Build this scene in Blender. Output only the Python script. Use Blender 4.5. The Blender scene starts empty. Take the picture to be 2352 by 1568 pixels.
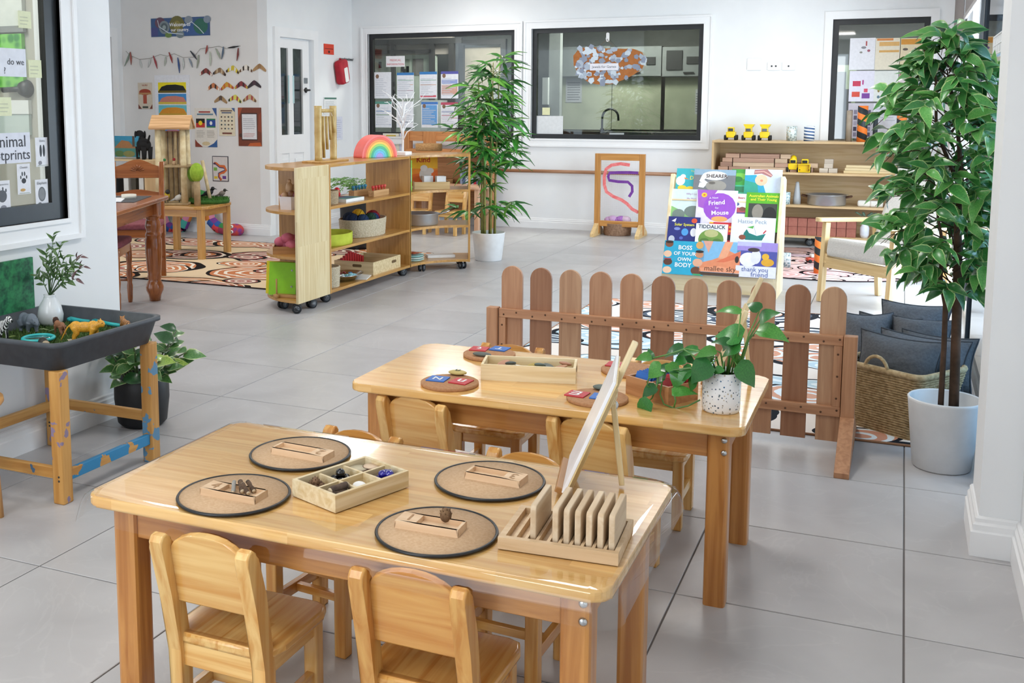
import bpy, bmesh, math, random
from mathutils import Vector, Matrix, noise
random.seed(11)
SC = bpy.context.scene
COL = SC.collection
pi = math.pi
# ---------------------------------------------------------------- camera
F, PX, PY, YAW, PITCH, CH = 2427.0, 1000.0, 534.1, -0.415424, 0.12088, 1.39
_cy, _sy, _cp, _sp = math.cos(YAW), math.sin(YAW), math.cos(PITCH), math.sin(PITCH)
FWD = Vector((_sy*_cp, _cy*_cp, -_sp)); RGT = Vector((_cy, -_sy, 0)); DWN = FWD.cross(RGT)
EYE = Vector((0, 0, CH))
cd = bpy.data.cameras.new('camera'); cam = bpy.data.objects.new('camera', cd); COL.objects.link(cam)
up = -DWN; bk = -FWD
cam.matrix_world = Matrix(((RGT.x, up.x, bk.x, EYE.x), (RGT.y, up.y, bk.y, EYE.y), (RGT.z, up.z, bk.z, EYE.z), (0, 0, 0, 1)))
cd.sensor_width = 36; cd.lens = F/2352*36
cd.shift_x = (1176-PX)/2352; cd.shift_y = (PY-784)/2352
cd.clip_start = .05; cd.clip_end = 200
SC.camera = cam
# ---------------------------------------------------------------- world, light, exposure
SC.view_settings.view_transform = 'Standard'; SC.view_settings.look = 'None'
SC.view_settings.gamma = 1; SC.view_settings.use_curve_mapping = False
SC.view_settings.exposure = 0.4
cy = SC.cycles; cy.max_bounces = 6; cy.diffuse_bounces = 4; cy.glossy_bounces = 3; cy.transmission_bounces = 4; cy.transparent_max_bounces = 10; cy.caustics_reflective = False; cy.caustics_refractive = False
w = bpy.data.worlds.new('daylight'); SC.world = w; w.use_nodes = True
bg = w.node_tree.nodes['Background']; bg.inputs[0].default_value = (.78, .89, 1, 1); bg.inputs[1].default_value = 2.0
def area(name, loc, rot, sx, sy, power, col=(1, 1, 1)):
    l = bpy.data.lights.new(name, 'AREA'); l.shape = 'RECTANGLE'; l.size = sx; l.size_y = sy; l.energy = power; l.color = col
    o = bpy.data.objects.new(name, l); COL.objects.link(o); o.location = loc; o.rotation_euler = rot
    return o
# daylight entering through the glass doors on the right and the glazing behind the camera
area('window_daylight', (1.0, 6.6, 1.2), (0, pi/2, 0), 2.1, 5.2, 330, (.78, .89, 1))
area('window_daylight', (-2.1, -1.5, 1.4), (pi/2, 0, 0), 1.8, 2.0, 30, (.92, .96, 1))

def at(u, v, x=None, y=None, z=None):
    d = RGT*((u-PX)/F) + DWN*((v-PY)/F) + FWD
    if z is not None: t = (z-CH)/d.z
    elif y is not None: t = y/d.y
    else: t = x/d.x
    return EYE + d*t
def pix(p):
    q = Vector(p)-EYE; k = q.dot(FWD)
    return PX+F*q.dot(RGT)/k, PY+F*q.dot(DWN)/k, k
# ---------------------------------------------------------------- materials
def lin(h):
    if not isinstance(h, str): return tuple(h)
    h = h.lstrip('#'); out = []
    for i in (0, 2, 4):
        c = int(h[i:i+2], 16)/255
        out.append(c/12.92 if c <= .04045 else ((c+.055)/1.055)**2.4)
    return tuple(out)
_M = {}
def _new(name):
    m = bpy.data.materials.new(name); m.use_nodes = True
    nt = m.node_tree; return m, nt, nt.nodes, nt.links, nt.nodes['Principled BSDF']
def paint(c1, c2=None, rough=.5, metal=0, scale=14, bump=0, coat=0, tex='noise', detail=3, bscale=None, trans=0, name=None, spec=None, rnd=0):
    key = ('p', str(c1), str(c2), rough, metal, scale, bump, coat, tex, trans, rnd)
    if key in _M: return _M[key]
    m, nt, N, L, b = _new(name or 'paint')
    a = lin(c1); d = lin(c2) if c2 else tuple(x*.93 for x in a)
    tc = N.new('ShaderNodeTexCoord')
    if tex == 'noise':
        t = N.new('ShaderNodeTexNoise'); t.inputs['Scale'].default_value = scale; t.inputs['Detail'].default_value = detail; out = t.outputs[0]
    elif tex == 'voronoi':
        t = N.new('ShaderNodeTexVoronoi'); t.inputs['Scale'].default_value = scale; out = t.outputs[0]
    else:
        t = N.new('ShaderNodeTexWave'); t.inputs['Scale'].default_value = scale; t.inputs['Distortion'].default_value = 6; out = t.outputs[1]
    L.new(tc.outputs['Object'], t.inputs['Vector'])
    r = N.new('ShaderNodeValToRGB'); r.color_ramp.elements[0].position = .35; r.color_ramp.elements[1].position = .65
    r.color_ramp.elements[0].color = (*d, 1); r.color_ramp.elements[1].color = (*a, 1)
    L.new(out, r.inputs[0]); src = r.outputs[0]
    if rnd:
        oi = N.new('ShaderNodeObjectInfo'); hs = N.new('ShaderNodeHueSaturation'); mr = N.new('ShaderNodeMapRange')
        mr.inputs[3].default_value = 1-rnd; mr.inputs[4].default_value = 1+rnd
        L.new(oi.outputs['Random'], mr.inputs[0]); L.new(mr.outputs[0], hs.inputs['Value']); L.new(src, hs.inputs['Color']); src = hs.outputs[0]
    L.new(src, b.inputs['Base Color'])
    b.inputs['Roughness'].default_value = rough; b.inputs['Metallic'].default_value = metal
    b.inputs['Coat Weight'].default_value = coat; b.inputs['Coat Roughness'].default_value = .08
    b.inputs['Transmission Weight'].default_value = trans
    if spec is not None: b.inputs['Specular IOR Level'].default_value = spec
    if bump:
        bp = N.new('ShaderNodeBump'); bp.inputs['Strength'].default_value = bump; bp.inputs['Distance'].default_value = .01
        if bscale:
            t2 = N.new('ShaderNodeTexNoise'); t2.inputs['Scale'].default_value = bscale; L.new(tc.outputs['Object'], t2.inputs['Vector']); out = t2.outputs[0]
        L.new(out, bp.inputs['Height']); L.new(bp.outputs[0], b.inputs['Normal'])
    _M[key] = m
    return m
def wood(c1, c2, axis='X', rough=.4, coat=0, scale=1, rnd=.08, lam=0, name='wood'):
    """grain running along an axis of the object; lam = width of glued staves across it"""
    key = ('w', c1, c2, axis, rough, coat, scale, rnd, lam)
    if key in _M: return _M[key]
    m, nt, N, L, b = _new(name)
    tc = N.new('ShaderNodeTexCoord'); oi = N.new('ShaderNodeObjectInfo')
    va = N.new('ShaderNodeVectorMath'); va.operation = 'ADD'
    sc_ = N.new('ShaderNodeVectorMath'); sc_.operation = 'SCALE'; sc_.inputs[0].default_value = (7.3, 5.1, 9.7); L.new(oi.outputs['Random'], sc_.inputs['Scale'])
    L.new(tc.outputs['Object'], va.inputs[0]); L.new(sc_.outputs[0], va.inputs[1])
    vec = va.outputs[0]
    stave = None
    if lam:
        sx = N.new('ShaderNodeSeparateXYZ'); L.new(tc.outputs['Object'], sx.inputs[0])
        dv = N.new('ShaderNodeMath'); dv.operation = 'DIVIDE'; dv.inputs[1].default_value = lam
        L.new(sx.outputs[{'X': 1, 'Y': 0, 'Z': 0}[axis]], dv.inputs[0])
        fl = N.new('ShaderNodeMath'); fl.operation = 'FLOOR'; L.new(dv.outputs[0], fl.inputs[0])
        d2 = N.new('ShaderNodeMath'); d2.operation = 'MULTIPLY_ADD'; d2.inputs[1].default_value = 1/.45; L.new(sx.outputs[{'X': 0, 'Y': 1, 'Z': 2}[axis]], d2.inputs[0])
        ml = N.new('ShaderNodeMath'); ml.operation = 'MULTIPLY'; ml.inputs[1].default_value = .37; L.new(fl.outputs[0], ml.inputs[0]); L.new(ml.outputs[0], d2.inputs[2])
        f2 = N.new('ShaderNodeMath'); f2.operation = 'FLOOR'; L.new(d2.outputs[0], f2.inputs[0])
        cb = N.new('ShaderNodeCombineXYZ'); L.new(fl.outputs[0], cb.inputs[0]); L.new(f2.outputs[0], cb.inputs[1])
        wn = N.new('ShaderNodeTexWhiteNoise'); L.new(cb.outputs[0], wn.inputs['Vector']); stave = wn.outputs[0]
        v3 = N.new('ShaderNodeVectorMath'); v3.operation = 'SCALE'; v3.inputs[0].default_value = (3, 5, 7); L.new(stave, v3.inputs['Scale'])
        v4 = N.new('ShaderNodeVectorMath'); v4.operation = 'ADD'; L.new(vec, v4.inputs[0]); L.new(v3.outputs[0], v4.inputs[1]); vec = v4.outputs[0]
    mp = N.new('ShaderNodeMapping'); s = [26*scale]*3; s['XYZ'.index(axis)] = 1.5*scale; mp.inputs['Scale'].default_value = s
    L.new(vec, mp.inputs['Vector'])
    t = N.new('ShaderNodeTexNoise'); t.inputs['Scale'].default_value = 1.6; t.inputs['Detail'].default_value = 5; t.inputs['Distortion'].default_value = .7
    L.new(mp.outputs[0], t.inputs['Vector'])
    r = N.new('ShaderNodeValToRGB'); r.color_ramp.elements[0].position = .34; r.color_ramp.elements[1].position = .62
    r.color_ramp.elements[0].color = (*lin(c2), 1); r.color_ramp.elements[1].color = (*lin(c1), 1)
    L.new(t.outputs[0], r.inputs[0])
    hs = N.new('ShaderNodeHueSaturation'); L.new(r.outputs[0], hs.inputs['Color'])
    mr = N.new('ShaderNodeMapRange'); mr.inputs[3].default_value = 1-rnd; mr.inputs[4].default_value = 1+rnd
    L.new(stave or oi.outputs['Random'], mr.inputs[0]); L.new(mr.outputs[0], hs.inputs['Value'])
    L.new(hs.outputs[0], b.inputs['Base Color'])
    b.inputs['Roughness'].default_value = rough; b.inputs['Coat Weight'].default_value = coat; b.inputs['Coat Roughness'].default_value = .12
    bp = N.new('ShaderNodeBump'); bp.inputs['Strength'].default_value = .06; bp.inputs['Distance'].default_value = .004
    L.new(t.outputs[0], bp.inputs['Height']); L.new(bp.outputs[0], b.inputs['Normal'])
    _M[key] = m
    return m
def glass(tint=(.9, .95, .95), refl=.12, base=.05):
    k = ('g', tint, refl, base)
    if k in _M: return _M[k]
    m, nt, N, L, b = _new('glass_pane')
    N.remove(b); o = N['Material Output']
    tr = N.new('ShaderNodeBsdfTransparent'); tr.inputs[0].default_value = (*tint, 1)
    gl = N.new('ShaderNodeBsdfGlossy'); gl.inputs['Roughness'].default_value = .02
    lw = N.new('ShaderNodeLayerWeight'); lw.inputs[0].default_value = .5
    pw = N.new('ShaderNodeMath'); pw.operation = 'POWER'; pw.inputs[1].default_value = 5; L.new(lw.outputs['Facing'], pw.inputs[0])
    ad = N.new('ShaderNodeMath'); ad.operation = 'MULTIPLY_ADD'; ad.inputs[1].default_value = .94; ad.inputs[2].default_value = base+refl; ad.use_clamp = True; L.new(pw.outputs[0], ad.inputs[0])
    nz = N.new('ShaderNodeTexNoise'); nz.inputs['Scale'].default_value = 1.3
    bp = N.new('ShaderNodeBump'); bp.inputs['Strength'].default_value = .01; L.new(nz.outputs[0], bp.inputs['Height']); L.new(bp.outputs[0], gl.inputs['Normal'])
    mx = N.new('ShaderNodeMixShader'); L.new(ad.outputs[0], mx.inputs[0]); L.new(tr.outputs[0], mx.inputs[1]); L.new(gl.outputs[0], mx.inputs[2]); L.new(mx.outputs[0], o.inputs[0])
    _M[k] = m
    return m
def glow(c, strength):
    k = ('e', c, strength)
    if k in _M: return _M[k]
    m, nt, N, L, b = _new('lamp_diffuser')
    nz = N.new('ShaderNodeTexNoise'); nz.inputs['Scale'].default_value = 3
    r = N.new('ShaderNodeValToRGB'); r.color_ramp.elements[0].color = (*[x*.98 for x in lin(c)], 1); r.color_ramp.elements[1].color = (*lin(c), 1)
    L.new(nz.outputs[0], r.inputs[0]); L.new(r.outputs[0], b.inputs['Emission Color']); b.inputs['Emission Strength'].default_value = strength
    _M[k] = m
    return m
# ---------------------------------------------------------------- mesh builder
class G:
    def __init__(s, T=None): s.bm = bmesh.new(); s.T = T or Matrix(); s.mats = []; s.i = 0
    def use(s, m):
        if m not in s.mats: s.mats.append(m)
        s.i = s.mats.index(m); return s
    def f(s, pts, faces, sm=False):
        vs = [s.bm.verts.new(s.T @ Vector(p)) for p in pts]; out = []
        for fa in faces:
            try: q = s.bm.faces.new([vs[k] for k in fa])
            except ValueError: continue
            q.material_index = s.i; q.smooth = sm; out.append(q)
        return vs, out
    def box(s, x0, x1, y0, y1, z0, z1, b=0):
        vs, fs = s.f([(x0, y0, z0), (x1, y0, z0), (x1, y1, z0), (x0, y1, z0), (x0, y0, z1), (x1, y0, z1), (x1, y1, z1), (x0, y1, z1)],
                     [(0, 3, 2, 1), (4, 5, 6, 7), (0, 1, 5, 4), (1, 2, 6, 5), (2, 3, 7, 6), (3, 0, 4, 7)])
        if b:
            es = list({e for q in fs for e in q.edges})
            r = bmesh.ops.bevel(s.bm, geom=es, offset=b, segments=2, profile=.6, affect='EDGES')
            for q in r['faces']: q.material_index = s.i; q.smooth = True
        return s
    def cbox(s, c, d, R=None, b=0):
        T0 = s.T; s.T = T0 @ Matrix.Translation(c) @ (R.to_4x4() if R else Matrix())
        s.box(-d[0]/2, d[0]/2, -d[1]/2, d[1]/2, -d[2]/2, d[2]/2, b); s.T = T0; return s
    def lathe(s, prof, n=20, c=(0, 0, 0), sm=True, a0=0, a1=2*pi, ex=1, ey=1):
        full = abs(a1-a0-2*pi) < 1e-6; m = n if full else n+1
        pts = []; idx = []
        for r, z in prof:
            if r < 1e-6 and full: idx.append([len(pts)]*m); pts.append((c[0], c[1], c[2]+z))
            else:
                idx.append(list(range(len(pts), len(pts)+m)))
                for k in range(m):
                    a = a0+(a1-a0)*k/n; pts.append((c[0]+r*ex*math.cos(a), c[1]+r*ey*math.sin(a), c[2]+z))
        fs = []
        for i in range(len(prof)-1):
            A, B = idx[i], idx[i+1]
            for k in range(n):
                k2 = (k+1) % m; q = [A[k], A[k2], B[k2], B[k]]
                q2 = []; [q2.append(t) for t in q if t not in q2]
                if len(q2) > 2: fs.append(q2)
        if full:
            if prof[0][0] > 1e-6: fs.append(idx[0][::-1])
            if prof[-1][0] > 1e-6 and not (abs(prof[0][0]-prof[-1][0]) < 1e-6 and abs(prof[0][1]-prof[-1][1]) < 1e-6): fs.append(idx[-1])
        s.f(pts, fs, sm); return s
    def tube(s, pts, rad, n=8, sm=True, close=False):
        P = [Vector(p) for p in pts]; m = len(P)
        R = rad if isinstance(rad, (list, tuple)) else [rad]*m
        t0 = None; nv = None; out = []
        for i in range(m):
            a = P[i-1] if (i > 0 or close) else P[i]; b = P[(i+1) % m] if (i < m-1 or close) else P[i]
            t = (b-a).normalized()
            if nv is None:
                nv = t.cross(Vector((0, 0, 1)));
                if nv.length < .1: nv = t.cross(Vector((1, 0, 0)))
                nv.normalize()
            else:
                nv = (nv - t*nv.dot(t)).normalized()
            bn = t.cross(nv)
            for k in range(n):
                a_ = 2*pi*k/n; out.append(P[i]+(nv*math.cos(a_)+bn*math.sin(a_))*R[i])
        fs = []
        for i in range(m if close else m-1):
            j = (i+1) % m
            for k in range(n): fs.append((i*n+k, i*n+(k+1) % n, j*n+(k+1) % n, j*n+k))
        if not close: fs.append(tuple(range(n))[::-1]); fs.append(tuple((m-1)*n+k for k in range(n)))
        s.f(out, fs, sm); return s
    def ball(s, c, r, nu=12, nv=8, R=None):
        if not isinstance(r, (tuple, list)): r = (r, r, r)
        T0 = s.T; s.T = T0 @ Matrix.Translation(c) @ (R.to_4x4() if R else Matrix()) @ Matrix.Diagonal((*r, 1))
        s.lathe([(math.sin(pi*i/nv), -math.cos(pi*i/nv)) for i in range(nv+1)], nu); s.T = T0; return s
    def prism(s, poly, z0, z1, b=0, sm=False):
        n = len(poly)
        vs, fs = s.f([(x, y, z0) for x, y in poly]+[(x, y, z1) for x, y in poly],
                     [tuple(range(n))[::-1], tuple(range(n, 2*n))]+[(k, (k+1) % n, n+(k+1) % n, n+k) for k in range(n)])
        if sm:
            for q in fs[2:]: q.smooth = True
        if b:
            es = [e for e in {e for q in fs[:2] for e in q.edges}]
            r = bmesh.ops.bevel(s.bm, geom=es, offset=b, segments=2, profile=.6, affect='EDGES')
            for q in r['faces']: q.material_index = s.i; q.smooth = True
        return s
    def cells(s, xs, ys, H, z0=0):
        nx, ny = len(xs)-1, len(ys)-1
        h = lambda i, j: H[i][j] if 0 <= i < nx and 0 <= j < ny else z0
        for i in range(nx):
            for j in range(ny):
                if H[i][j] <= z0: continue
                for z in (H[i][j], z0): s.f([(xs[i], ys[j], z), (xs[i+1], ys[j], z), (xs[i+1], ys[j+1], z), (xs[i], ys[j+1], z)], [(0, 1, 2, 3)])
        for i in range(nx+1):
            for j in range(ny):
                a, b = h(i-1, j), h(i, j)
                if abs(a-b) > 1e-7: s.f([(xs[i], ys[j], a), (xs[i], ys[j+1], a), (xs[i], ys[j+1], b), (xs[i], ys[j], b)], [(0, 1, 2, 3)])
        for i in range(nx):
            for j in range(ny+1):
                a, b = h(i, j-1), h(i, j)
                if abs(a-b) > 1e-7: s.f([(xs[i], ys[j], a), (xs[i+1], ys[j], a), (xs[i+1], ys[j], b), (xs[i], ys[j], b)], [(0, 1, 2, 3)])
        bmesh.ops.remove_doubles(s.bm, verts=s.bm.verts, dist=1e-5)
        return s
    def mesh(s, name, mat=None):
        bmesh.ops.recalc_face_normals(s.bm, faces=s.bm.faces)
        me = bpy.data.meshes.new(name); s.bm.to_mesh(me); s.bm.free()
        for m in (s.mats or ([mat] if mat else [])): me.materials.append(m)
        return me
def link(name, data, parent=None, M=None):
    o = bpy.data.objects.new(name, data); COL.objects.link(o)
    if parent is not None: o.parent = parent
    if M is not None: o.matrix_local = M
    return o
def obj(name, g, mat=None, parent=None, M=None): return link(name, g.mesh(name, mat), parent, M)
def tag(o, label=None, cat=None, group=None, kind=None):
    for k, v in (('label', label), ('category', cat), ('group', group), ('kind', kind)):
        if v: o[k] = v
    return o
def thing(name, label, cat, loc=(0, 0, 0), rz=0, group=None):
    o = bpy.data.objects.new(name, None); COL.objects.link(o); o.empty_display_size = .05
    o.location = loc; o.rotation_euler = (0, 0, rz)
    return tag(o, label, cat, group)
def single(name, g, mat, label, cat, M=None, group=None): return tag(obj(name, g, mat, None, M), label, cat, group)
def struct(name, g, mat, parent=None):
    o = obj(name, g, mat, parent)
    if parent is None: o['kind'] = 'structure'
    return o
def dup(root, loc, rz, label=None):
    r = root.copy(); COL.objects.link(r); r.location = loc; r.rotation_euler = (0, 0, rz)
    if label: r['label'] = label
    for ch in root.children:
        c = ch.copy(); COL.objects.link(c); c.parent = r
        for gch in ch.children:
            d = gch.copy(); COL.objects.link(d); d.parent = c
    return r
def Mx(loc, ex=None, ey=None, ez=None, rz=None, rot=None):
    if rot is not None: R = rot.to_4x4()
    elif rz is not None: R = Matrix.Rotation(rz, 4, 'Z')
    elif ex is not None:
        ex = Vector(ex).normalized(); ez = ex.cross(Vector(ey)).normalized(); ey = ez.cross(ex)
        R = Matrix((ex, ey, ez)).transposed().to_4x4()
    else: R = Matrix()
    return Matrix.Translation(loc) @ R
def rrect(w, h, r, n=4, cx=0, cy=0):
    out = []
    for k, (sx, sy) in enumerate(((1, 1), (-1, 1), (-1, -1), (1, -1))):
        for i in range(n+1):
            a = pi/2*(k+i/n); out.append((cx+sx*(w/2-r)+r*math.cos(a), cy+sy*(h/2-r)+r*math.sin(a)))
    return out
# ---------------------------------------------------------------- printed sheets and lettering
_T = {}
def text_mesh(s, bold=False):
    k = (s, bold)
    if k in _T: return _T[k]
    c = bpy.data.curves.new('lettering', 'FONT'); c.body = s; c.align_x = 'CENTER'; c.align_y = 'CENTER'; c.size = 1; c.resolution_u = 2
    if bold: c.offset = .018
    o = bpy.data.objects.new('tmp', c); COL.objects.link(o)
    me = bpy.data.meshes.new_from_object(o.evaluated_get(bpy.context.evaluated_depsgraph_get()))
    bpy.data.objects.remove(o); xs = [v.co.x for v in me.vertices] or [0]; ys = [v.co.y for v in me.vertices] or [0]
    _T[k] = (me, max(xs)-min(xs) or 1, max(ys)-min(ys) or 1); return _T[k]
def letter(parent, s, cx, cy, w=None, h=None, col='#222222', z=.004, rot=0, bold=False, name='lettering', flip=0):
    me, tw, th = text_mesh(s, bold)
    me = me.copy(); me.materials.clear(); me.materials.append(paint(col, rough=.6))
    if w and h: sx, sy = w/tw, h/th
    elif w: sx = sy = w/tw
    else: sx = sy = h/th
    return link(name, me, parent, Matrix.Translation((cx, cy, z)) @ Matrix.Rotation(rot, 4, 'Z') @ Matrix.Diagonal((sx, sy, 1, 1)))
def draw(parent, W, H, shapes, z=.0012, name='print', ox=0, oy=0):
    """flat print: shapes in 0..1 of the sheet, origin at its centre"""
    g = G(); k = 0
    X = lambda u: ox+(u-.5)*W
    Y = lambda v: oy+(v-.5)*H
    for sh in shapes:
        t, col = sh[0], sh[-1]; g.use(paint(col, rough=.55, scale=40)); zz = z+k*.00012; k += 1
        if t == 'r': pts = [(X(sh[1]), Y(sh[2])), (X(sh[3]), Y(sh[2])), (X(sh[3]), Y(sh[4])), (X(sh[1]), Y(sh[4]))]
        elif t == 'e': pts = [(X(sh[1]+sh[3]*math.cos(a*pi/9)), Y(sh[2]+sh[4]*math.sin(a*pi/9))) for a in range(18)]
        elif t == 'p': pts = [(X(a), Y(b)) for a, b in sh[1]]
        elif t == 'l':
            P = [Vector((X(a), Y(b))) for a, b in sh[1]]; wd = sh[2]*W/2; lo = []; hi = []
            for i in range(len(P)):
                d = (P[min(i+1, len(P)-1)]-P[max(i-1, 0)]).normalized(); nn = Vector((-d.y, d.x))*wd
                lo.append(P[i]-nn); hi.append(P[i]+nn)
            for i in range(len(P)-1): g.f([(*lo[i], zz), (*lo[i+1], zz), (*hi[i+1], zz), (*hi[i], zz)], [(0, 1, 2, 3)])
            continue
        g.f([(a, b, zz) for a, b in pts], [tuple(range(len(pts)))])
    me = bpy.data.meshes.new(name); g.bm.normal_update()
    for fc in g.bm.faces:
        if fc.normal.z < 0: fc.normal_flip()
    g.bm.to_mesh(me); g.bm.free()
    for m in g.mats: me.materials.append(m)
    o = link(name, me, parent); return o
def sheet(name, label, cat, M, W, H, col='#f4f5f6', shapes=(), texts=(), th=.002, group=None, r=0, rough=.55):
    """a flat printed thing: x to the right, y up, z out of the face"""
    g = G(); g.prism(rrect(W, H, r) if r else [(-W/2, -H/2), (W/2, -H/2), (W/2, H/2), (-W/2, H/2)], 0, th)
    o = single(name, g, paint(col, rough=rough, scale=30), label, cat, M, group)
    if shapes: draw(o, W, H, [('r', .004, .004, .996, .996, col)]+list(shapes), z=th+.0003)
    for t in texts:
        s, u, v, hgt = t[:4]; kw = t[4] if len(t) > 4 else {}
        letter(o, s, (u-.5)*W, (v-.5)*H, h=hgt*H if 'w' not in kw else None, z=th+.001+.00012*len(shapes), **({k: (x*W if k == 'w' else x) for k, x in kw.items()}))
    return o
def on_wall(u0, v0, u1, v1, off=.002, x=None, y=None):
    """frame of a sheet on a wall plane from two opposite corners seen in the photo"""
    a = at(u0, v0, x=x, y=y); b = at(u1, v1, x=x, y=y); c = (a+b)/2
    if y is not None: return Mx(c+Vector((0, -off, 0)), (1, 0, 0), (0, 0, 1)), abs(b.x-a.x), abs(a.z-b.z)
    return Mx(c+Vector((off, 0, 0)), (0, 1, 0), (0, 0, 1)), abs(b.y-a.y), abs(a.z-b.z)
# ================================================================ THE SETTING
WALL = paint('#eff1f2', '#ebedef', rough=.75, scale=3)
TRIM = paint('#f3f4f5', '#eff0f1', rough=.4, scale=5)
BLACK = paint('#1c1e21', '#16181a', rough=.35)
DARK = paint('#2b2d30', rough=.5)
CEIL = paint('#f4f4f2', rough=.85)
def tile_mat():
    m, nt, N, L, b = _new('porcelain_tile')
    ge = N.new('ShaderNodeNewGeometry'); oi = N.new('ShaderNodeObjectInfo')
    of = N.new('ShaderNodeVectorMath'); of.operation = 'SCALE'; of.inputs[0].default_value = (31, 17, 5); L.new(oi.outputs['Random'], of.inputs['Scale'])
    ad = N.new('ShaderNodeVectorMath'); ad.operation = 'ADD'; L.new(ge.outputs['Position'], ad.inputs[0]); L.new(of.outputs[0], ad.inputs[1])
    n1 = N.new('ShaderNodeTexNoise'); n1.inputs['Scale'].default_value = 2.6; n1.inputs['Detail'].default_value = 5; n1.inputs['Distortion'].default_value = .6; L.new(ad.outputs[0], n1.inputs['Vector'])
    r1 = N.new('ShaderNodeValToRGB'); r1.color_ramp.elements[0].position = .3; r1.color_ramp.elements[1].position = .7
    r1.color_ramp.elements[0].color = (*lin('#aeacad'), 1); r1.color_ramp.elements[1].color = (*lin('#bfbdbe'), 1); L.new(n1.outputs[0], r1.inputs[0])
    n2 = N.new('ShaderNodeTexNoise'); n2.inputs['Scale'].default_value = 1.7; n2.inputs['Detail'].default_value = 8; n2.inputs['Distortion'].default_value = 2.2; L.new(ad.outputs[0], n2.inputs['Vector'])
    r2 = N.new('ShaderNodeValToRGB'); e = r2.color_ramp.elements; e[0].position = .485; e[1].position = .5; e[0].color = (0, 0, 0, 1); e[1].color = (.10, .10, .10, 1); q = e.new(.515); q.color = (0, 0, 0, 1); L.new(n2.outputs[0], r2.inputs[0])
    mx = N.new('ShaderNodeMixRGB'); mx.inputs[2].default_value = (*lin('#dedcda'), 1); L.new(r2.outputs[0], mx.inputs[0]); L.new(r1.outputs[0], mx.inputs[1])
    L.new(mx.outputs[0], b.inputs['Base Color']); b.inputs['Roughness'].default_value = .34; b.inputs['Specular IOR Level'].default_value = .42
    return m
TILE = tile_mat()
GROUT = paint('#6f6a68', rough=.9)
XB, YB = .0653, 2.911      # a grout crossing; tiles are 0.6 x 0.595
g = G(); g.box(-9.2, 3.4, -3.2, 14.2, -.12, -.0035); floor = struct('floor', g, GROUT)
g = G(); a, b_ = .2975, .295
g.f([(-a, -b_, -.012), (a, -b_, -.012), (a, b_, -.012), (-a, b_, -.012), (-a, -b_, -.0012), (a, -b_, -.0012), (a, b_, -.0012), (-a, b_, -.0012),
     (-a+.0015, -b_+.0015, 0), (a-.0015, -b_+.0015, 0), (a-.0015, b_-.0015, 0), (-a+.0015, b_-.0015, 0)],
    [(8, 9, 10, 11)]+[(k, (k+1) % 4, 4+(k+1) % 4, 4+k) for k in range(4)]+[(4+k, 4+(k+1) % 4, 8+(k+1) % 4, 8+k) for k in range(4)])
tile_me = g.mesh('tile', TILE)
rest = G()
for i in range(-16, 2):
    for j in range(-10, 15):
        cx, cy = XB+.6*(i+.5), YB+.595*(j+.5)
        if cx < -8.1 or cy < -3 or cy > 11.35 or (cx < -3.3 and cy < 3.3) or (cx < -6.1 and cy > 9.5): inside = False
        else: inside = True
        if cy > 0.2:
            u, v, k = pix((cx, cy, 0)); vis = k > 0 and -350 < u < 2650 and v < 1900
        else: vis = False
        if inside and vis: link('tile', tile_me, floor, Matrix.Translation((cx, cy, 0)))
        else: rest.box(cx-a, cx+a, cy-b_, cy+b_, -.012, 0)
tag(obj('tile_field', rest, TILE, floor), kind='stuff')
# ceiling
g = G(); g.box(-9.2, .6, -3.2, 14.2, 2.75, 2.85); struct('ceiling', g, CEIL)
def wallbox(name, boxes, mat=WALL):
    g = G()
    for b in boxes: g.box(*b)
    return struct(name, g, mat)
LX = -3.18
# left wall with its window opening (window y 1.2..3.38, z .92..2.2)
wallbox('wall_left', [(-3.32, LX, -3, 3.70, 0, .90), (-3.32, LX, -3, 3.70, 2.22, 2.75), (-3.32, LX, 3.40, 3.70, .9, 2.22), (-3.32, LX, -3, 1.0, .9, 2.22)])
BX = -6.1
DY0, DY1 = 9.70, 10.40
wallbox('wall_inner', [(BX-.12, BX, 9.5, DY0, 0, 2.75), (BX-.12, BX, DY1, 11.5, 0, 2.75), (BX-.12, BX, DY0, DY1, 2.1, 2.75)])
wallbox('wall_rear', [(-8.2, BX-.12, 9.5, 9.62, 0, 2.75)], paint('#e6e4e2', '#e1dfdd', rough=.8, scale=3))
wallbox('wall_far', [(-8.15, -8.0, 3.7, 8.55, 0, 2.75), (-8.15, -8.0, 9.3, 9.5, 0, 2.75), (-8.15, -8.0, 8.55, 9.3, 2.12, 2.75)])
YW = 11.35
o1 = (-5.88, -4.03, 1.01, 2.215); o2 = (-3.83, -1.95, 1.01, 2.22); o3 = (-.69, .19, .0, 2.225)
wallbox('wall_back', [(BX-.12, o1[0], YW, YW+.12, 0, 2.75), (o1[0], o1[1], YW, YW+.12, 0, o1[2]), (o1[0], o1[1], YW, YW+.12, o1[3], 2.75), (o1[1], o2[0], YW, YW+.12, 0, 2.75),
        (o2[0], o2[1], YW, YW+.12, 0, o2[2]), (o2[0], o2[1], YW, YW+.12, o2[3], 2.75), (o2[1], o3[0], YW, YW+.12, 0, 2.75), (o3[0], o3[1], YW, YW+.12, o3[3], 2.75), (o3[1], .6, YW, YW+.12, 0, 2.75)])
RX = .40
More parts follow.
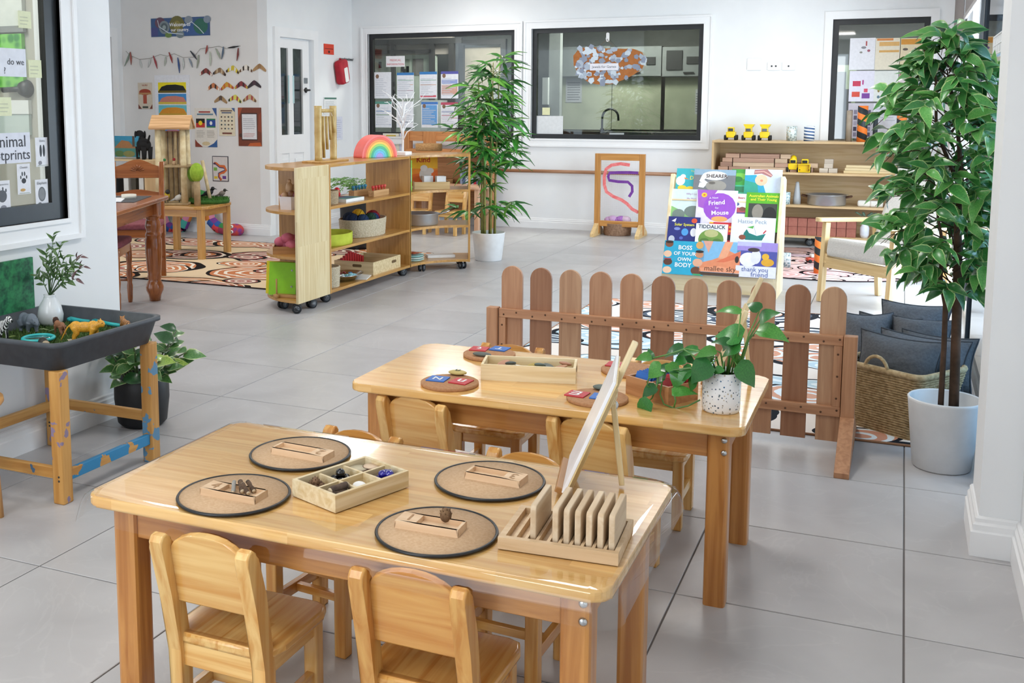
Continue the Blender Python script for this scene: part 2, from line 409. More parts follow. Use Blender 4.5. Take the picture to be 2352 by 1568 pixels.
# right side: header over the glass doors, piers, and the wall beside the camera
wallbox('wall_right', [(RX, RX+.14, 3.86, YW, 2.42, 2.75), (RX, RX+.14, 10.95, YW, 0, 2.42), (RX, RX+.14, 8.95, 9.1, 0, 2.42), (RX, RX+.14, 6.55, 7.0, 0, 2.42), (RX, RX+.14, 3.86, 4.1, 0, 2.42)])
wallbox('wall_side', [(.385, .55, -3.0, 3.56, 0, 2.75)])
wallbox('wall_column', [(.272, .55, 3.56, 3.86, 0, 2.75)])
wallbox('wall_front', [(-3.3, -3.05, -1.7, -1.6, 0, 2.75), (-1.15, .55, -1.7, -1.6, 0, 2.75), (-3.05, -1.15, -1.7, -1.6, 0, .35), (-3.05, -1.15, -1.7, -1.6, 2.45, 2.75)])
# baseboards: a moulded profile swept along the wall foot
def baseboard(name, p0, p1, nrm, h=.115):
    p0, p1, n = Vector(p0), Vector(p1), Vector(nrm); prof = [(0, 0), (.018, 0), (.018, h*.62), (.014, h*.66), (.014, h*.8), (.009, h*.86), (.009, h*.95), (.004, h), (0, h)]
    g = G(); m = len(prof)
    g.f([tuple(p+n*a+Vector((0, 0, z))) for p in (p0, p1) for a, z in prof], [(k, k+1, m+k+1, m+k) for k in range(m-1)]+[tuple(range(m)), tuple(range(m, 2*m))])
    struct(name, g, TRIM)
baseboard('baseboard_left', (LX, -3, 0), (LX, 3.70, 0), (1, 0, 0))
baseboard('baseboard_rear', (-8, 9.5, 0), (BX, 9.5, 0), (0, -1, 0))
baseboard('baseboard_inner', (BX, DY1+.1, 0), (BX, YW, 0), (1, 0, 0))
baseboard('baseboard_back', (BX, YW, 0), (-.79, YW, 0), (0, -1, 0))
def baseboard_path(name, P, nrm, h=.125):
    prof = [(0, 0), (.022, 0), (.022, h*.62), (.016, h*.66), (.016, h*.8), (.010, h*.86), (.010, h*.95), (.004, h), (0, h)]; m = len(prof); g = G(); pts = []
    for p, n in zip(P, nrm): pts += [(p[0]+n[0]*a, p[1]+n[1]*a, z) for a, z in prof]
    g.f(pts, [(i*m+k, i*m+k+1, (i+1)*m+k+1, (i+1)*m+k) for i in range(len(P)-1) for k in range(m-1)]); struct(name, g, TRIM)
baseboard_path('baseboard_column', [(.385, -3), (.385, 3.56), (.272, 3.56), (.272, 3.86)], [(-1, 0), (-1, -1), (-1, -1), (-1, 0)])
baseboard('baseboard_end', (-3.32, 3.70, 0), (LX, 3.70, 0), (0, 1, 0))
# windows: moulded white architrave, black frame, pane
def frame_rect(g, a0, a1, b0, b1, t, d0, d1, axis):
    """four bars round a rectangle a (along wall) x b (up), width t outwards, depth d0..d1 on the wall normal"""
    for (p0, p1, q0, q1) in ((a0-t, a1+t, b1, b1+t), (a0-t, a1+t, b0-t, b0), (a0-t, a0, b0, b1), (a1, a1+t, b0, b1)):
        if axis == 'y': g.box(p0, p1, d0, d1, q0, q1)
        else: g.box(d0, d1, p0, p1, q0, q1)
def window(name, a0, a1, b0, b1, face, axis, sgn, tint, refl, fw=.05, dep=.075):
    """axis: the wall normal; sgn: direction into this room"""
    root = G(); d = sorted
    frame_rect(root, a0, a1, b0, b1, .075, *d((face, face+sgn*.016)), axis)
    fr = struct(name, root, TRIM)
    g = G(); frame_rect(g, a0-.07, a1+.07, b0-.07, b1+.07, .02, *d((face, face+sgn*.026)), axis); obj('architrave_edge', g, TRIM, fr)
    g = G(); frame_rect(g, a0, a1, b0, b1, .018, *d((face-sgn*.0, face+sgn*.024)), axis); obj('architrave_bead', g, TRIM, fr)
    g = G(); frame_rect(g, a0+fw, a1-fw, b0+fw, b1-fw, fw, *d((face-sgn*dep, face-sgn*.02*(dep > .05))), axis); obj('window_frame', g, BLACK, fr)
    g = G(); t = dep*.73
    if axis == 'y': g.box(a0+fw, a1-fw, *d((face-sgn*t, face-sgn*(t-.006))), b0+fw, b1-fw)
    else: g.box(*d((face-sgn*t, face-sgn*(t-.006))), a0+fw, a1-fw, b0+fw, b1-fw)
    obj('pane', g, glass(tint, refl), fr)
    return fr
window('window_1', 1.0, 3.385, .92, 2.21, LX, 'x', 1, (.93, .95, .93), .06, .07, .03)
window('window_2', o1[0], o1[1], o1[2], o1[3], YW, 'y', -1, (.7, .74, .73), .01)
window('window_3', o2[0], o2[1], o2[2], o2[3], YW, 'y', -1, (.6, .63, .62), .0)
# glazed door in the back wall
g = G(); frame_rect(g, o3[0], o3[1], .02, o3[3], .075, YW-.02, YW, 'y'); struct('trim_1', g, TRIM)
g = G(); frame_rect(g, o3[0]+.055, o3[1]-.055, .1, o3[3]-.055, .055, YW+.02, YW+.075, 'y'); gd = struct('door_1', g, BLACK)
g = G(); g.box(o3[0]+.055, o3[1]-.055, YW+.04, YW+.046, .1, o3[3]-.055); obj('pane', g, glass((.6, .63, .62), .08), gd)
# white panelled door in the inner wall
g = G(); frame_rect(g, DY0, DY1, .0, 2.1, .1, BX, BX+.03, 'x'); struct('trim_2', g, TRIM)
g = G(); DX = BX-.06
A0, A1 = DY0+.005, DY1-.03
P1, P2, P3, P4 = A0+.03, A0+.225, A0+.325, A0+.525
xs = [A0, P1, P2, P3, P4, A1]; zs = [.01, .12, .86, 1.06, 1.99, 2.09]
for i in range(5):
    for j in range(5):
        if i in (1, 3) and j == 3: continue
        if i in (1, 3) and j == 1: g.box(DX, DX+.028, xs[i], xs[i+1], zs[j], zs[j+1]); continue
        g.box(DX, DX+.04, xs[i], xs[i+1], zs[j], zs[j+1])
bmesh.ops.remove_doubles(g.bm, verts=g.bm.verts, dist=1e-5)
dr = struct('door_2', g, TRIM)
for i in (1, 3):
    g = G(); g.box(DX+.012, DX+.02, xs[i], xs[i+1], 1.06, 1.99); obj('pane', g, paint('#1e2628', '#3a4444', rough=.05, scale=4, spec=.8), dr)
    g = G(); g.box(DX+.028, DX+.038, xs[i]+.03, xs[i+1]-.03, .17, .8, .006); obj('door_panel', g, TRIM, dr)
for k, yy in enumerate((P2-.012, P3-.012)):
    g = G(); g.box(DX+.04, DX+.048, yy, yy+.02, 1.4, 1.7); obj('push_strip', g, paint('#bfe0e4', rough=.2), dr)
g = G(); g.lathe([(0, 0), (.03, 0), (.03, .008), (0, .008)], 16, (0, 0, 0)); g.tube([(0, 0, 0), (0, 0, .05), (-.01, 0, .06), (-.12, 0, .06)], .011)
obj('door_handle', g, BLACK, dr, Mx((DX+.04, P4+.06, 1.545), (0, 1, 0), (0, 0, 1)))
g = G(); g.box(-.035, .035, -.03, .03, 0, .008); obj('lock_plate', g, paint('#9aa0a3', metal=.7, rough=.3), dr, Mx((DX+.04, P4+.06, 1.65), (0, 1, 0), (0, 0, 1)))
g = G(); g.tube([(BX+.03, 10.43, .06), (BX+.09, 10.43, .06)], .012); struct('trim_3', g, DARK)
# doorway at the far left: dark leaf in a white trim
g = G(); frame_rect(g, 8.55, 9.3, 0, 2.12, .1, -8.0, -7.975, 'x'); struct('trim_4', g, TRIM)
g = G(); g.box(-8.1, -8.06, 8.55, 9.3, .01, 2.12, .003); struct('door_3', g, DARK)
# handrail on the back wall
rl = thing('handrail', 'slim brown wooden handrail fixed along the back wall', 'handrail', (0, 0, 0))
g = G(); g.tube([(-4.35, YW-.05, .645), (-1.85, YW-.05, .65)], .02, 10); obj('rail', g, wood('#b78a6a', '#a0714f', 'X'), rl)
for xx in (-4.2, -3.1, -2.0):
    g = G(); g.tube([(xx, YW, .62), (xx, YW-.05, .63)], .008, 6); obj('bracket', g, TRIM, rl)
# glass doors on the right: frames, panes, one dark screen door
wi = 4
for (y0, y1) in ((9.1, 10.95), (7.0, 8.95), (4.1, 6.55)):
    g = G(); frame_rect(g, y0+.06, y1-.06, .06, 2.36, .06, RX+.03, RX+.08, 'x'); fr = struct('window_%d' % wi, g, TRIM); wi += 1
    g = G(); g.box(RX+.03, RX+.075, (y0+y1)/2-.03, (y0+y1)/2+.03, .06, 2.36); obj('mullion', g, BLACK, fr)
    for a, b in ((y0+.06, (y0+y1)/2-.03), ((y0+y1)/2+.03, y1-.06)):
        g = G(); g.box(RX+.05, RX+.056, a, b, .06, 2.36); obj('pane', g, glass((.96, .98, .98), .0), fr)
g = G(); frame_rect(g, 4.25, 6.5, .09, 2.3, .06, RX-.03, RX, 'x'); sd = struct('door_4', g, paint('#23282d', rough=.4))
g = G(); g.box(RX-.018, RX-.012, 4.25, 6.5, .09, 2.3); obj('screen_mesh', g, glass((.34, .41, .47), .0), sd)
g = G(); g.tube([(RX-.03, 6.46, .98), (RX-.07, 6.46, .98), (RX-.07, 6.36, .98)], .01); obj('door_handle', g, BLACK, sd)
# rollers with grey blinds pulled part way
BL = paint('#8d8684', '#847d7b', rough=.8, scale=60)
for k, (y0, y1, zb, lab) in enumerate(((9.15, 10.95, 1.92, 'grey roller blind half lowered in the far corner window'), (7.0, 8.95, 2.05, 'grey roller blind half lowered over the window nearer the column'))):
    t = thing('roller_blind', lab, 'blind', (RX-.05, y0, 2.36), 0, 'roller blinds')
    g = G(); g.tube([(0, 0, .02), (0, y1-y0, .02)], .034, 14); obj('roller', g, BL, t)
    g = G(); g.box(.027, .033, .01, y1-y0-.01, zb-2.36, .02); obj('blind_fabric', g, BL, t)
    g = G(); g.box(.02, .04, .01, y1-y0-.01, zb-2.39, zb-2.36, .004); obj('bottom_rail', g, paint('#a8a2a0', rough=.5), t)
# outside the glass doors: a pale paved terrace
g = G(); g.box(.6, 9, -3, 14, -.2, -.06); struct('terrace', g, paint('#d8d6d0', rough=.9, scale=2))
# rooms seen through the panes ------------------------------------------------
BEIGE = paint('#b9b6ac', '#b1aea4', rough=.7, scale=2)
g = G(); g.box(-4.35, -4.25, .3, 3.62, 0, 2.75); g.box(-4.35, -3.32, 3.58, 3.62, 0, 2.75); struct('wall_office', g, BEIGE)
GREY = paint('#7b7e7c', '#727573', rough=.7)
wallbox('wall_kitchen', [(-7.6, .6, 13.6, 13.7, 0, 2.75)], GREY); wallbox('wall_pantry', [(-1.5, -1.42, 11.47, 13.6, 0, 2.75)], GREY); wallbox('wall_yard', [(.55, .6, 11.47, 13.6, 0, 2.75)], GREY)
for nm, xa, xb in (('wall_partition', -3.96, -4.75), ('wall_office_side', -6.2, -7.5)):
    g = G(); g.prism([(xa, 11.47), (xa+.06, 11.47), (xb+.06, 13.6), (xb, 13.6)], 0, 2.75); struct(nm, g, GREY)
# ceiling lamps (recessed LED panels with real light)
for k, (x, y) in enumerate(((-1.2, 1.0), (-1.2, 4.0), (-1.2, 7.0), (-1.2, 10.0), (-4.4, 5.2), (-4.4, 8.0), (-4.4, 10.4), (-6.9, 6.6), (-2.4, -.6))):
    t = thing('ceiling_panel_light', 'square flush white panel lamp in the ceiling, number %s from the camera' % 'one two three four five six seven eight nine'.split()[k], 'ceiling light', (x, y, 2.75), 0, 'ceiling panel lights')
    g = G(); frame_rect(g, -.27, .27, -.27, .27, .03, -.02, 0, 'y'); g.bm.transform(Matrix.Rotation(-pi/2, 4, 'X')); obj('frame', g, TRIM, t, Matrix.Translation((0, 0, -.0)))
    g = G(); g.box(-.27, .27, -.27, .27, -.012, -.004); obj('diffuser', g, glow('#fff6ea', 1.5), t)
    l = area('panel_light', (x, y, 2.72), (0, 0, 0), .54, .54, (11 if y < 3 else 15) if y < 9 else 10, (1, .97, .93))
# ================================================================ TABLES AND CHAIRS
PINE = ('#e2b878', '#cf9a56')
PINEX = wood(*PINE, 'X', .22, .5); PINEY = wood(*PINE, 'Y', .22, .5); PINEZ = wood(*PINE, 'Z', .25, .4)
BEECH = ('#e9cfa6', '#d8b380')
STEEL = paint('#c9ccce', rough=.2, metal=1)
def kid_table(label, x0, x1, y0, y1, h, top=('#efc27c', '#dca458'), leg=('#c68a48', '#a5672c')):
    w, d = x1-x0, y1-y0
    t = thing('activity_table', label, 'table', ((x0+x1)/2, (y0+y1)/2, 0), 0, 'low wooden activity tables')
    g = G(); g.prism(rrect(w, d, .035, 5), h-.026, h, .006); obj('tabletop', g, wood(*top, 'X', .2, .6, lam=.072, rnd=.13), t)
    ap = wood(*leg, 'X', .3, .3); ap2 = wood(*leg, 'Y', .3, .3); lz = wood(*leg, 'Z', .3, .35)
    e = .042; L = .06
    for s in (-1, 1):
        g = G(); yy = s*(d/2-e-.012); g.box(-w/2+e+L, w/2-e-L, min(yy, yy-s*.02), max(yy, yy-s*.02), h-.105, h-.026, .002); obj('apron', g, ap, t)
        g = G(); xx = s*(w/2-e-.012); g.box(min(xx, xx-s*.02), max(xx, xx-s*.02), -d/2+e+L, d/2-e-L, h-.105, h-.026, .002); obj('apron', g, ap2, t)
    for sx in (-1, 1):
        for sy in (-1, 1):
            g = G(); cx, cy = sx*(w/2-e-L/2), sy*(d/2-e-L/2); g.prism(rrect(L, L, .01, 2, cx, cy), 0, h-.026); lg = obj('leg', g, lz, t)
            for zz in (h-.05, h-.085) if sx > 0 and sy < 0 else ():
                g = G(); g.lathe([(.0085, 0), (.0085, .002), (.005, .005), (0, .0055)], 12)
                obj('bolt', g, STEEL, lg, Mx((cx+.016, cy-L/2, zz), (1, 0, 0), (0, 0, 1)))
    return t
T1 = kid_table('low pine table in front, covered by clear plastic', -1.63, -.44, 1.755, 2.35, .53)
T2 = kid_table('low pine table behind, holding a potted vine and letter boards', -1.545, -.35, 2.83, 3.435, .53)
TZ = .53
# clear plastic film over the front table
g = G(); w, d = 1.19, .595; n = 64; ring = []
out = rrect(w+.004, d+.004, .04, 15)
def offs(poly, k):
    c = len(poly); r = []
    for i in range(c):
        p, a, b = Vector(poly[i]), Vector(poly[i-1]), Vector(poly[(i+1) % c]); t_ = (b-a).normalized(); r.append(tuple(p+Vector((t_.y, -t_.x))*k))
    return r
rings = [(offs(out, -.03), TZ+.0015), (out, TZ+.0018), (offs(out, .007), TZ-.004), (offs(out, .010), TZ-.022), (offs(out, .013), TZ-.048)]
pts = []; m = len(out)
for k, (rg, z) in enumerate(rings):
    for i, (x, y) in enumerate(rg):
        wv = noise.noise((x*7, y*7, k*.3)); wv2 = noise.noise((x*19, y*19, 3))
        corner = max(0, abs(x)/(w/2)+abs(y)/(d/2)-1.72)*3.4
        dz = 0 if k < 2 else (-.02*wv*(k-1)/3+.006*wv2 - .012*(k == 4)*corner)
        dd = 0 if k < 2 else (.006*wv2+.022*corner)*(k-1)/3
        v = Vector((x, y)).normalized()*dd; pts.append((x+v.x, y+v.y, z+dz))
fs = [tuple(range(m))]+[(k*m+i, k*m+(i+1) % m, (k+1)*m+(i+1) % m, (k+1)*m+i) for k in range(4) for i in range(m)]
g.f(pts, fs, True)
single('table_cover', g, glass((.985, .985, .98), .0, .035), 'clear plastic film draped over the front pine table', 'table cover', Mx((-1.035, 2.0525, 0)))
# child chairs
def make_chair(label, c1, c2):
    t = thing('child_chair', label, 'chair', (0, 0, 0), 0, 'low wooden child chairs')
    X, Y, Z = wood(c1, c2, 'X', .22, .5), wood(c1, c2, 'Y', .22, .5, lam=.07), wood(c1, c2, 'Z', .25, .4)
    SH, W = .26, .245
    # the chair faces +y; its rear posts lean back to -y
    g = G(); pl = [(-.115, -.115), (.115, -.115), (.135, -.06), (.138, .095), (.128, .123), (.1, .133), (-.1, .133), (-.128, .123), (-.138, .095), (-.135, -.06)]
    g.prism(pl, SH-.024, SH, .007); obj('seat', g, Y, t)
    for s in (-1, 1):
        # rear post: vertical to the seat, then raked
        T = Matrix.Translation((s*(W/2-.016), 0, 0)); g = G(T); hw = .0165
        side = [(-.118, 0), (-.083, 0), (-.083, SH-.05), (-.112, SH+.13), (-.138, .475), (-.145, .49), (-.158, .5), (-.17, .497), (-.178, .485), (-.175, .47), (-.148, SH+.1), (-.118, SH-.04)]
        g.T = T @ Matrix(((0, 0, 1, 0), (1, 0, 0, 0), (0, 1, 0, 0), (0, 0, 0, 1)))
        g.prism(side, -hw, hw, .005); obj('rear_post', g, Z, t)
        g = G(); g.box(s*.108-.0165, s*.108+.0165, .082, .115, 0, SH-.024, .004); obj('leg', g, Z, t)
        g = G(); g.box(s*.108-.009, s*.108+.009, -.085, .084, .085, .115, .002); obj('stretcher', g, Y, t)
        g = G(); g.box(s*.108-.009, s*.108+.009, -.085, .084, SH-.062, SH-.024, .002); obj('seat_rail', g, Y, t)
    g = G(); g.box(-.092, .092, .089, .107, SH-.062, SH-.024, .002); obj('seat_rail', g, X, t)
    g = G(); g.box(-.092, .092, -.112, -.094, SH-.075, SH-.0, .002); obj('seat_rail', g, X, t)
    g = G(); g.box(-.1, .1, .0, .018, .09, .112, .002); obj('stretcher', g, X, t)
    # backrest panel with arched top, slightly raked
    arch = [(-.093, 0), (.093, 0)]+[(.093*math.cos(a), .118+.052*math.sin(a)**.85) for a in [pi*k/12 for k in range(13)]]
    ang = math.radians(10); T = Matrix.Translation((0, -.116, SH+.078)) @ Matrix.Rotation(pi/2+ang, 4, 'X')
    g = G(T); g.prism(arch, -.009, .009, .004); obj('backrest', g, wood(c1, c2, 'X', .2, .6, scale=.8), t)
    return t
ch_specs = [  # x, y of the seat centre, heading, label
    (-1.278, 1.868, 0, 'pine child chair at the front table, nearest the left table leg'),
    (-.818, 1.888, 0, 'pine child chair at the front table, nearest the wooden slot rack'),
    (-1.335, 2.335, pi-.10, 'child chair behind the front table, left of the letter board with N, back half hidden'),
    (-.840, 2.345, pi-.05, 'child chair behind the front table, just left of the whiteboard easel'),
    (-1.305, 2.988, -.14, 'child chair tucked under the back table below the N letter board'),
    (-.755, 2.992, -.16, 'child chair tucked under the back table below the trailing vine'),
    (-1.293, 3.485, pi, 'child chair on the far side of the back table behind the pebble box'),
    (-.728, 3.475, pi, 'child chair on the far side of the back table behind the block box')]
tones = [('#eac07a', '#d2974c'), ('#e0aa5e', '#c58239')]
protos = [make_chair('x', *tones[0]), make_chair('x', *tones[1])]
cnt = [0, 0]
for k, (x, y, r, lab) in enumerate(ch_specs):
    p = (0, 1, 1, 1, 0, 0, 1, 0)[k]
    if cnt[p] == 0: o = protos[p]; o.location = (x, y, 0); o.rotation_euler = (0, 0, r); o['label'] = lab
    else: dup(protos[p], (x, y, 0), r, lab)
    cnt[p] += 1
# ================================================================ ON THE FRONT TABLE
CZ = TZ+.0025
CORK = paint('#ccab88', '#c19e79', rough=.85, scale=160, bump=.15)
BEE = ('#e2c3a0', '#d5b18a')
def placemat(u, v, r, lab):
    c = at(u, v, z=CZ+.004); t = thing('placemat', lab, 'placemat', (c.x, c.y, CZ), 0, 'round cork placemats')
    g = G(); g.lathe([(0, 0), (r-.003, 0), (r-.003, .005), (0, .005)], 48); obj('cork_disc', g, CORK, t)
    g = G(); g.tube([(r*math.cos(a*pi/32), r*math.sin(a*pi/32), .0035) for a in range(64)], .0035, 6, close=True); obj('rim', g, BLACK, t)
    return c
def mat_r(u0, u1, v): return (at(u1, v, z=CZ)-at(u0, v, z=CZ)).length/2
mats = [(537.5, 1134, mat_r(412, 664, 1134)), (690, 1040, mat_r(577, 803, 1040)), (1003, 1218, mat_r(865, 1141, 1218)), (1125, 1102, mat_r(1001, 1249, 1102))]
mlab = ['round black-edged cork placemat under the tray with four sticks', 'round black-edged cork placemat at the far left beyond the compartment box', 'round black-edged cork placemat under the tray with a pinecone', 'round black-edged cork placemat at the far right beside the easel']
R0 = .115
def number_tray(u0, v0, u1, v1, digit, lab, flip, ln=.125, wd=.052):
    """between the centre of its left end and the centre of its right end"""
    a = at(u0, v0, z=CZ+.02); b = at(u1, v1, z=CZ+.02); c = (a+b)/2; ex = (b-a); ln = ex.length
    rz = math.atan2(ex.y, ex.x)+(pi if flip else 0)
    t = thing('number_tray', lab, 'tray', (c.x, c.y, CZ+.005), rz, 'beech number trays')
    g = G(); h = .016
    # digit at the left end, pocket at the right in its own frame
    xs = [-ln/2, -ln/2+.045, ln/2-.006, ln/2]; ys = [-wd/2, -wd/2+.006, wd/2-.006, wd/2]
    g.cells(xs, ys, [[h]*3, [h, .006, h], [h]*3]); bmesh.ops.bevel(g.bm, geom=[e for e in g.bm.edges if abs((e.verts[0].co-e.verts[1].co).z) > .01], offset=.004, segments=2, affect='EDGES')
    o = obj('tray_body', g, wood(*BEE, 'X', .5), t)
    letter(t, digit, -ln/2+.024, 0, h=.03, col='#a98158', z=h+.0006, name='engraved_digit')
    return t, c, rz
trays = [number_tray(475, 1112, 600, 1134, '4', 'beech tray marked 4 with four sticks in its hollow', 0),
         number_tray(636, 1021, 755, 1042, '2', 'beech tray marked 2, empty, on the far left placemat', 1),
         number_tray(918, 1185, 1062, 1208, '1', 'beech tray marked 1 with a pinecone in its hollow', 0),
         number_tray(1078, 1076, 1203, 1098, '3', 'beech tray marked 3, empty, on the far right placemat', 1)]
for (u, v, r), lab in zip(mats, mlab): placemat(u, v, r, lab)
BARK = paint('#6d5440', '#463427', rough=.9, scale=60, bump=.5); CUT = paint('#cdbb9d', rough=.8)
def stick(p0, p1, r, lab, grp, bark=BARK, cat='stick'):
    t = thing('stick', lab, cat, p0, 0, grp); q = Vector(p1)-Vector(p0)
    g = G(); m = [q*(k/4)+Vector((random.uniform(-1, 1), random.uniform(-1, 1), 0))*r*.15 for k in range(5)]; g.tube(m, [r, r*1.05, r*.96, r*1.04, r*.97], 9); obj('bark', g, bark, t)
    d = q.normalized()
    for e, s in ((Vector(), -1), (q, 1)):
        g = G(); g.lathe([(r*.88, 0), (r*.88, .0012), (0, .0016)], 10); obj('cut_end', g, CUT, t, Mx(e+d*s*.0002, rot=(d*s).to_track_quat('Z', 'Y').to_matrix()))
    return t
zt = CZ+.005+.006
for k, (u0, v0, u1, v1, lab) in enumerate(((535, 1130, 538, 1100, 'pale grey stick at the left in the tray marked 4'), (557, 1128, 553, 1106, 'thick brown stick in the tray marked 4'),
        (570, 1132, 564, 1114, 'thin brown stick leaning beside the thick one in the tray marked 4'), (583, 1127, 573, 1106, 'brown stick at the right in the tray marked 4'))):
    a = at(u0, v0, z=zt+.006); b = at(u1, v1, z=zt+.018); b = a+(b-a).normalized()*.045; b.z = zt+.014
    stick(a, b, (.0045, .006, .005, .005)[k], lab, 'sticks in the number tray', paint('#a9a6a0', '#8d8a84', rough=.8) if k == 0 else BARK)
def pinecone(c, s, lab, name='pinecone', grp=None, col=('#8a6a48', '#5a412b')):
    t = thing(name, lab, 'pinecone', c, random.uniform(0, 6), grp); g = G(); m = paint(*col, rough=.8, scale=30)
    g.ball((0, 0, s*1.0), (s*.78, s*.78, s*.95), 10, 8); obj('core', g, m, t)
    sc = G(); sc.f([(0, 0, 0), (s*.22, 0, s*.1), (s*.3, s*.0, s*.34), (s*.05, s*.2, s*.14), (s*.05, -s*.2, s*.14)], [(0, 1, 3), (0, 4, 1), (1, 2, 3), (1, 4, 2), (3, 2, 4)]); me = sc.mesh('scale', m)
    for k in range(26):
        a = k*2.4; z = s*(.2+1.5*k/26); rr = s*.85*math.sin(pi*min(.96, max(.12, (z/s)/1.95)))
        link('scale', me, t, Matrix.Translation((rr*.8*math.cos(a), rr*.8*math.sin(a), z)) @ Matrix.Rotation(a, 4, 'Z') @ Matrix.Rotation(-.35, 4, 'Y'))
    return t
c = at(1024, 1200, z=zt); pinecone((c.x, c.y, zt), .016, 'small brown pinecone standing in the tray marked 1')
# compartment box
def corner_frame(pl, pr, z):  # left corner, near corner and right corner of the box top seen in the photo
    return [at(*p, z=z) for p in (pl, pr)]
zb = CZ+.038
A, B, C_ = at(667, 1101, z=zb), at(774, 1137, z=zb), at(942, 1079, z=zb)
ex = (C_-B); ey_ = (A-B); Lb, Wb = ex.length, ey_.length; rz = math.atan2(ex.y, ex.x)
t = thing('compartment_box', 'pale wooden box with six compartments of beads, slices and bark', 'box', ((A+C_)/2)[:2]+(CZ,) if False else ((A.x+C_.x)/2, (A.y+C_.y)/2, CZ), rz)
g = G(); th = .008; xs = [-Lb/2, -Lb/2+th, -Lb/6-.003, -Lb/6+.003, Lb/6-.003, Lb/6+.003, Lb/2-th, Lb/2]; ys = [-Wb/2, -Wb/2+th, -.003, .003, Wb/2-th, Wb/2]
H = [[.038 if i in (0, 6) or j in (0, 4) else (.034 if i in (2, 4) or j == 2 else .006) for j in range(5)] for i in range(7)]
g.cells(xs, ys, H); obj('box_body', g, wood('#e9d8b4', '#d3b988', 'X', .5, scale=1.2), t)
BM = Matrix.Translation((*[(A.x+C_.x)/2, (A.y+C_.y)/2], CZ)) @ Matrix.Rotation(rz, 4, 'Z')
def cell(i, j, dx=0, dy=0, dz=0): return BM @ Vector((-Lb/3+i*Lb/3+dx, (-1 if j == 0 else 1)*Wb/4+dy, .006+dz))
# i: 0 left .. 2 right (along the long side), j: 0 near, 1 far
for k, (dx, dy, dz, r, lab) in enumerate(((-.014, .006, .014, .023, 'greenish wood slice lying flat in the back compartment'), (.016, -.008, .015, .021, 'pinkish wood slice in the back compartment nearest the blue beads'), (.012, .016, .004, .019, 'dark rimmed wood slice at the rear of the back compartment'))):
    p = cell(2, 1, dx, dy, dz); t = thing('wood_slice', lab, 'wood slice', p, 0, 'wood slices')
    g = G(); g.lathe([(r, 0), (r*1.03, .004), (r, .008)], 18); obj('bark', g, BARK, t)
    g = G(); g.lathe([(r*.93, 0), (r*.93, .0007), (0, .0007)], 18); obj('cut_face', g, paint(('#c7bda2', '#dcc3a8', '#a9a48f')[k], rough=.8), t, Matrix.Translation((0, 0, .0079)))
BLK = paint('#0d0d10', rough=.05, coat=.5); BLU = paint('#2a1fd0', '#1a1290', rough=.02, scale=40, coat=1, trans=.55)
for k in range(7):
    a = k*1.05; q = .014 if k < 6 else 0; p = cell(1, 1, q*1.15*math.cos(a), q*math.sin(a), .0108 if k < 6 else .027); g = G(); g.ball((0, 0, 0), .0108, 14, 10)
    single('bead', g, BLK, 'glossy black bead in the compartment behind the bark', 'bead', Mx(p), 'black beads')
for k in range(10):
    a = k*.9; q = (.017 if k < 6 else .007); p = cell(2, 0, q*1.3*math.cos(a), q*math.sin(a), .0095 if k < 6 else .024); g = G(); g.ball((0, 0, 0), (.0115, .0115, .0085), 14, 10)
    single('glass_bead', g, BLU, 'clear blue glass bead in the right compartment', 'bead', Mx(p), 'blue glass beads')
for k in range(6):
    a = k*1.25+.3; q = .014 if k < 5 else 0; p = cell(0, 1, q*1.1*math.cos(a), q*math.sin(a), .001 if k < 5 else .012)
    pinecone(p, .0115 if k != 5 else .0125, 'brown seed pod in the left back compartment', 'seed_pod', 'brown seed pods', ('#8d6c50', '#4e3826'))
for k in range(5):
    p = cell(0, 0, -.024+.004*k, -.012+.007*k, .009+.009*(k % 3)); e = BM.to_3x3() @ Vector((.042, .008-.006*k, .002*k)); stick(p, Vector(p)+e, .0085, 'dark piece of bark in the near left compartment', 'bark pieces', paint('#5b4a3e', '#3c3029', rough=.9, scale=50, bump=.5), 'bark')
for k, (dx, dy, r, lab) in enumerate(((-.004, .004, .016, 'round white pebble in the near middle compartment'), (-.024, -.006, .010, 'small white pebble beside the round one in the middle compartment'))):
    g = G(); g.ball((0, 0, 0), (r*1.1, r, r*.8), 14, 10); single('white_pebble', g, paint('#f4f3f0', rough=.4), lab, 'pebble', Mx(cell(1, 0, dx, dy, r*.8)), 'white pebbles')
# slot rack with upright boards
a, b2, c2 = at(1143, 1246, z=CZ+.012), at(1420, 1286, z=CZ+.012), at(1463, 1222, z=CZ+.012)
ex = b2-a; Lr = ex.length; rz = math.atan2(ex.y, ex.x); Wr = (at(1228, 1175, z=CZ+.012)-a).length*.98
RM = Matrix.Translation((a.x, a.y, CZ)) @ Matrix.Rotation(rz, 4, 'Z')
t = thing('slot_rack', 'beech rack with ten slots holding upright boards, near right corner', 'rack', RM.translation, rz)
g = G(); xs = [0, .008]; ns = 10; pitch = (Lr-.016)/ns
for k in range(ns): xs += [.008+pitch*k+pitch*.22, .008+pitch*k+pitch*.95]
xs = xs[:1]+xs[2:]+[Lr]; ys = [0, .012, Wr-.012, Wr]
H = [[.024, .024 if i % 2 == 0 else .01, .024] for i in range(len(xs)-1)]
g.cells(xs, ys, H); obj('rack_body', g, wood('#d9bd98', '#c7a67d', 'X', .5), t)
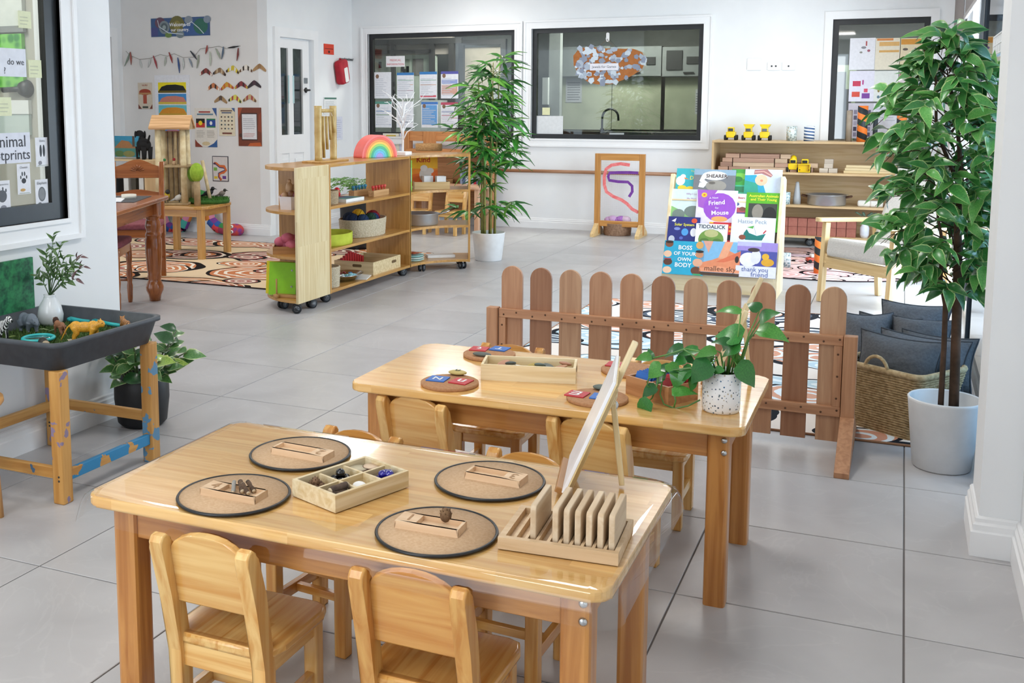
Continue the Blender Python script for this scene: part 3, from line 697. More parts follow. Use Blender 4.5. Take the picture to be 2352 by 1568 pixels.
for k in (3, 4, 5, 6, 7, 8, 9):
    kk = k if k > 3 else 2
    x0 = xs[1+2*kk]+.002; x1 = xs[2+2*kk]-.002; g = G(); g.T = Matrix.Translation((x0, Wr/2, .0105)) @ Matrix(((0, 0, 1, 0), (1, 0, 0, 0), (0, 1, 0, 0), (0, 0, 0, 1)))
    g.prism(rrect(Wr*.74, .076, .008, 3, 0, .038), 0, x1-x0, .002)
    lab = ['pale beech board standing alone at the left of the slot rack', 'upright beech board, first of six close together in the slot rack', 'upright beech board, second of six in the slot rack', 'upright beech board, third of six in the slot rack', 'upright beech board, fourth of six in the slot rack', 'upright beech board, fifth of six in the slot rack', 'upright beech board at the right end of the slot rack'][k-3]
    single('beech_board', g, wood('#dcc7aa', '#c9ae8c', 'Y', .55), lab, 'board', RM.copy(), 'boards in the slot rack')
# table easels with whiteboards
def easel(base, rz, h, lab, board=True):
    """faces -x in its own frame; y runs along the ledge"""
    t = thing('table_easel', lab, 'easel', base, rz, 'small wooden table easels'); W = .2; lean = .42*h
    EW = wood('#ead9b0', '#d8c08c', 'Z', .45); dr_ = Vector((lean, 0, h)).normalized(); Q = Matrix.Rotation(math.atan2(lean, h), 4, 'Y')
    L = math.hypot(lean, h)
    for s in (-1, 1):
        g = G(Q); g.box(-.007, .007, s*W*.3-.009, s*W*.3+.009, 0, L*(.72), .002); obj('front_leg', g, EW, t)
    g = G(Q); g.box(-.006, .008, -.012, .012, L*.1, L, .003); obj('centre_post', g, EW, t)
    g = G(Q); g.box(-.03, .008, -W/2, W/2, .004, .018, .002); obj('ledge', g, wood('#b98a5a', '#a37443', 'Y', .45), t)
    g = G(Q); g.box(-.012, .014, -.03, .03, L*.6, L*.66, .002); obj('clamp', g, EW, t)
    g = G(); g.lathe([(.011, 0), (.011, .004), (.006, .01), (0, .011)], 12); obj('wing_nut', g, STEEL, t, Q @ Mx((.016, 0, L*.58), rot=Vector((1, 0, 0)).to_track_quat('Z', 'Y').to_matrix()))
    top = Q @ Vector((.012, 0, L*.6)); g = G(); foot = Vector((lean*.6+.034, 0, .006))
    d = (top-foot); g.T = Mx(foot, rot=d.to_track_quat('Z', 'Y').to_matrix()); g.box(-.011, .011, -.006, .006, 0, d.length, .002); obj('rear_leg', g, EW, t)
    if board:
        g = G(Q); g.box(-.0165, -.009, -W*.62, W*.62, .018, L*.8, .001); obj('whiteboard', g, paint('#f5f6fa', rough=.25), t)
        g = G(Q); g.box(-.009, -.006, -W*.62, W*.62, .018, L*.8); obj('backing', g, wood('#e3cf9f', '#d3ba84', 'Z', .5), t)
    return t
c = at(1318, 1122, z=CZ)
easel((c.x-.02, c.y+.03, CZ), .22, .335, 'wooden easel with a whiteboard on the front table, seen edge on')
c = at(1722, 883, z=TZ); easel((c.x-.118*math.cos(.12), c.y-.118*math.sin(.12), TZ), .12, .335, 'wooden easel without board on the back table behind the vine', False)
# ================================================================ ON THE BACK TABLE
RED = paint('#c8323c', '#be2c36', rough=.4); BLUE = paint('#2f6fc4', '#2a66b8', rough=.4)
COR2 = paint('#b98a63', '#a97a54', rough=.9, scale=120, bump=.2)
def letter_board(u, v, r, lab): 
    c = at(u, v, z=TZ+.008); g = G(); g.lathe([(r-.002, 0), (r, .003), (r, .009), (r-.003, .011), (0, .011)], 40)
    single('cork_board', g, COR2, lab, 'cork mat', Mx((c.x, c.y, TZ)), 'round cork letter mats'); return c
def letter_tile(u, v, mat, ch, rz, lab, z=.011, s=.06):
    c = at(u, v, z=TZ+z); g = G(); g.box(-s/2, s/2, -s/2, s/2, 0, .004, .001)
    o = single('letter_tile', g, mat, lab, 'letter tile', Mx((c.x, c.y, TZ+z), rz=rz), 'square letter tiles')
    letter(o, ch, 0, 0, h=s*.5, col='#f2f2f0', z=.0046, rot=0, bold=True); return o
def pebble(u, v, col, lab, z=.011, r=(.031, .021, .007), rz=0, grp='flat pebbles on the letter mats', mark=None, tilt=0):
    c = at(u, v, z=TZ+z+r[2]); g = G(); g.ball((0, 0, 0), r, 14, 8)
    o = single('pebble', g, paint(col, rough=.6, scale=50), lab, 'pebble', Mx((c.x, c.y, TZ+z+r[2]), rot=(Matrix.Rotation(rz, 3, 'Z') @ Matrix.Rotation(tilt, 3, 'Y'))), grp)
    if mark: letter(o, mark, 0, 0, h=r[1]*.9, col='#3b4a3a', z=r[2]+.0006, rot=pi, bold=True)
    return o
q = .09
letter_board(1124, 812, q, 'round cork mat with a red and a blue tile, far left behind the pebble box')
letter_board(1033, 877, q, 'round cork mat with N tiles at the near left of the back table')
letter_board(1372, 912, q, 'round cork mat with M tiles at the near edge beside the chair')
letter_board(1445, 848, q, 'round cork mat with a red tile behind the easel and block box')
letter_tile(1006, 871, BLUE, 'N', pi+.05, 'blue square tile with a white capital N')
letter_tile(1059, 877, RED, 'n', pi-.1, 'red square tile with a white small n')
letter_tile(1101, 802, RED, 't', pi+.1, 'red square tile with a white small t')
letter_tile(1148, 802, BLUE, 'T', pi-.05, 'blue square tile with a white capital T beside the pebble box')
letter_tile(1326, 906, RED, 'm', -pi/2-.1, 'red square tile with a white small m')
letter_tile(1382, 912, BLUE, 'M', -pi/2, 'blue square tile with a white capital M half behind the easel')
letter_tile(1415, 838, RED, 'a', pi, 'red square tile with a white small a behind the easel')
pebble(1051, 855, '#c2ad6a', 'mustard yellow pebble marked n on the near left cork mat', mark='n')
pebble(1107, 813, '#5c615c', 'dark grey pebble on the far left cork mat', r=(.034, .017, .007))
pebble(1384, 889, '#5f6a62', 'dark green grey pebble on the cork mat beside the easel', r=(.03, .022, .007))
# long pebble box
a, b = at(1104, 872, z=TZ), at(1322, 881, z=TZ); ex = b-a; L = ex.length; W = .125; rz = math.atan2(ex.y, ex.x)-.02
PM = Matrix.Translation((a.x, a.y, TZ)) @ Matrix.Rotation(rz, 4, 'Z')
g = G(); th = .008; g.cells([0, th, L-th, L], [0, th, W-th, W], [[.05]*3, [.05, .006, .05], [.05]*3])
t = thing('pebble_box', 'long open pale wooden box full of letter pebbles', 'box', PM.translation, rz)
obj('box_body', g, wood('#ead9b4', '#d6bd8c', 'X', .5, scale=1.3), t)
for s in (0, L):
    g = G(); g.prism(rrect(.045, .014, .006, 3), -.0003, .0003); obj('handle_slot', g, paint('#6b5436', rough=.9), t, Mx((s+(.0004 if s else -.0004), W/2, .033), (0, 1, 0), (0, 0, 1)))
pb = [(.035, .05, '#c99878', 'pink brown pebble at the left end of the long box'), (.06, .075, '#c08c70', 'reddish pebble at the back left of the long box'), (.085, .055, '#4f5653', 'charcoal pebble left of the white one in the long box'), (.115, .05, '#ece9e4', 'white pebble tilted in the long box'),
      (.15, .06, '#b39a4c', 'mustard pebble next to the white one in the long box'), (.175, .05, '#5a6964', 'green grey pebble in the middle right of the long box'), (.2, .08, '#666d68', 'grey pebble at the back of the long box'), (.235, .055, '#c49372', 'pink brown pebble at the right end of the long box'), (.25, .08, '#b9866a', 'tan pebble in the back right corner of the long box')]
for k, (x, y, c, lab) in enumerate(pb):
    g = G(); g.ball((0, 0, 0), (.025, .018, .006), 14, 8)
    single('pebble', g, paint(c, rough=.6, scale=50), lab, 'pebble', PM @ Matrix.Translation((x*L/.285, y, .03+.007*(k % 3))) @ Matrix.Rotation(k*.9, 4, 'Z') @ Matrix.Rotation(.3*(-1)**k, 4, 'Y'), 'pebbles in the long box')
# box of red and blue letter blocks
c = at(1520, 872, z=TZ+.05); BB = Matrix.Translation((c.x, c.y, TZ)) @ Matrix.Rotation(-.55, 4, 'Z'); L, W = .17, .125
t = thing('block_box', 'brown wooden box of red and blue tiles behind the vine', 'box', BB.translation, -.55)
g = G(); g.cells([-L/2, -L/2+th, -.003, .003, L/2-th, L/2], [-W/2, -W/2+th, W/2-th, W/2], [[.055]*3, [.055, .006, .055], [.05, .05, .05], [.055, .006, .055], [.055]*3]); obj('box_body', g, wood('#c08a5c', '#a87246', 'X', .45), t)
for s, m, nm in ((-1, BLUE, 'blue'), (1, RED, 'red')):
    for k in range(8):
        g = G(); g.box(-.03, .03, -.002, .002, -.03, .03, .0008)
        single('letter_tile', g, m, '%s tile standing in the brown block box' % nm, 'letter tile', BB @ Matrix.Translation((s*L*.24, -W*.33+.0115*k, .04)) @ Matrix.Rotation(-.45+.03*k, 4, 'X') @ Matrix.Rotation(.1*math.sin(k*2), 4, 'Z'), '%s tiles in the block box' % nm)
# ---- trailing vine in a speckled pot
def speckle(base, spots, scale, thr, rough=.3, name='speckled_glaze'):
    m, nt, N, L_, b = _new(name); tc = N.new('ShaderNodeTexCoord'); v = N.new('ShaderNodeTexVoronoi'); v.inputs['Scale'].default_value = scale; L_.new(tc.outputs['Object'], v.inputs['Vector'])
    lt = N.new('ShaderNodeMath'); lt.operation = 'LESS_THAN'; lt.inputs[1].default_value = thr; L_.new(v.outputs['Distance'], lt.inputs[0])
    sp = N.new('ShaderNodeSeparateColor'); L_.new(v.outputs['Color'], sp.inputs[0]); r = N.new('ShaderNodeValToRGB'); r.color_ramp.interpolation = 'CONSTANT'
    for k, s in enumerate(spots):
        e = r.color_ramp.elements[k] if k < 2 else r.color_ramp.elements.new(k/len(spots)); e.position = k/len(spots); e.color = (*lin(s), 1)
    L_.new(sp.outputs[0], r.inputs[0]); mx = N.new('ShaderNodeMixRGB'); mx.inputs[1].default_value = (*lin(base), 1); L_.new(lt.outputs[0], mx.inputs[0]); L_.new(r.outputs[0], mx.inputs[2])
    L_.new(mx.outputs[0], b.inputs['Base Color']); b.inputs['Roughness'].default_value = rough; return m
SOIL = paint('#2a221c', '#1b1512', rough=1, scale=80, bump=.6)
c = at(1650, 951, z=TZ); r = .0525; VP = Vector((c.x, c.y+r*.8, TZ))
t = thing('potted_vine', 'trailing green vine in a white pot with dark specks', 'potted plant', VP)
g = G(); g.lathe([(0, 0), (r*.9, 0), (r*.98, .004), (r, .012), (r*1.02, .115), (r*.95, .116), (r*.93, .1), (0, .1)], 36); obj('pot', g, speckle('#eeeff1', ['#2d4a63', '#5d6a70', '#8a8172', '#33658a', '#b7aa92', '#eeeff1'], 110, .27), t)
g = G(); g.lathe([(0, 0), (r*.93, 0)], 24); obj('soil', g, SOIL, t, Matrix.Translation((0, 0, .101)))
def leaf_mat(c1, c2, rough=.3, name='leaf'): return paint(c1, c2, rough=rough, scale=22, rnd=.18, name=name, coat=.1)
PO = [leaf_mat('#3f8a3c', '#2f7331'), leaf_mat('#57983f', '#3f8236'), leaf_mat('#2d6b33', '#235a2b')]
def heart(n=7):
    prof = [(0, .0), (.06, .3), (.2, .46), (.4, .44), (.62, .32), (.82, .15), (1, 0)]
    g = G(); pts = []
    for k, (x, w_) in enumerate(prof):
        z = .10*math.sin(pi*x)-.16*x*x
        if w_ == 0: pts.append((x, 0, z))
        else: pts += [(x-.06*(k < 2), -w_, z+.10*w_), (x, 0, z), (x-.06*(k < 2), w_, z+.10*w_)]
    fs = [(0, 2, 1), (0, 3, 2)]; n0 = 1
    for k in range(4): a_ = n0+3*k; fs += [(a_, a_+1, a_+4, a_+3), (a_+1, a_+2, a_+5, a_+4)]
    l = n0+12; fs += [(l, l+1, l+3), (l+1, l+2, l+3)]
    g.f(pts, fs, True); return g
HM = []
for m in PO: HM.append(heart().mesh('leaf', m))
def place_leaf(me, base, tip, nrm, wid, parent, name='leaf', inv=None):
    d = Vector(tip)-Vector(base); Lh = d.length; ex = d.normalized(); ez = (Vector(nrm)-ex*Vector(nrm).dot(ex)).normalized(); ey = ez.cross(ex)
    M = Matrix((ex*Lh, ey*Lh*wid, ez*Lh)).transposed().to_4x4(); M.translation = Vector(base)-parent.location
    return link(name, me, parent, M)
toC = (EYE-VP).normalized()
lv = [(1705, 775, 1640, 765, 1.0, 0), (1740, 757, 1814, 778, .65, .02), (1745, 713, 1716, 694, .9, 0), (1745, 735, 1788, 714, .8, .02), (1702, 718, 1640, 711, .4, 0), (1683, 790, 1634, 782, .6, -.02), (1702, 800, 1652, 817, .6, -.03),
      (1645, 805, 1594, 818, .6, -.03), (1570, 800, 1520, 818, .6, 0), (1605, 803, 1550, 817, .5, .03), (1632, 822, 1583, 845, .9, -.03), (1634, 835, 1582, 877, 1.0, -.05), (1692, 838, 1740, 888, .85, -.02), (1522, 840, 1486, 868, .9, -.02),
      (1518, 846, 1575, 853, .5, -.03), (1566, 848, 1546, 893, .85, -.02), (1543, 902, 1604, 900, .5, -.04), (1508, 888, 1472, 912, .8, -.03), (1493, 918, 1466, 972, .6, -.08), (1497, 820, 1458, 823, .7, .02), (1497, 826, 1489, 798, .6, .02),
      (1660, 845, 1640, 858, .9, -.05), (1680, 815, 1715, 850, .5, .0), (1560, 815, 1600, 835, .6, .04), (1590, 850, 1555, 872, .9, -.03), (1535, 835, 1560, 868, .8, -.02), (1530, 862, 1500, 880, .9, -.02), (1575, 825, 1545, 838, .8, .0), (1640, 812, 1612, 838, .8, -.01), (1660, 800, 1690, 775, .7, .02), (1600, 870, 1580, 898, .8, -.04)]
stems = {0: (1690, 850), 1: (1690, 860), 2: (1700, 858), 3: (1700, 858), 4: (1690, 850), 5: (1665, 858), 6: (1670, 858), 7: (1660, 860), 10: (1650, 862), 11: (1650, 862), 12: (1680, 862), 8: (1640, 862), 9: (1640, 860), 21: (1660, 862), 22: (1670, 862)}
VY = VP.y
for k, (u0, v0, u1, v1, wd, dy) in enumerate(lv):
    b = at(u0, v0, y=VY+dy); tp = at(u1, v1, y=VY+dy-.015*(1 if k % 2 else -1))
    place_leaf(HM[k % 3], b, tp, toC*.7+Vector((.2*math.sin(k*2.1), 0, .75)), wd*1.15, t)
    if k in stems:
        u, v = stems[k]; s0 = VP+Vector(((u-1652)*.0009, 0, .1)); mid = (s0+b)/2+Vector((0, 0, .03)); g = G(); g.tube([s0-VP, mid-VP, b-VP], [.0028, .0024, .0018], 6); obj('stem', g, leaf_mat('#6a9a4a', '#568a3c'), t)
for pth in ([(1612, 862), (1585, 845), (1540, 850), (1512, 865), (1490, 868), (1486, 885), (1500, 893)], [(1608, 918), (1580, 932), (1550, 938), (1525, 928), (1516, 905), (1522, 870), (1530, 850)], [(1545, 895), (1552, 920), (1548, 935)], [(1515, 850), (1508, 890), (1497, 915), (1490, 920)], [(1640, 860), (1600, 822), (1570, 802), (1530, 815), (1500, 822)]):
    P = [at(u, v, y=VY-.03)-VP for u, v in pth]; g = G(); g.tube(P, .0024, 6); obj('vine', g, leaf_mat('#5d8f45', '#4c7f39'), t)
# ================================================================ PICKET FENCE
FW = [('#b88a68', '#a27252'), ('#c39a78', '#ab8060'), ('#a97858', '#946446')]
FY = 4.45
t = thing('picket_fence', 'freestanding low brown picket fence with rounded pickets', 'fence', (-.9, FY, 0)); ox = -.9
x0, x1 = -1.582, -.221
for k in range(11):
    cx = x0+(x1-x0)*k/10-ox; w2 = .049; zt_ = .667; pl = [(cx-w2, .035), (cx+w2, .035)]+[(cx+w2*math.cos(a), zt_-w2+w2*math.sin(a)) for a in [pi*i/12 for i in range(13)]]
    g = G(Matrix.Rotation(pi/2, 4, 'X')); g.prism(pl, -.009, .009, .002); obj('picket', g, wood(*FW[(k*2+k//4) % 3], 'Z', .5, rnd=.12), t)
rx = wood('#bb8a66', '#a37251', 'X', .5); rzm = wood('#be8c67', '#a67553', 'Z', .5)
for z0, z1 in ((.435, .475), (.145, .185)):
    g = G(); g.box(-1.635-ox, -.178-ox, -.032, -.009, z0, z1, .002); rl = obj('rail', g, rx, t)
    for k in range(11):
        for s in (-1, 1):
            g = G(); g.lathe([(.0045, 0), (.0045, .0006), (0, .0008)], 8); obj('screw', g, paint('#5b3d28', rough=.8), rl, Mx((x0+(x1-x0)*k/10-ox+s*.03, -.0322, (z0+z1)/2+.006*s), (1, 0, 0), (0, 0, 1)))
for s, px_ in ((-1, -1.665), (1, -.150)):
    g = G(); g.box(px_-ox-.026, px_-ox+.026, -.045, .0, 0, .478, .003); obj('post', g, rzm, t)
    # foot: a board sloping from the post to the floor on both sides
    for d in (-1, 1):
        T = Matrix.Translation((px_-ox, -.02, 0)) @ Matrix(((0, 0, 1, 0), (d, 0, 0, 0), (0, 1, 0, 0), (0, 0, 0, 1)))
        g = G(T); g.prism([(.02, 0), (.33, 0), (.33, .02), (.026, .15), (.02, .15)], -.027, .027, .002); ft = obj('foot', g, rzm, t)
    cx = px_-ox-s*.045; g = G(); g.box(cx-.016, cx+.016, -.031, -.009, .185, .435, .002); obj('cleat', g, rzm, t)
    for zz in (.22, .31, .4):
        g = G(); g.lathe([(.0045, 0), (.0045, .0006), (0, .0008)], 8); obj('screw', g, paint('#5b3d28', rough=.8), t, Mx((cx, -.0312, zz), (1, 0, 0), (0, 0, 1)))
# ================================================================ RIGHT SIDE: FICUS, BASKETS, CUSHIONS
WHITEP = paint('#dfe0e1', rough=.45)
t = thing('potted_ficus', 'tall variegated ficus in a white pot beside the column', 'potted plant', (.196, 4.40, 0)); FL = t.location
g = G(); g.lathe([(0, 0), (.098, 0), (.105, .006), (.131, .262), (.133, .27), (.128, .275), (.123, .27), (.114, .2), (0, .2)], 44); obj('pot', g, WHITEP, t)
g = G(); g.lathe([(0, .0), (.114, 0)], 32); obj('soil', g, SOIL, t, Matrix.Translation((0, 0, .212)))
TR = paint('#5d4433', '#43301f', rough=.9, scale=18, bump=.6)
p = lambda u, v, dy=0: at(u, v, y=4.40+dy)-FL
trunk1 = [p(2190, 945), p(2195, 800), p(2200, 650), p(2200, 520), p(2208, 400, .02), p(2200, 300, .03), p(2185, 200, .02)]
trunk2 = [p(2160, 942, -.01), p(2168, 800, -.01), p(2172, 700, -.01), p(2160, 640, -.02), p(2165, 560, -.03), p(2150, 470, -.04)]
trunk3 = [p(2200, 420), p(2150, 300, -.03), p(2150, 180, -.02), p(2120, 110, 0)]
g = G(); g.tube(trunk1, [.019, .018, .018, .014, .010, .007, .004], 10); obj('trunk', g, TR, t)
g = G(); g.tube(trunk2, [.011, .010, .010, .008, .006, .004], 9); obj('trunk', g, TR, t)
g = G(); g.tube(trunk3, [.009, .006, .005, .003], 8); obj('branch', g, TR, t)
LG = [leaf_mat('#559a4c', '#3f8340'), leaf_mat('#3d7d40', '#306a36'), leaf_mat('#74b45e', '#57a04e')]
LR = leaf_mat('#b9cf8e', '#8fb46a')
def ovate(rim, body, curl=.14):
    st = [(0, .0), (.12, .13), (.32, .215), (.55, .195), (.78, .11), (1, 0)]; g = G()
    z = lambda x, y: curl*math.sin(pi*x)*.5-.22*x*x+.35*abs(y)
    pts = []
    for x, w_ in st: pts += [(x, -w_, z(x, w_)), (x, -w_*.84, z(x, w_*.84)), (x, 0, z(x, 0)), (x, w_*.84, z(x, w_*.84)), (x, w_, z(x, w_))]
    for i in range(5):
        a = i*5
        for j in range(4):
            g.use(rim if j in (0, 3) else body); g.f([pts[a+j], pts[a+j+1], pts[a+5+j+1], pts[a+5+j]], [(0, 1, 2, 3)], True)
    bmesh.ops.remove_doubles(g.bm, verts=g.bm.verts, dist=1e-4); return g
FM = [ovate(LR, LG[k], .1+.05*k).mesh('leaf', None) for k in range(3)]
rnd = random.Random(5)
leaves = []
axis = lambda z: FL+Vector((.0 - .06*max(0, z-.9)/.7, 0, z))
env = [(.62, .10, .10), (.72, .22, .16), (.85, .27, .2), (1.0, .30, .2), (1.15, .34, .2), (1.25, .34, .2), (1.4, .27, .18), (1.5, .20, .16), (1.6, .11, .1), (1.67, .06, .06)]
def envr(z):
    for (a, l0, r0), (b, l1, r1) in zip(env, env[1:]):
        if a <= z <= b: k = (z-a)/(b-a); return l0+(l1-l0)*k, r0+(r1-r0)*k
    return .05, .05
tw = G()
for k in range(88):
    z0 = .68+.98*(k/88)**.95; az = k*2.39996+rnd.uniform(-.3, .3); l, r_ = envr(min(1.66, z0+.02)); d = Vector((math.cos(az), math.sin(az), 0))
    reach = (l if d.x < 0 else min(r_, .16))*(abs(d.x))+.24*abs(d.y)*(l/.34); reach *= rnd.uniform(.6, .85)
    b0 = axis(z0-.05); P = [b0, b0+d*reach*.5+Vector((0, 0, .06)), b0+d*reach*.85+Vector((0, 0, .05)), b0+d*reach+Vector((0, 0, .01))]
    tw.tube([q-FL for q in P], [.003, .0022, .0015, .001], 5)
    n = 5+int(reach/.035)
    for i in range(n):
        s = .3+.7*(i+.5)/n; q = b0+d*reach*s+Vector((0, 0, .075*math.sin(pi*min(1, s)*.8)))
        a2 = az+(1 if i % 2 else -1)*rnd.uniform(.3, 1.3); dv = Vector((math.cos(a2), math.sin(a2), rnd.uniform(-1.0, .6))).normalized(); Lf = rnd.uniform(.078, .115)
        tip = q+dv*Lf
        if max(tip.x, q.x) > .365 or (tip.y < 3.9 and tip.x > .24): continue
        leaves.append((q, tip, Vector((rnd.uniform(-.9, .6), rnd.uniform(-1.2, .2), .8)), rnd.randrange(3)))
tag(obj('twigs', tw, TR, t), kind='stuff')
leaves.sort(key=lambda L_: L_[0].length+ (L_[0]-EYE).length*2)
for q, tip, nn, k in leaves[:300]: place_leaf(FM[k], q, tip, nn, 1.0, t)
def merge_leaves(name, src, mes, parent):
    bm = bmesh.new(); mats = []
    for q, tip, nn, k in src:
        d = tip-q; Lh = d.length; ex = d.normalized(); ez = (nn-ex*nn.dot(ex)).normalized(); ey = ez.cross(ex)
        M = Matrix((ex*Lh, ey*Lh, ez*Lh)).transposed().to_4x4(); M.translation = q-parent.location
        n0 = len(bm.verts); f0 = len(bm.faces); bm.from_mesh(mes[k]); bm.verts.ensure_lookup_table(); bm.faces.ensure_lookup_table()
        for v in bm.verts[n0:]: v.co = M @ v.co
        for m in mes[k].materials:
            if m not in mats: mats.append(m)
        for f in bm.faces[f0:]: f.material_index = mats.index(mes[k].materials[f.material_index])
    me = bpy.data.meshes.new(name); bm.to_mesh(me); bm.free()
    for m in mats: me.materials.append(m)
    return tag(link(name, me, parent), kind='stuff')
if len(leaves) > 300: merge_leaves('foliage', leaves[300:], FM, t)
# ---- woven basket with cushions
STRAW = paint('#b39b74', '#8d7650', rough=.9, scale=60, bump=.4)
def rect_basket(lab, corner, ang1, L1, L2, h, inset, mat=STRAW):
    e1 = Vector((math.cos(ang1), math.sin(ang1), 0)); e2 = Vector((math.sin(ang1), -math.cos(ang1), 0)); c = Vector(corner)+e1*L1/2+e2*L2/2
    t = thing('woven_basket', lab, 'basket', (c.x, c.y, 0), ang1)
    g = G(); n = 26
    for k in range(n):
        z = .008+(h-.03)*k/(n-1); f = inset*(1-k/(n-1)); g.tube([(x, y, z+(.0012 if i % 2 else -.0012)) for i, (x, y) in enumerate(rrect(L1-2*f, L2-2*f, .04, 6))], .0068, 5, close=True)
    wv = obj('weave', g, mat, t)
    g = G()
    for fc in (0, 1):
        Lx = L1 if fc == 0 else L2
        ncol = int(Lx/.075); 
        for cix in range(ncol):
            for k in range(9):
                z = .02+(h-.07)*k/9; f = inset*(1-z/h)+.0; hw = .03; x = -Lx/2+f+.045+(Lx-2*f-.09)*(cix+.5)/ncol
                pts = [(x-hw, z), (x, z+.032), (x+hw, z)]
                off = -(L2 if fc == 0 else L1)/2+inset*(1-(z+.016)/h)-.006
                g.tube([(a, off, b) if fc == 0 else (off, a, b) for a, b in pts], .005, 5)
    tag(obj('chevron_strands', g, mat, t), kind='stuff')
    g = G(); g.tube([(x, y, h-.012) for x, y in rrect(L1, L2, .045, 6)], .013, 8, close=True); obj('rim', g, paint('#c2ab84', '#a48d66', rough=.9, scale=60, bump=.4), t)
    for s in (-1, 1):
        g = G(); g.tube([(.055*math.cos(a), s*(L2/2+.004), h-.02+.062*math.sin(a)) for a in [pi*i/10 for i in range(11)]], .0075, 7); obj('handle', g, paint('#c2ab84', '#a48d66', rough=.9, scale=60, bump=.4), t)
    g = G(); g.prism(rrect(L1-2*inset, L2-2*inset, .04, 4), .0, .008); obj('base', g, mat, t)
    return t, c
ang = math.radians(146)
bk1, BC = rect_basket('woven straw basket of grey cushions beside the ficus pot', (.112, 4.60, 0), ang, .40, .34, .30, .045)
bk2, BC2 = rect_basket('second woven straw basket of grey cushions, mostly hidden behind the fence', (.05, 5.26, 0), ang, .36, .34, .30, .04)
CUSH = [paint('#5e6064', '#535559', rough=.95, scale=90, bump=.25), paint('#65686d', '#585b60', rough=.95, scale=90, bump=.25)]
PIPE = paint('#3b3f45', rough=.95)
def cushion(loc, rot, w_, h_, d_, lab, k):
    t = thing('cushion', lab, 'cushion', loc, 0, 'grey linen cushions'); t.rotation_euler = rot
    g = G(); n = 12; top = []; bot = []
    def P(i, j, s):
        x, y = 2*i/n-1, 2*j/n-1; pin = 1-.10*(1-x*x)*y*y*0-.0; e = (1-x*x)*(1-y*y)
        X = x*w_/2*(1-.11*(1-y*y)); Y = y*h_/2*(1-.13*(1-x*x)); wr = .014*noise.noise((x*3+k, y*3, s*2)); return (X, Y, s*(d_/2*max(0, e)**.5+.002)+wr*e)
    for s in (1, -1):
        pts = [P(i, j, s) for i in range(n+1) for j in range(n+1)]; g.f(pts, [(i*(n+1)+j, (i+1)*(n+1)+j, (i+1)*(n+1)+j+1, i*(n+1)+j+1) for i in range(n) for j in range(n)], True)
    rimv = [(P(i, j, 0)) for i, j in [(i, 0) for i in range(n)]+[(n, j) for j in range(n)]+[(n-i, n) for i in range(n)]+[(0, n-j) for j in range(n)]]
    bmesh.ops.remove_doubles(g.bm, verts=g.bm.verts, dist=.001); obj('cover', g, CUSH[k % 2], t)
    g = G(); g.tube([(x, y, 0) for x, y, z in rimv], .0045, 6, close=True); obj('piping', g, PIPE, t)
    return t
tl = math.radians
def cu(u0, v0, u1, v1, y, h_, rx, rz, roll, lab, k, d_=.17):
    """cushion with its top edge between two seen points"""
    a, b = at(u0, v0, y=y), at(u1, v1, y=y); w_ = (b-a).length*1.0; c = (a+b)/2; R = (Matrix.Rotation(rz, 3, 'Z') @ Matrix.Rotation(rx, 3, 'X') @ Matrix.Rotation(roll, 3, 'Z'))
    c = c-R @ Vector((0, h_/2, 0)); cushion(c, R.to_euler(), w_, h_, d_, lab, k)
cu(1972, 750, 2176, 792, 4.86, .24, 1.32, -.35, -.03, 'dark grey cushion at the front of the straw basket', 0, .18)
cu(2018, 748, 2238, 790, 4.97, .24, 1.3, -.35, -.02, 'grey cushion second from the front in the straw basket', 1)
cu(2068, 748, 2252, 785, 5.07, .24, 1.3, -.35, 0, 'grey cushion third from the front in the straw basket', 0, .13)
cu(1935, 720, 2052, 714, 5.42, .26, 1.2, .1, .05, 'grey cushion leaning at the left behind the fence end', 1)
cu(1972, 706, 2120, 742, 5.50, .26, 1.25, -.3, 0, 'grey cushion in the middle of the rear pile', 0)
cu(2024, 684, 2190, 706, 5.72, .26, 1.2, -.2, 0, 'grey cushion at the top of the rear pile', 1)
cu(2050, 728, 2192, 732, 5.40, .22, 1.0, -.1, 0, 'grey cushion lying low in the rear pile beside the trunk', 0, .16)
# ---- white wire baskets hanging on the screen door
WIRE = paint('#eceeee', rough=.4)
BZ0, BZ1 = at(2275, 283, y=4.7).z, at(2275, 182, y=4.7).z
for k, (zb, lab, zz, xa) in enumerate(((BZ0, 'white wire basket of plastic leaves and toys hung by the column', BZ1-BZ0, .31), (at(2300, 113, y=4.7).z, 'upper white basket hung by the column, only its end showing', at(2300, 66, y=4.7).z-at(2300, 113, y=4.7).z, .347))):
    y0, y1, xb = 4.7, 5.35, .368
    t = thing('wire_basket', lab, 'basket', ((xa+xb)/2, (y0+y1)/2, zb), 0, 'white hanging baskets'); g = G(); w2, d2 = (xb-xa)/2, (y1-y0)/2
    for z in (0, zz/2, zz): g.tube([(x, y, z) for x, y in rrect(2*w2, 2*d2, .015, 2)], .005, 5, close=True)
    for i in range(6): yy = -d2+2*d2*i/5; g.tube([(-w2, yy, 0), (-w2, yy, zz)], .003, 5); g.tube([(w2, yy, 0), (w2, yy, zz)], .003, 5); g.tube([(-w2, yy, 0), (w2, yy, 0)], .003, 5)
    obj('wires', g, WIRE, t)
    g = G(); g.box(-w2-.001, -w2+.002, -d2+.005, d2-.005, .005, zz-.005); obj('side_plate', g, WIRE, t)
    
    for yy in (-d2*.6, d2*.6):
        g = G(); g.tube([(w2, yy, zz), (w2+.006, yy, zz+.04), (w2+.02, yy, zz+.045)], .003, 5); obj('hook', g, WIRE, t)
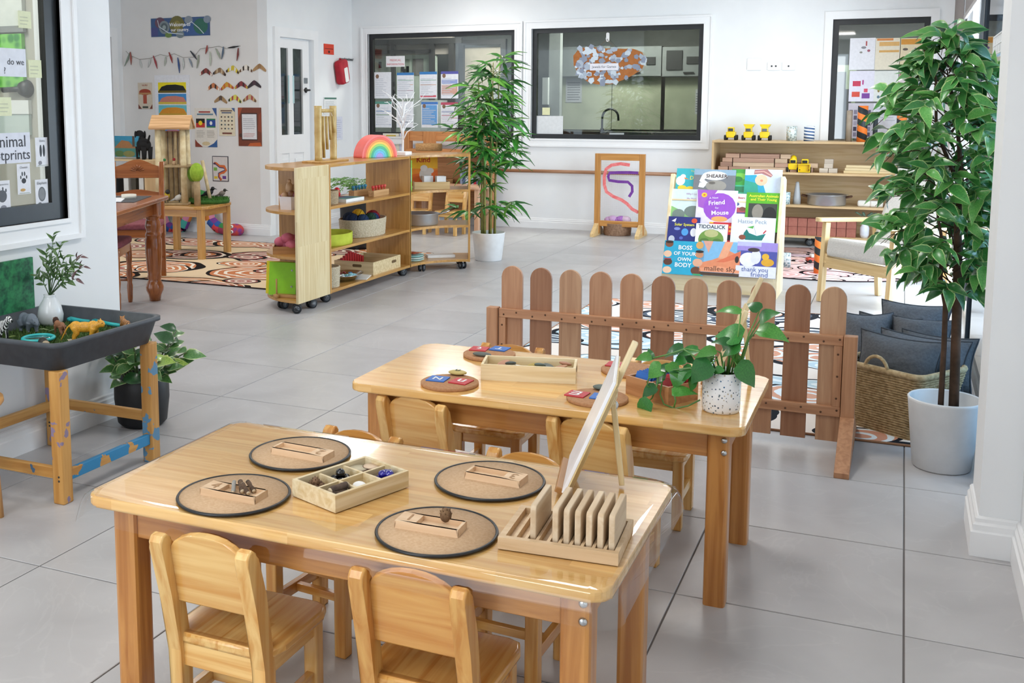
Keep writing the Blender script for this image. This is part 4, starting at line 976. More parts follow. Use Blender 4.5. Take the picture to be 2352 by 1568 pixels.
for k, (u, v, cc, lab) in enumerate(((2290, 248, '#d77fa5', 'pink toy in the white wire basket'), (2285, 262, '#2f8f76', 'green toy in the white wire basket'), (2295, 275, '#c9bdb2', 'beige toy at the bottom of the white wire basket'))):
    g = G(); g.ball((0, 0, 0), (.02, .04, .025), 12, 8); single('toy_lump', g, paint(cc, rough=.6), lab, 'toy', Mx((.34, 4.85+.08*k, BZ0+.03+.04*(2-k))), 'toys in the wire basket')
t = thing('plastic_sprig', 'leafy green sprig sticking out of the white wire basket', 'artificial plant', (.34, 4.85, BZ1-.03))
for k in range(9):
    a = k*.7; place_leaf(FM[2], Vector((.34, 4.85, BZ1-.01)), Vector((.335+.03*math.cos(a), 4.85+.12*math.sin(a), BZ1+.05+.03*(k % 3))), (-.4, -.6, .7), .9, t)
g = G(); g.tube([(0, 0, -.1), (0, 0, .03)], .004, 6); obj('stem', g, leaf_mat('#3c7a3a', '#2d6630'), t)
# ================================================================ RUGS
def rug_mat(bgc, cols, line, scale, ring, name='printed_rug', seed=0, rad=.47, light='#efe3d2', two=True):
    """ovals with dark outlines and wavy rings on a plain ground"""
    m, nt, N, L_, b = _new(name); ge = N.new('ShaderNodeTexCoord'); mp = N.new('ShaderNodeMapping'); mp.inputs['Location'].default_value = (seed, seed*.7, 0); L_.new(ge.outputs['Object'], mp.inputs['Vector'])
    def math_(op, a, b_=None, c=None):
        n = N.new('ShaderNodeMath'); n.operation = op
        for k, x in enumerate((a, b_, c)):
            if x is None: continue
            if isinstance(x, (int, float)): n.inputs[k].default_value = x
            else: L_.new(x, n.inputs[k])
        return n.outputs[0]
    nz = N.new('ShaderNodeTexNoise'); nz.inputs['Scale'].default_value = 1.6; L_.new(mp.outputs[0], nz.inputs['Vector'])
    ad = N.new('ShaderNodeVectorMath'); ad.operation = 'MULTIPLY_ADD'; ad.inputs[1].default_value = (.22, .22, 0); L_.new(nz.outputs['Color'], ad.inputs[0]); L_.new(mp.outputs[0], ad.inputs[2])
    r_ = None
    def layer(sc, loc, base):
        m2 = N.new('ShaderNodeMapping'); m2.inputs['Location'].default_value = loc; m2.inputs['Scale'].default_value = (.8, 1.15, 1); L_.new(ad.outputs[0], m2.inputs['Vector'])
        v = N.new('ShaderNodeTexVoronoi'); v.voronoi_dimensions = '2D'; v.inputs['Scale'].default_value = sc; v.inputs['Randomness'].default_value = .75; L_.new(m2.outputs[0], v.inputs['Vector'])
        sp = N.new('ShaderNodeSeparateColor'); L_.new(v.outputs['Color'], sp.inputs[0]); r = N.new('ShaderNodeValToRGB'); r.color_ramp.interpolation = 'CONSTANT'
        for k, s_ in enumerate(cols):
            e = r.color_ramp.elements[k] if k < 2 else r.color_ramp.elements.new(k/len(cols)); e.position = k/len(cols); e.color = (*lin(s_), 1)
        L_.new(sp.outputs[0], r.inputs[0])
        R = math_('MULTIPLY_ADD', sp.outputs[1], .22, rad-.11); d = v.outputs['Distance']
        n2 = N.new('ShaderNodeTexNoise'); n2.inputs['Scale'].default_value = 7; L_.new(mp.outputs[0], n2.inputs['Vector'])
        w_ = math_('SINE', math_('MULTIPLY_ADD', d, ring, math_('MULTIPLY', n2.outputs[0], 6.0))); st = math_('GREATER_THAN', w_, .35)
        mx = N.new('ShaderNodeMixRGB'); mx.inputs[2].default_value = (*lin(light), 1); L_.new(st, mx.inputs[0]); L_.new(r.outputs[0], mx.inputs[1])
        a = N.new('ShaderNodeMixRGB'); L_.new(math_('LESS_THAN', d, math_('ADD', R, math_('MULTIPLY_ADD', sp.outputs[2], .05, .02))), a.inputs[0]); L_.new(base, a.inputs[1]); a.inputs[2].default_value = (*lin(line), 1)
        c_ = N.new('ShaderNodeMixRGB'); L_.new(math_('LESS_THAN', d, R), c_.inputs[0]); L_.new(a.outputs[0], c_.inputs[1]); L_.new(mx.outputs[0], c_.inputs[2]); return c_.outputs[0]
    rgb = N.new('ShaderNodeRGB'); rgb.outputs[0].default_value = (*lin(bgc), 1)
    col = layer(scale, (0, 0, 0), rgb.outputs[0]); rad -= .1; col = layer(scale*1.5, (3.3, 1.9, 0), col) if two else col
    L_.new(col, b.inputs['Base Color']); b.inputs['Roughness'].default_value = .95; b.inputs['Specular IOR Level'].default_value = .1
    bp = N.new('ShaderNodeBump'); bp.inputs['Strength'].default_value = .3; bp.inputs['Distance'].default_value = .004; n3 = N.new('ShaderNodeTexNoise'); n3.inputs['Scale'].default_value = 220; L_.new(ge.outputs['Object'], n3.inputs['Vector']); L_.new(n3.outputs[0], bp.inputs['Height']); L_.new(bp.outputs[0], b.inputs['Normal'])
    return m
def rug(name, lab, x0, x1, y0, y1, mat, edge):
    t = thing(name, lab, 'rug', ((x0+x1)/2, (y0+y1)/2, 0)); w_, d_ = x1-x0, y1-y0
    g = G(); g.prism(rrect(w_-.02, d_-.02, .03), .0, .008); obj('pile', g, mat, t)
    g = G(); g.tube([(x, y, .005) for x, y in rrect(w_-.015, d_-.015, .03, 3)], .0055, 6, close=True); obj('bound_edge', g, edge, t); return t
rug('patterned_rug', 'patterned rug with oval rings in cream, rust and black under the play table', -7.3, -3.95, 6.68, 8.96, rug_mat('#e3cba8', ['#c98257', '#b06a52', '#a86a62', '#d0915f', '#8c5a52', '#c87f55'], '#1f1a18', 1.15, 70, seed=3.1, rad=.40), paint('#2b1d1b', rough=.95))
rug('patterned_rug', 'patterned rug in pale blue, orange and charcoal behind the picket fence', -1.95, .2, 4.60, 7.35, rug_mat('#e9dfd6', ['#bcd2dc', '#4a5260', '#d9a58c', '#bcd2dc', '#dcc4b0', '#59616e', '#d39a80'], '#22252b', 1.45, 48, seed=1.7, rad=.44, light='#e6eef2'), paint('#9a6f50', rough=.95))
t = thing('round_rug', 'round pink and black patterned rug in front of the block shelf', 'rug', (-.62, 9.78, 0))
g = G(); g.lathe([(0, 0), (.99, 0), (.99, .008), (0, .008)], 64); obj('pile', g, rug_mat('#e3c3c0', ['#d9a9a4', '#cfc3d6', '#2a2426', '#dcb4a8', '#c9b0c4', '#d8a0a0'], '#1f1a1c', 2.2, 60, seed=5.3, rad=.42, light='#e9cfcf'), t)
g = G(); g.tube([(.993*math.cos(a*pi/36), .993*math.sin(a*pi/36), .005) for a in range(72)], .0055, 6, close=True); obj('bound_edge', g, paint('#2b2024', rough=.95), t)
# ================================================================ MOBILE SHELVING
OAK = ('#c79652', '#ad7c3c'); OAKL = ('#e2cfa4', '#d2b988')
oX, oY, oZ = wood(*OAK, 'X', .35, .2), wood(*OAK, 'Y', .3, .3, lam=.09), wood(*OAK, 'Z', .35, .2, lam=.09); lZ = wood(*OAKL, 'Z', .35, .2, lam=.09)
TOP = .975; SHZ = (.088, .38, .68, .955)
RUB = paint('#17191d', rough=.6); HUB = paint('#b9bdc2', rough=.35)
def caster(parent, x, y, r=.033, a=0, ztop=.07):
    M = Matrix.Translation((x, y, 0)) @ Matrix.Rotation(a, 4, 'Z')
    g = G(); g.T = Mx((0, 0, r), rot=Vector((0, 1, 0)).to_track_quat('Z', 'Y').to_matrix())
    for s in (-1, 1): g.lathe([(r*.6, s*.010), (r, s*.010), (r, s*.022), (r*.85, s*.026), (r*.6, s*.026)], 18)
    c = obj('caster', g, RUB, parent, M)
    g = G(); g.T = Mx((0, 0, r), rot=Vector((0, 1, 0)).to_track_quat('Z', 'Y').to_matrix())
    g.lathe([(0, -.026), (r*.6, -.026), (r*.6, .026), (0, .026)], 18); obj('hub', g, HUB, c)
    g = G(); g.box(-.012, .014, -.009, .009, r*.9, ztop-.0, .003); obj('fork', g, paint('#d4d7db', rough=.25, metal=.6), c)
XP = -3.63
# --- corner end unit: two panels and quarter-round shelves
cy0, cy1 = 5.97, 6.40
t = thing('corner_shelf', 'rounded oak end shelf on casters at the near end of the divider', 'shelf', (XP, cy1, 0), 0)
g = G(); g.box(-.018, 0, cy0-cy1, 0, .066, TOP, .002); obj('side_panel', g, lZ, t)
g = G(); g.box(-.40, -.018, -.018, 0, .066, TOP-.02, .002); obj('back_panel', g, oZ, t)
R_ = .43
for z in SHZ:
    q = [(-.018, 0-.018), (-.018, -R_)]+[(-.018-(R_-.018)*math.sin(a), -.018-(R_-.018)*math.cos(a)) for a in [pi/2*i/14 for i in range(1, 15)]]
    g = G(); g.prism(q, z-.018 if z < .9 else TOP-.022, z if z < .9 else TOP, .002); obj('shelf_board', g, oX, t)
for x, y, a in ((-.03, -.40, .5), (-.20, -.30, 1.2), (-.035, -.2, 1.2), (-.33, -.05, .2)): caster(t, x, y, .033, a)
# --- straight unit
y0, y1 = 6.405, 7.735; dp = .40
t = thing('divider_shelf', 'open oak divider shelf on casters with three tiers', 'shelf', (XP, (y0+y1)/2, 0), 0); hl = (y1-y0)/2
for s in (-1, 1):
    g = G(); yy = s*(hl-.009); g.box(-dp, 0, yy-.009, yy+.009, .066, TOP, .002); obj('end_panel', g, oZ, t)
for z in SHZ:
    g = G(); zt_ = z if z < .9 else TOP; g.box(-dp, -.001, -hl+.018, hl-.018, zt_-.02, zt_, .002); obj('shelf_board', g, oY, t)
for x, y in ((-.06, -hl+.03), (-.06, hl-.04), (-dp+.05, -hl+.05), (-dp+.05, hl-.05)): caster(t, x, y, .033, .9)
# --- curved unit turning right
t = thing('curved_shelf', 'curved oak shelf on casters at the far end of the divider', 'shelf', (XP, 7.74, 0), 0)
cc = Vector((XP+.50, 7.74)); ro, ri = .90, .50; a0, a1 = pi, pi-math.radians(68)
arc = lambda r, n=14: [(cc.x+r*math.cos(a0+(a1-a0)*i/n)-XP, cc.y+r*math.sin(a0+(a1-a0)*i/n)-7.74) for i in range(n+1)]
for z in SHZ:
    zt_ = z if z < .9 else TOP
    g = G(); g.prism(arc(ri)+arc(ro)[::-1], zt_-.02, zt_, .002); obj('shelf_board', g, oX, t)
for k in (0, 14):
    pi_, po = Vector(arc(ri)[k]), Vector(arc(ro)[k]); d = (po-pi_).normalized(); nn = Vector((-d.y, d.x))*.009*(1 if k else -1)
    pl = [pi_+nn*(0), po, po-nn*2*(-1 if k else -1)*-1, pi_-nn*2*(-1 if k else -1)*-1]
    g = G(); g.prism([tuple(v) for v in (pi_, po, po+nn*-2, pi_+nn*-2)], .066, TOP); obj('end_panel', g, oZ, t)
for k, r_ in ((5, .56), (13, .56), (13, .83), (6, .84)): caster(t, arc(r_)[k][0], arc(r_)[k][1], .033, 1.2+k*.1)
# ---------------------------------------------------------------- things on top of the divider
def sh(u, v, z, dy=None): return at(u, v, z=z)
BAM = paint('#cdb173', '#b3914f', rough=.35, scale=12)
# bamboo chime stand
b = Vector((XP-.2, 6.40, TOP)); Y2 = 6.40
pL, pR = at(735, 372, x=XP-.2), at(763, 366, x=XP-.2)
t = thing('bamboo_chime', 'bamboo chime stand with hanging tubes on the divider', 'chime', (XP-.2, (pL.y+pR.y)/2, TOP)); cy = (pL.y+pR.y)/2; hw = abs(pR.y-pL.y)/2+.02
g = G(); g.box(-.08, .08, -hw-.1, hw+.09, 0, .014, .004); obj('base', g, wood('#d3a866', '#bb8d4b', 'Y', .4), t)
HT = at(735, 243, x=XP-.2).z-TOP
for s, r_ in ((-1, .027), (1, .025)):
    g = G(); prof = []
    for k in range(9): z = .014+(HT-.014)*k/8; prof += [(r_*1.0, z), (r_*.97, z+.02)]
    prof = [(0, .014)]+[(r_*(1.05 if k % 4 == 0 else 1), .014+(HT-.014)*k/16) for k in range(17)]+[(0, HT)]; g.lathe(prof, 16, (0, s*hw, 0)); obj('post', g, BAM, t)
g = G(); g.tube([(0, -hw, HT-.035), (0, hw, HT-.035)], .014, 10); obj('crossbar', g, BAM, t)
for k in range(5):
    yy = -hw+.055+(2*hw-.1)*k/4; ln = (.36, .30, .24, .17, .12)[k]; g = G(); g.tube([(.01*k-.02, yy, HT-.075), (.012*k-.02, yy+.008, HT-.075-ln)], .011, 9); obj('chime_tube', g, BAM, t)
    g = G(); g.tube([(0, yy, HT-.035), (.01*k-.02, yy, HT-.075)], .0015, 5); obj('string', g, paint('#efe9dc', rough=.9), t)
# rainbow arches
RB = ['#f0736b', '#ea5a3f', '#f2913a', '#f6c445', '#8fcf62', '#37b189', '#53c7c4', '#6db7e8', '#4a86cf', '#a89adf']
A = at(810, 362, x=XP-.03); B = at(899, 356, x=XP-.03); cy = (A.y+B.y)/2; R0_ = .178; cy = at(853, 358, x=XP-.2).y
for k, c in enumerate(RB[:9]):
    r1 = R0_*(1-.1*k)-.001; r0 = R0_*(1-.1*(k+1)); pl = [(r1*math.cos(a), r1*math.sin(a)) for a in [pi*i/24 for i in range(25)]]+([(r0*math.cos(a), r0*math.sin(a)) for a in [pi-pi*i/24 for i in range(25)]] if k < 8 else [])
    g = G(); g.prism(pl, -.06, .05, .002, True); nm = ['coral', 'red orange', 'orange', 'yellow', 'light green', 'green', 'turquoise', 'sky blue', 'lavender'][k]
    single('rainbow_arch', g, paint(RB[k] if k < 8 else '#a89adf', rough=.45), '%s wooden arch of the rainbow stacker%s' % (nm, ', outermost' if k == 0 else ', innermost half disc' if k == 8 else ''), 'toy', Mx((XP-.16, cy, TOP+.0005), (math.cos(1.15), math.sin(1.15), 0), (0, 0, 1)), 'rainbow stacker arches')
# white twig tree
c = at(925, 350, z=TOP); c = Vector((XP-.12, at(925, 350, x=XP-.12).y, TOP)); t = thing('twig_tree', 'bare white twig tree on a square base on the divider', 'ornament', c)
WM = paint('#f3f4f5', rough=.5)
g = G(); g.box(-.055, .055, -.06, .06, 0, .03, .004); obj('base', g, WM, t)
rt = random.Random(3); Ht = at(920, 205, y=c.y).z-TOP; tops = []
g = G(); g.tube([(0, 0, .03), (.003, .004, Ht*.4), (-.004, .002, Ht*.75)], [.010, .008, .006], 8); obj('trunk', g, WM, t)
for k in range(13):
    a = k*2.4; z0 = Ht*(.22+.5*k/13); L = Ht*rt.uniform(.28, .5); d = Vector((math.cos(a)*.55, math.sin(a)*.55, 1)); P = [Vector((0, 0, z0)), Vector((0, 0, z0))+d*L*.4, Vector((0, 0, z0))+d*L*.72+Vector((math.cos(a), math.sin(a), -.2))*L*.22]
    g = G(); g.tube(P, [.006, .004, .0022], 6)
    for q in range(3):
        b0 = P[1].lerp(P[2], .1+.4*q); aa = a+rt.uniform(-1.3, 1.3); g.tube([b0, b0+Vector((math.cos(aa)*.06, math.sin(aa)*.06, rt.uniform(-.01, .07)))], [.003, .0016], 5)
    obj('branch', g, WM, t)
# oval cork bowl on the curved unit
c = at(985, 346, z=TOP); t = thing('cork_bowl', 'low oval cork tray on top of the curved shelf', 'bowl', (c.x, c.y, TOP)); g = G(); g.lathe([(0, 0), (.12, 0), (.125, .01), (.125, .062), (.115, .065), (.112, .012), (0, .012)], 32, ex=1, ey=.75); obj('bowl', g, paint('#b98f5e', '#a47a4b', rough=.9, scale=70, bump=.3), t)
# ---------------------------------------------------------------- things on the shelves
def place(u, v, x=None, z=None, y=None): return at(u, v, x=x, y=y, z=z)
S1, S2, S3 = SHZ[2], SHZ[1], SHZ[0]
# corner unit
c = at(668, 476, z=S1); t = thing('toy_box', 'small white hexagonal box of wooden toys on the upper round shelf', 'box', (XP-.17, 6.18, S1)); TB = t.location
g = G(); g.lathe([(0, 0), (.085, 0), (.095, .09), (.088, .09), (.08, .008), (0, .008)], 6, sm=False); obj('box', g, paint('#e8e2e4', rough=.5), t)
for k, (x, y, z, cc_, lab) in enumerate(((-.03, -.03, .09, '#c59a72', 'tan wooden bead toy at the left of the white box'), (.02, -.03, .10, '#8a5a3c', 'brown wooden ball in the white box'), (0, .03, .12, '#d2ac86', 'pale wooden figure at the back of the white box'), (.04, .02, .1, '#34506e', 'navy wooden ball in the white box'), (.045, -.02, .095, '#7c3140', 'dark red wooden ball in the white box'), (-.05, -.005, .085, '#d78aa0', 'pink wooden piece at the edge of the white box'), (-.015, 0, .14, '#c8a078', 'tall wooden peg figure rising from the white box'))):
    g = G(); g.ball((0, 0, 0), (.026, .026, .028 if k != 6 else .045), 14, 10); g.ball((0, 0, .032 if k != 6 else .05), .014, 12, 8) if k in (2, 6) else None
    single('wooden_toy', g, wood(cc_, cc_, 'Z', .4), lab, 'toy', Mx(TB+Vector((x, y, z))), 'wooden toys in the white box')
c = at(668, 593, z=S2); t = thing('slat_crate', 'small wooden crate holding a pink cloth on the round shelf', 'crate', (XP-.19, 6.16, S2), .5); CB = t.location
g = G(); g.cells([-.1, -.092, .092, .1], [-.075, -.067, .067, .075], [[.05]*3, [.05, .006, .05], [.05]*3]); obj('crate', g, wood('#b98752', '#9f6d3b', 'X', .5), t)
g = G(); 
for k in range(9): a = k*.7; g.ball((.055*math.cos(a)*(k % 3)/2, .04*math.sin(a)*(k % 3)/2, .06+.014*(k % 4)), (.045, .04, .035), 12, 8)
single('pink_cloth', g, paint('#d9798c', '#c25e74', rough=.9, scale=14, bump=.6), 'crumpled pink cloth in the small crate', 'cloth', Mx(CB))
for k, (cc_, dx, lab) in enumerate((('#e7d21c', 0, 'yellow folder standing behind the green ones on the bottom round shelf'), ('#8fd01c', .03, 'lime green folder with snaps on the bottom round shelf'), ('#7fc21a', .075, 'lime green folder nearest the side panel on the bottom round shelf'))):
    a = at(640+k*5, 665, z=S3); c = Vector((XP-.245+(0, .045, .11)[k], (6.14, 6.105, 6.125)[k], S3+.118))
    t = sheet('folder', lab, 'folder', Mx(c, (1, .12, 0), (0, .12, 1)), .2, .225, cc_, (), (), .012, 'plastic folders')
    for v in (-.05, .06):
        if k == 1:
            g = G(); g.lathe([(.007, 0), (.007, .003), (0, .004)], 10); obj('snap', g, HUB, t, Matrix.Translation((.07, v, .012)))
g = G(); g.tube([(0, 0, 0), (0, 0, .13)], .006, 7); g.ball((0, 0, .01), .018, 10, 8); single('wooden_spindle', g, wood('#c79a62', '#b0824a', 'Z', .5), 'small wooden spindle in front of the green folders', 'toy', Mx((XP-.2, 6.02, S3)))
g = G(); g.box(-.1, .1, -.03, .03, 0, .02, .004); single('wooden_block', g, wood('#c79a62', '#b0824a', 'X', .5), 'flat wooden block lying on the bottom round shelf', 'block', Mx((XP-.14, 6.07, S3), rz=.1))
# middle unit, upper tier
WOV = paint('#b6a183', '#9a8465', rough=.95, scale=90, bump=.6); WOVL = paint('#cdbfa5', '#b3a387', rough=.95, scale=90, bump=.6)
def round_basket(name, lab, cat, loc, r, h, mat, ex=1, ey=1, rim=None):
    t = thing(name, lab, cat, loc); g = G(); n = max(6, int(h/.012)); prof = [(0, 0)]
    for k in range(n): prof += [(r*(.94+.06*k/n), h*k/n), (r*(.94+.06*k/n)+.006, h*(k+.5)/n)]
    prof += [(r, h), (r-.008, h), (r*.9, .01), (0, .01)]; g.lathe(prof, 30, ex=ex, ey=ey); obj('basket', g, mat, t); return t
def on_shelf(u, v, z): c = at(u, v, z=z); return c
c = at(787, 466, z=S1); round_basket('small_basket', 'small woven basket on the upper tier behind the side panel', 'basket', (XP-.14, 6.58, S1), .1, .1, WOV)
# thing: tray book
c = at(805, 460, x=XP-.10); t = thing('game_board', 'white edged game board with a red figure lying on the upper tier', 'board', (XP-.17, 6.86, S1), .0)
g = G(); g.box(-.13, .13, -.14, .14, 0, .025, .002); obj('board', g, paint('#eef0ee', rough=.4), t)
draw(t, .26, .28, [('r', .03, .03, .97, .97, '#5e9a8c'), ('r', .1, .1, .5, .5, '#d9c14a'), ('e', .65, .6, .2, .2, '#3a5f8c'), ('r', .2, .6, .45, .9, '#a63a3a')], z=.0255)
g = G(); g.tube([(0, -.05, .0), (0, .05, 0)], .02, 10); g.ball((0, .03, .03), .022, 12, 8); single('red_figure', g, paint('#d0182a', rough=.35), 'glossy red figure lying on the game board', 'toy', Mx((XP-.2, 6.84, S1+.046)))
# peg block sets
for k, (x, y, lab, cols) in enumerate(((XP-.10, 7.36, 'wooden peg block with red pegs on the upper tier', ['#c93a34']*4+['#d9594a']), (XP-.24, 7.30, 'wooden peg block with blue pegs behind the red ones', ['#2f7f9c', '#2a6c8c', '#3c93b4', '#2f7f9c', '#3c93b4']))):
    t = thing('peg_block', lab, 'toy', (x, y, S1), 0, 'peg blocks'); g = G(); g.box(-.025, .025, -.13, .13, 0, .048, .003); obj('block', g, wood('#c79d6d', '#b08453', 'Y', .5), t)
    for i, cc_ in enumerate(cols):
        g = G(); g.lathe([(.007, 0), (.007, .014), (.013, .018), (.013, .03), (.008, .036), (0, .036)], 12, (0, -.1+.05*i, .048)); obj('peg', g, paint(cc_, rough=.4), t)
# middle tier: big basket with yarn, green tray
t = round_basket('woven_basket', 'wide woven basket of yarn balls on the middle tier', 'basket', (XP-.19, 7.26, S2), .185, .135, WOVL, ex=.86, ey=1.35); BL_ = t.location
for k, (x, y, z, r_, cc_, nm) in enumerate(((-.02, -.13, .12, .055, '#182a4a', 'navy'), (.05, -.1, .12, .05, '#1d3454', 'dark blue'), (-.03, -.02, .15, .05, '#d8a31c', 'yellow'), (.05, .03, .125, .045, '#20402f', 'dark green'), (.05, .08, .12, .045, '#20345f', 'blue'), (.0, .17, .12, .055, '#8f1420', 'dark red'), (-.07, -.09, .13, .05, '#162338', 'black blue'))):
    g = G(); g.ball((0, 0, 0), r_, 16, 12)
    for j in range(7): aa = Matrix.Rotation(j*.9, 3, 'Y') @ Matrix.Rotation(j*.6, 3, 'X'); g.tube([aa @ Vector((r_*math.cos(i*pi/9), r_*math.sin(i*pi/9), 0)) for i in range(18)], .004, 5, close=True)
    single('yarn_ball', g, paint(cc_, rough=.95, scale=80, bump=.4), '%s ball of yarn in the wide woven basket' % nm, 'yarn ball', Mx(BL_+Vector((x, y, z))), 'yarn balls')
t = thing('round_tray', 'lime green round felt tray on the middle tier', 'tray', (XP-.17, 6.68, S2)); g = G(); g.lathe([(0, 0), (.2, 0), (.205, .01), (.205, .085), (.195, .085), (.193, .01), (0, .01)], 40, ex=.8, ey=1.05); obj('tray', g, paint('#b9c23a', '#a8b12c', rough=.8), t); TRL = t.location
for k, (x, y, cc_, lab) in enumerate(((0, .05, '#e8dcc4', 'cream card block in the lime green tray'), (.03, -.06, '#d8dbe0', 'white card in the lime green tray'), (-.05, -.02, '#5a7fb0', 'blue card in the lime green tray'))):
    g = G(); g.box(-.05, .05, -.035, .035, 0, .03, .003); single('card_block', g, paint(cc_, rough=.6), lab, 'card', Mx(TRL+Vector((x, y, .012)), rz=.4*k) @ Matrix.Rotation(.35, 4, 'Y'), 'cards in the green tray')
# bottom tier
t = round_basket('small_basket', 'small square woven basket on the bottom tier', 'basket', (XP-.12, 6.55, S3), .1, .15, WOVL)
t = thing('silver_dish', 'silver dish of colourful glass pieces on the bottom tier', 'dish', (XP-.14, 6.86, S3)); g = G(); g.lathe([(0, 0), (.1, 0), (.17, .045), (.18, .05), (.172, .05), (.1, .008), (0, .008)], 36, ex=.75, ey=1.0); obj('dish', g, paint('#c9ccd0', rough=.12, metal=1), t); DL = t.location
gc = ['#9ad4de', '#b5483a', '#d7e6e6', '#3c6f96', '#c98a6a', '#7fc0c4', '#8c2f34', '#efe8d8']
for k in range(26):
    a = k*2.4; r_ = .11*math.sqrt(k/26); g = G(); g.ball((0, 0, 0), (.02, .016, .008), 10, 6)
    single('glass_piece', g, paint(gc[k % 8], rough=.08, coat=.6), '%s glass piece in the silver dish' % ['pale aqua', 'red', 'clear white', 'blue', 'tan', 'aqua', 'dark red', 'cream'][k % 8], 'glass piece', Mx(DL+Vector((r_*.75*math.cos(a), r_*math.sin(a), .016+.01*(k % 3)+.1*r_))) @ Matrix.Rotation(a, 4, 'Z') @ Matrix.Rotation(.4, 4, 'X'), 'glass pieces')
t = thing('rod_tray', 'wooden tray with handle slots holding red rods on the bottom tier', 'tray', (XP-.2, 7.36, S3)); g = G(); g.cells([-.17, -.16, .16, .17], [-.24, -.23, .23, .24], [[.11, .075, .11], [.075, .006, .075], [.11, .075, .11]] and [[.1]*3, [.1, .006, .1], [.1]*3]); obj('tray', g, wood('#e0cba0', '#c9af80', 'X', .5), t)
g = G(); g.prism(rrect(.08, .022, .01, 4), -.0004, .0004); obj('handle_slot', g, paint('#6b5436', rough=.9), t, Mx((.03, -.2405, .068), (1, 0, 0), (0, 0, 1))); RL = t.location
g = G(); g.prism(rrect(.08, .022, .01, 4), -.0004, .0004); obj('handle_slot', g, paint('#6b5436', rough=.9), t, Mx((.1705, .12, .062), (0, 1, 0), (0, 0, 1)))
for k in range(9):
    g = G(); g.box(-.012, .012, -.015, .015, 0, .145-.012*abs(k-3), .002); single('red_rod', g, paint('#b51d24', rough=.4), 'red rod, number %s from the near end of the wooden tray' % 'one two three four five six seven eight nine'.split()[k], 'rod', Mx(RL+Vector((-.12, -.2+.04*k, .007))), 'red rods in the tray')
g = G(); g.box(-.1, .1, -.13, .13, 0, .006, .001); single('card_sheet', g, paint('#e6e2da', rough=.6), 'pale card lying beside the silver dish', 'card', Mx((XP-.12, 7.02, S3), rz=.3))
# curved unit contents
def cv(r, k): return arc(r)[k][0]+XP, arc(r)[k][1]+7.74
x, y = cv(.6, 2); sheet('picture_book', 'green picture book standing at the left of the curved shelf', 'book', Mx((x-.03, y+.02, S1+.125), (.35, .94, 0), (0, 0, 1)), .16, .25, '#7cc744', [('r', .05, .3, .95, .75, '#6bbfe0'), ('e', .5, .35, .3, .12, '#e8d23c'), ('e', .55, .6, .12, .1, '#2f5aa0')], (), .014)
x, y = at(988, 385, z=S1+.2)[:2]; x, y = cv(.78, 8); sheet('picture_book', 'orange picture book titled Kind on the curved shelf', 'book', Mx((x, y, S1+.15), (.88, .46, 0), (-.08, .14, 1)), .235, .27, '#f08a1c',
      [('p', [(0, 0), (1, 0), (1, .5), (0, .35)], '#e86a12'), ('r', 0, .55, 1, 1, '#f6b822'), ('e', .55, .35, .22, .24, '#d9cbbd'), ('e', .5, .56, .13, .1, '#e4d8cc'), ('e', .72, .48, .14, .09, '#d9cbbd')], [('Kind', .48, .82, .17, {'col': '#c2361c', 'bold': True})], .012)
x, y = cv(.66, 9); t = thing('open_tray', 'oblong wooden tray on the curved shelf below the orange book', 'tray', (x-.05, y, S1), .55); g = G(); g.cells([-.15, -.143, .143, .15], [-.09, -.083, .083, .09], [[.06]*3, [.06, .006, .06], [.06]*3]); obj('tray', g, wood('#d9bd8c', '#c4a36d', 'X', .5), t); OT = t.location
for k, (dx, dy, lab) in enumerate(((-.03, .0, 'white paper box in the oblong wooden tray'), (.08, .02, 'small white paper box at the right of the oblong tray'))):
    g = G(); g.cells([-.04, -.037, .037, .04], [-.03, -.027, .027, .03], [[.06]*3, [.06, .004, .06], [.06]*3]); single('paper_box', g, paint('#f1f0ee', rough=.6), lab, 'box', Mx(OT+Vector((dx, dy, .045)), rz=.7), 'white paper boxes')
x, y = cv(.67, 6); t = thing('saucepan', 'shiny metal pan with a handle on the curved shelf', 'pan', (x, y+.02, S2)); g = G(); g.lathe([(0, 0), (.15, 0), (.158, .01), (.163, .095), (.168, .098), (.158, .098), (.15, .012), (0, .012)], 36); obj('pan', g, paint('#ced2d6', rough=.35, metal=.75), t)
g = G(); g.tube([(.14, .08, .085), (.19, .12, .1), (.25, .17, .13)], [.008, .008, .01], 8); obj('handle', g, paint('#c3c7cb', rough=.2, metal=1), t)
x, y = cv(.62, 4)
for k, (z, cc_, lab) in enumerate(((0, '#b8d6d0', 'pale green plate at the bottom of the plate stack'), (.018, '#dfe3da', 'white plate in the middle of the plate stack'), (.036, '#9cc9c4', 'aqua plate on top of the plate stack'))):
    g = G(); g.lathe([(0, 0), (.07, 0), (.1, .016), (.096, .018), (.066, .005), (0, .005)], 28); single('plate', g, paint(cc_, rough=.4), lab, 'plate', Mx((x, y, S3+z)), 'plates on the curved shelf')
g = G(); g.ball((0, 0, 0), (.07, .05, .012), 14, 6); single('shell_piece', g, paint('#b5532f', '#2a2220', rough=.4, scale=30), 'dark orange shell lying on the plate stack', 'shell', Mx((x-.02, y+.02, S3+.062)))
x, y = cv(.66, 10); g = G(); g.box(-.12, .12, -.06, .06, 0, .025, .003); single('white_box', g, paint('#eceae6', rough=.5), 'flat white box on the bottom of the curved shelf', 'box', Mx((x-.02, y, S3), rz=.6))
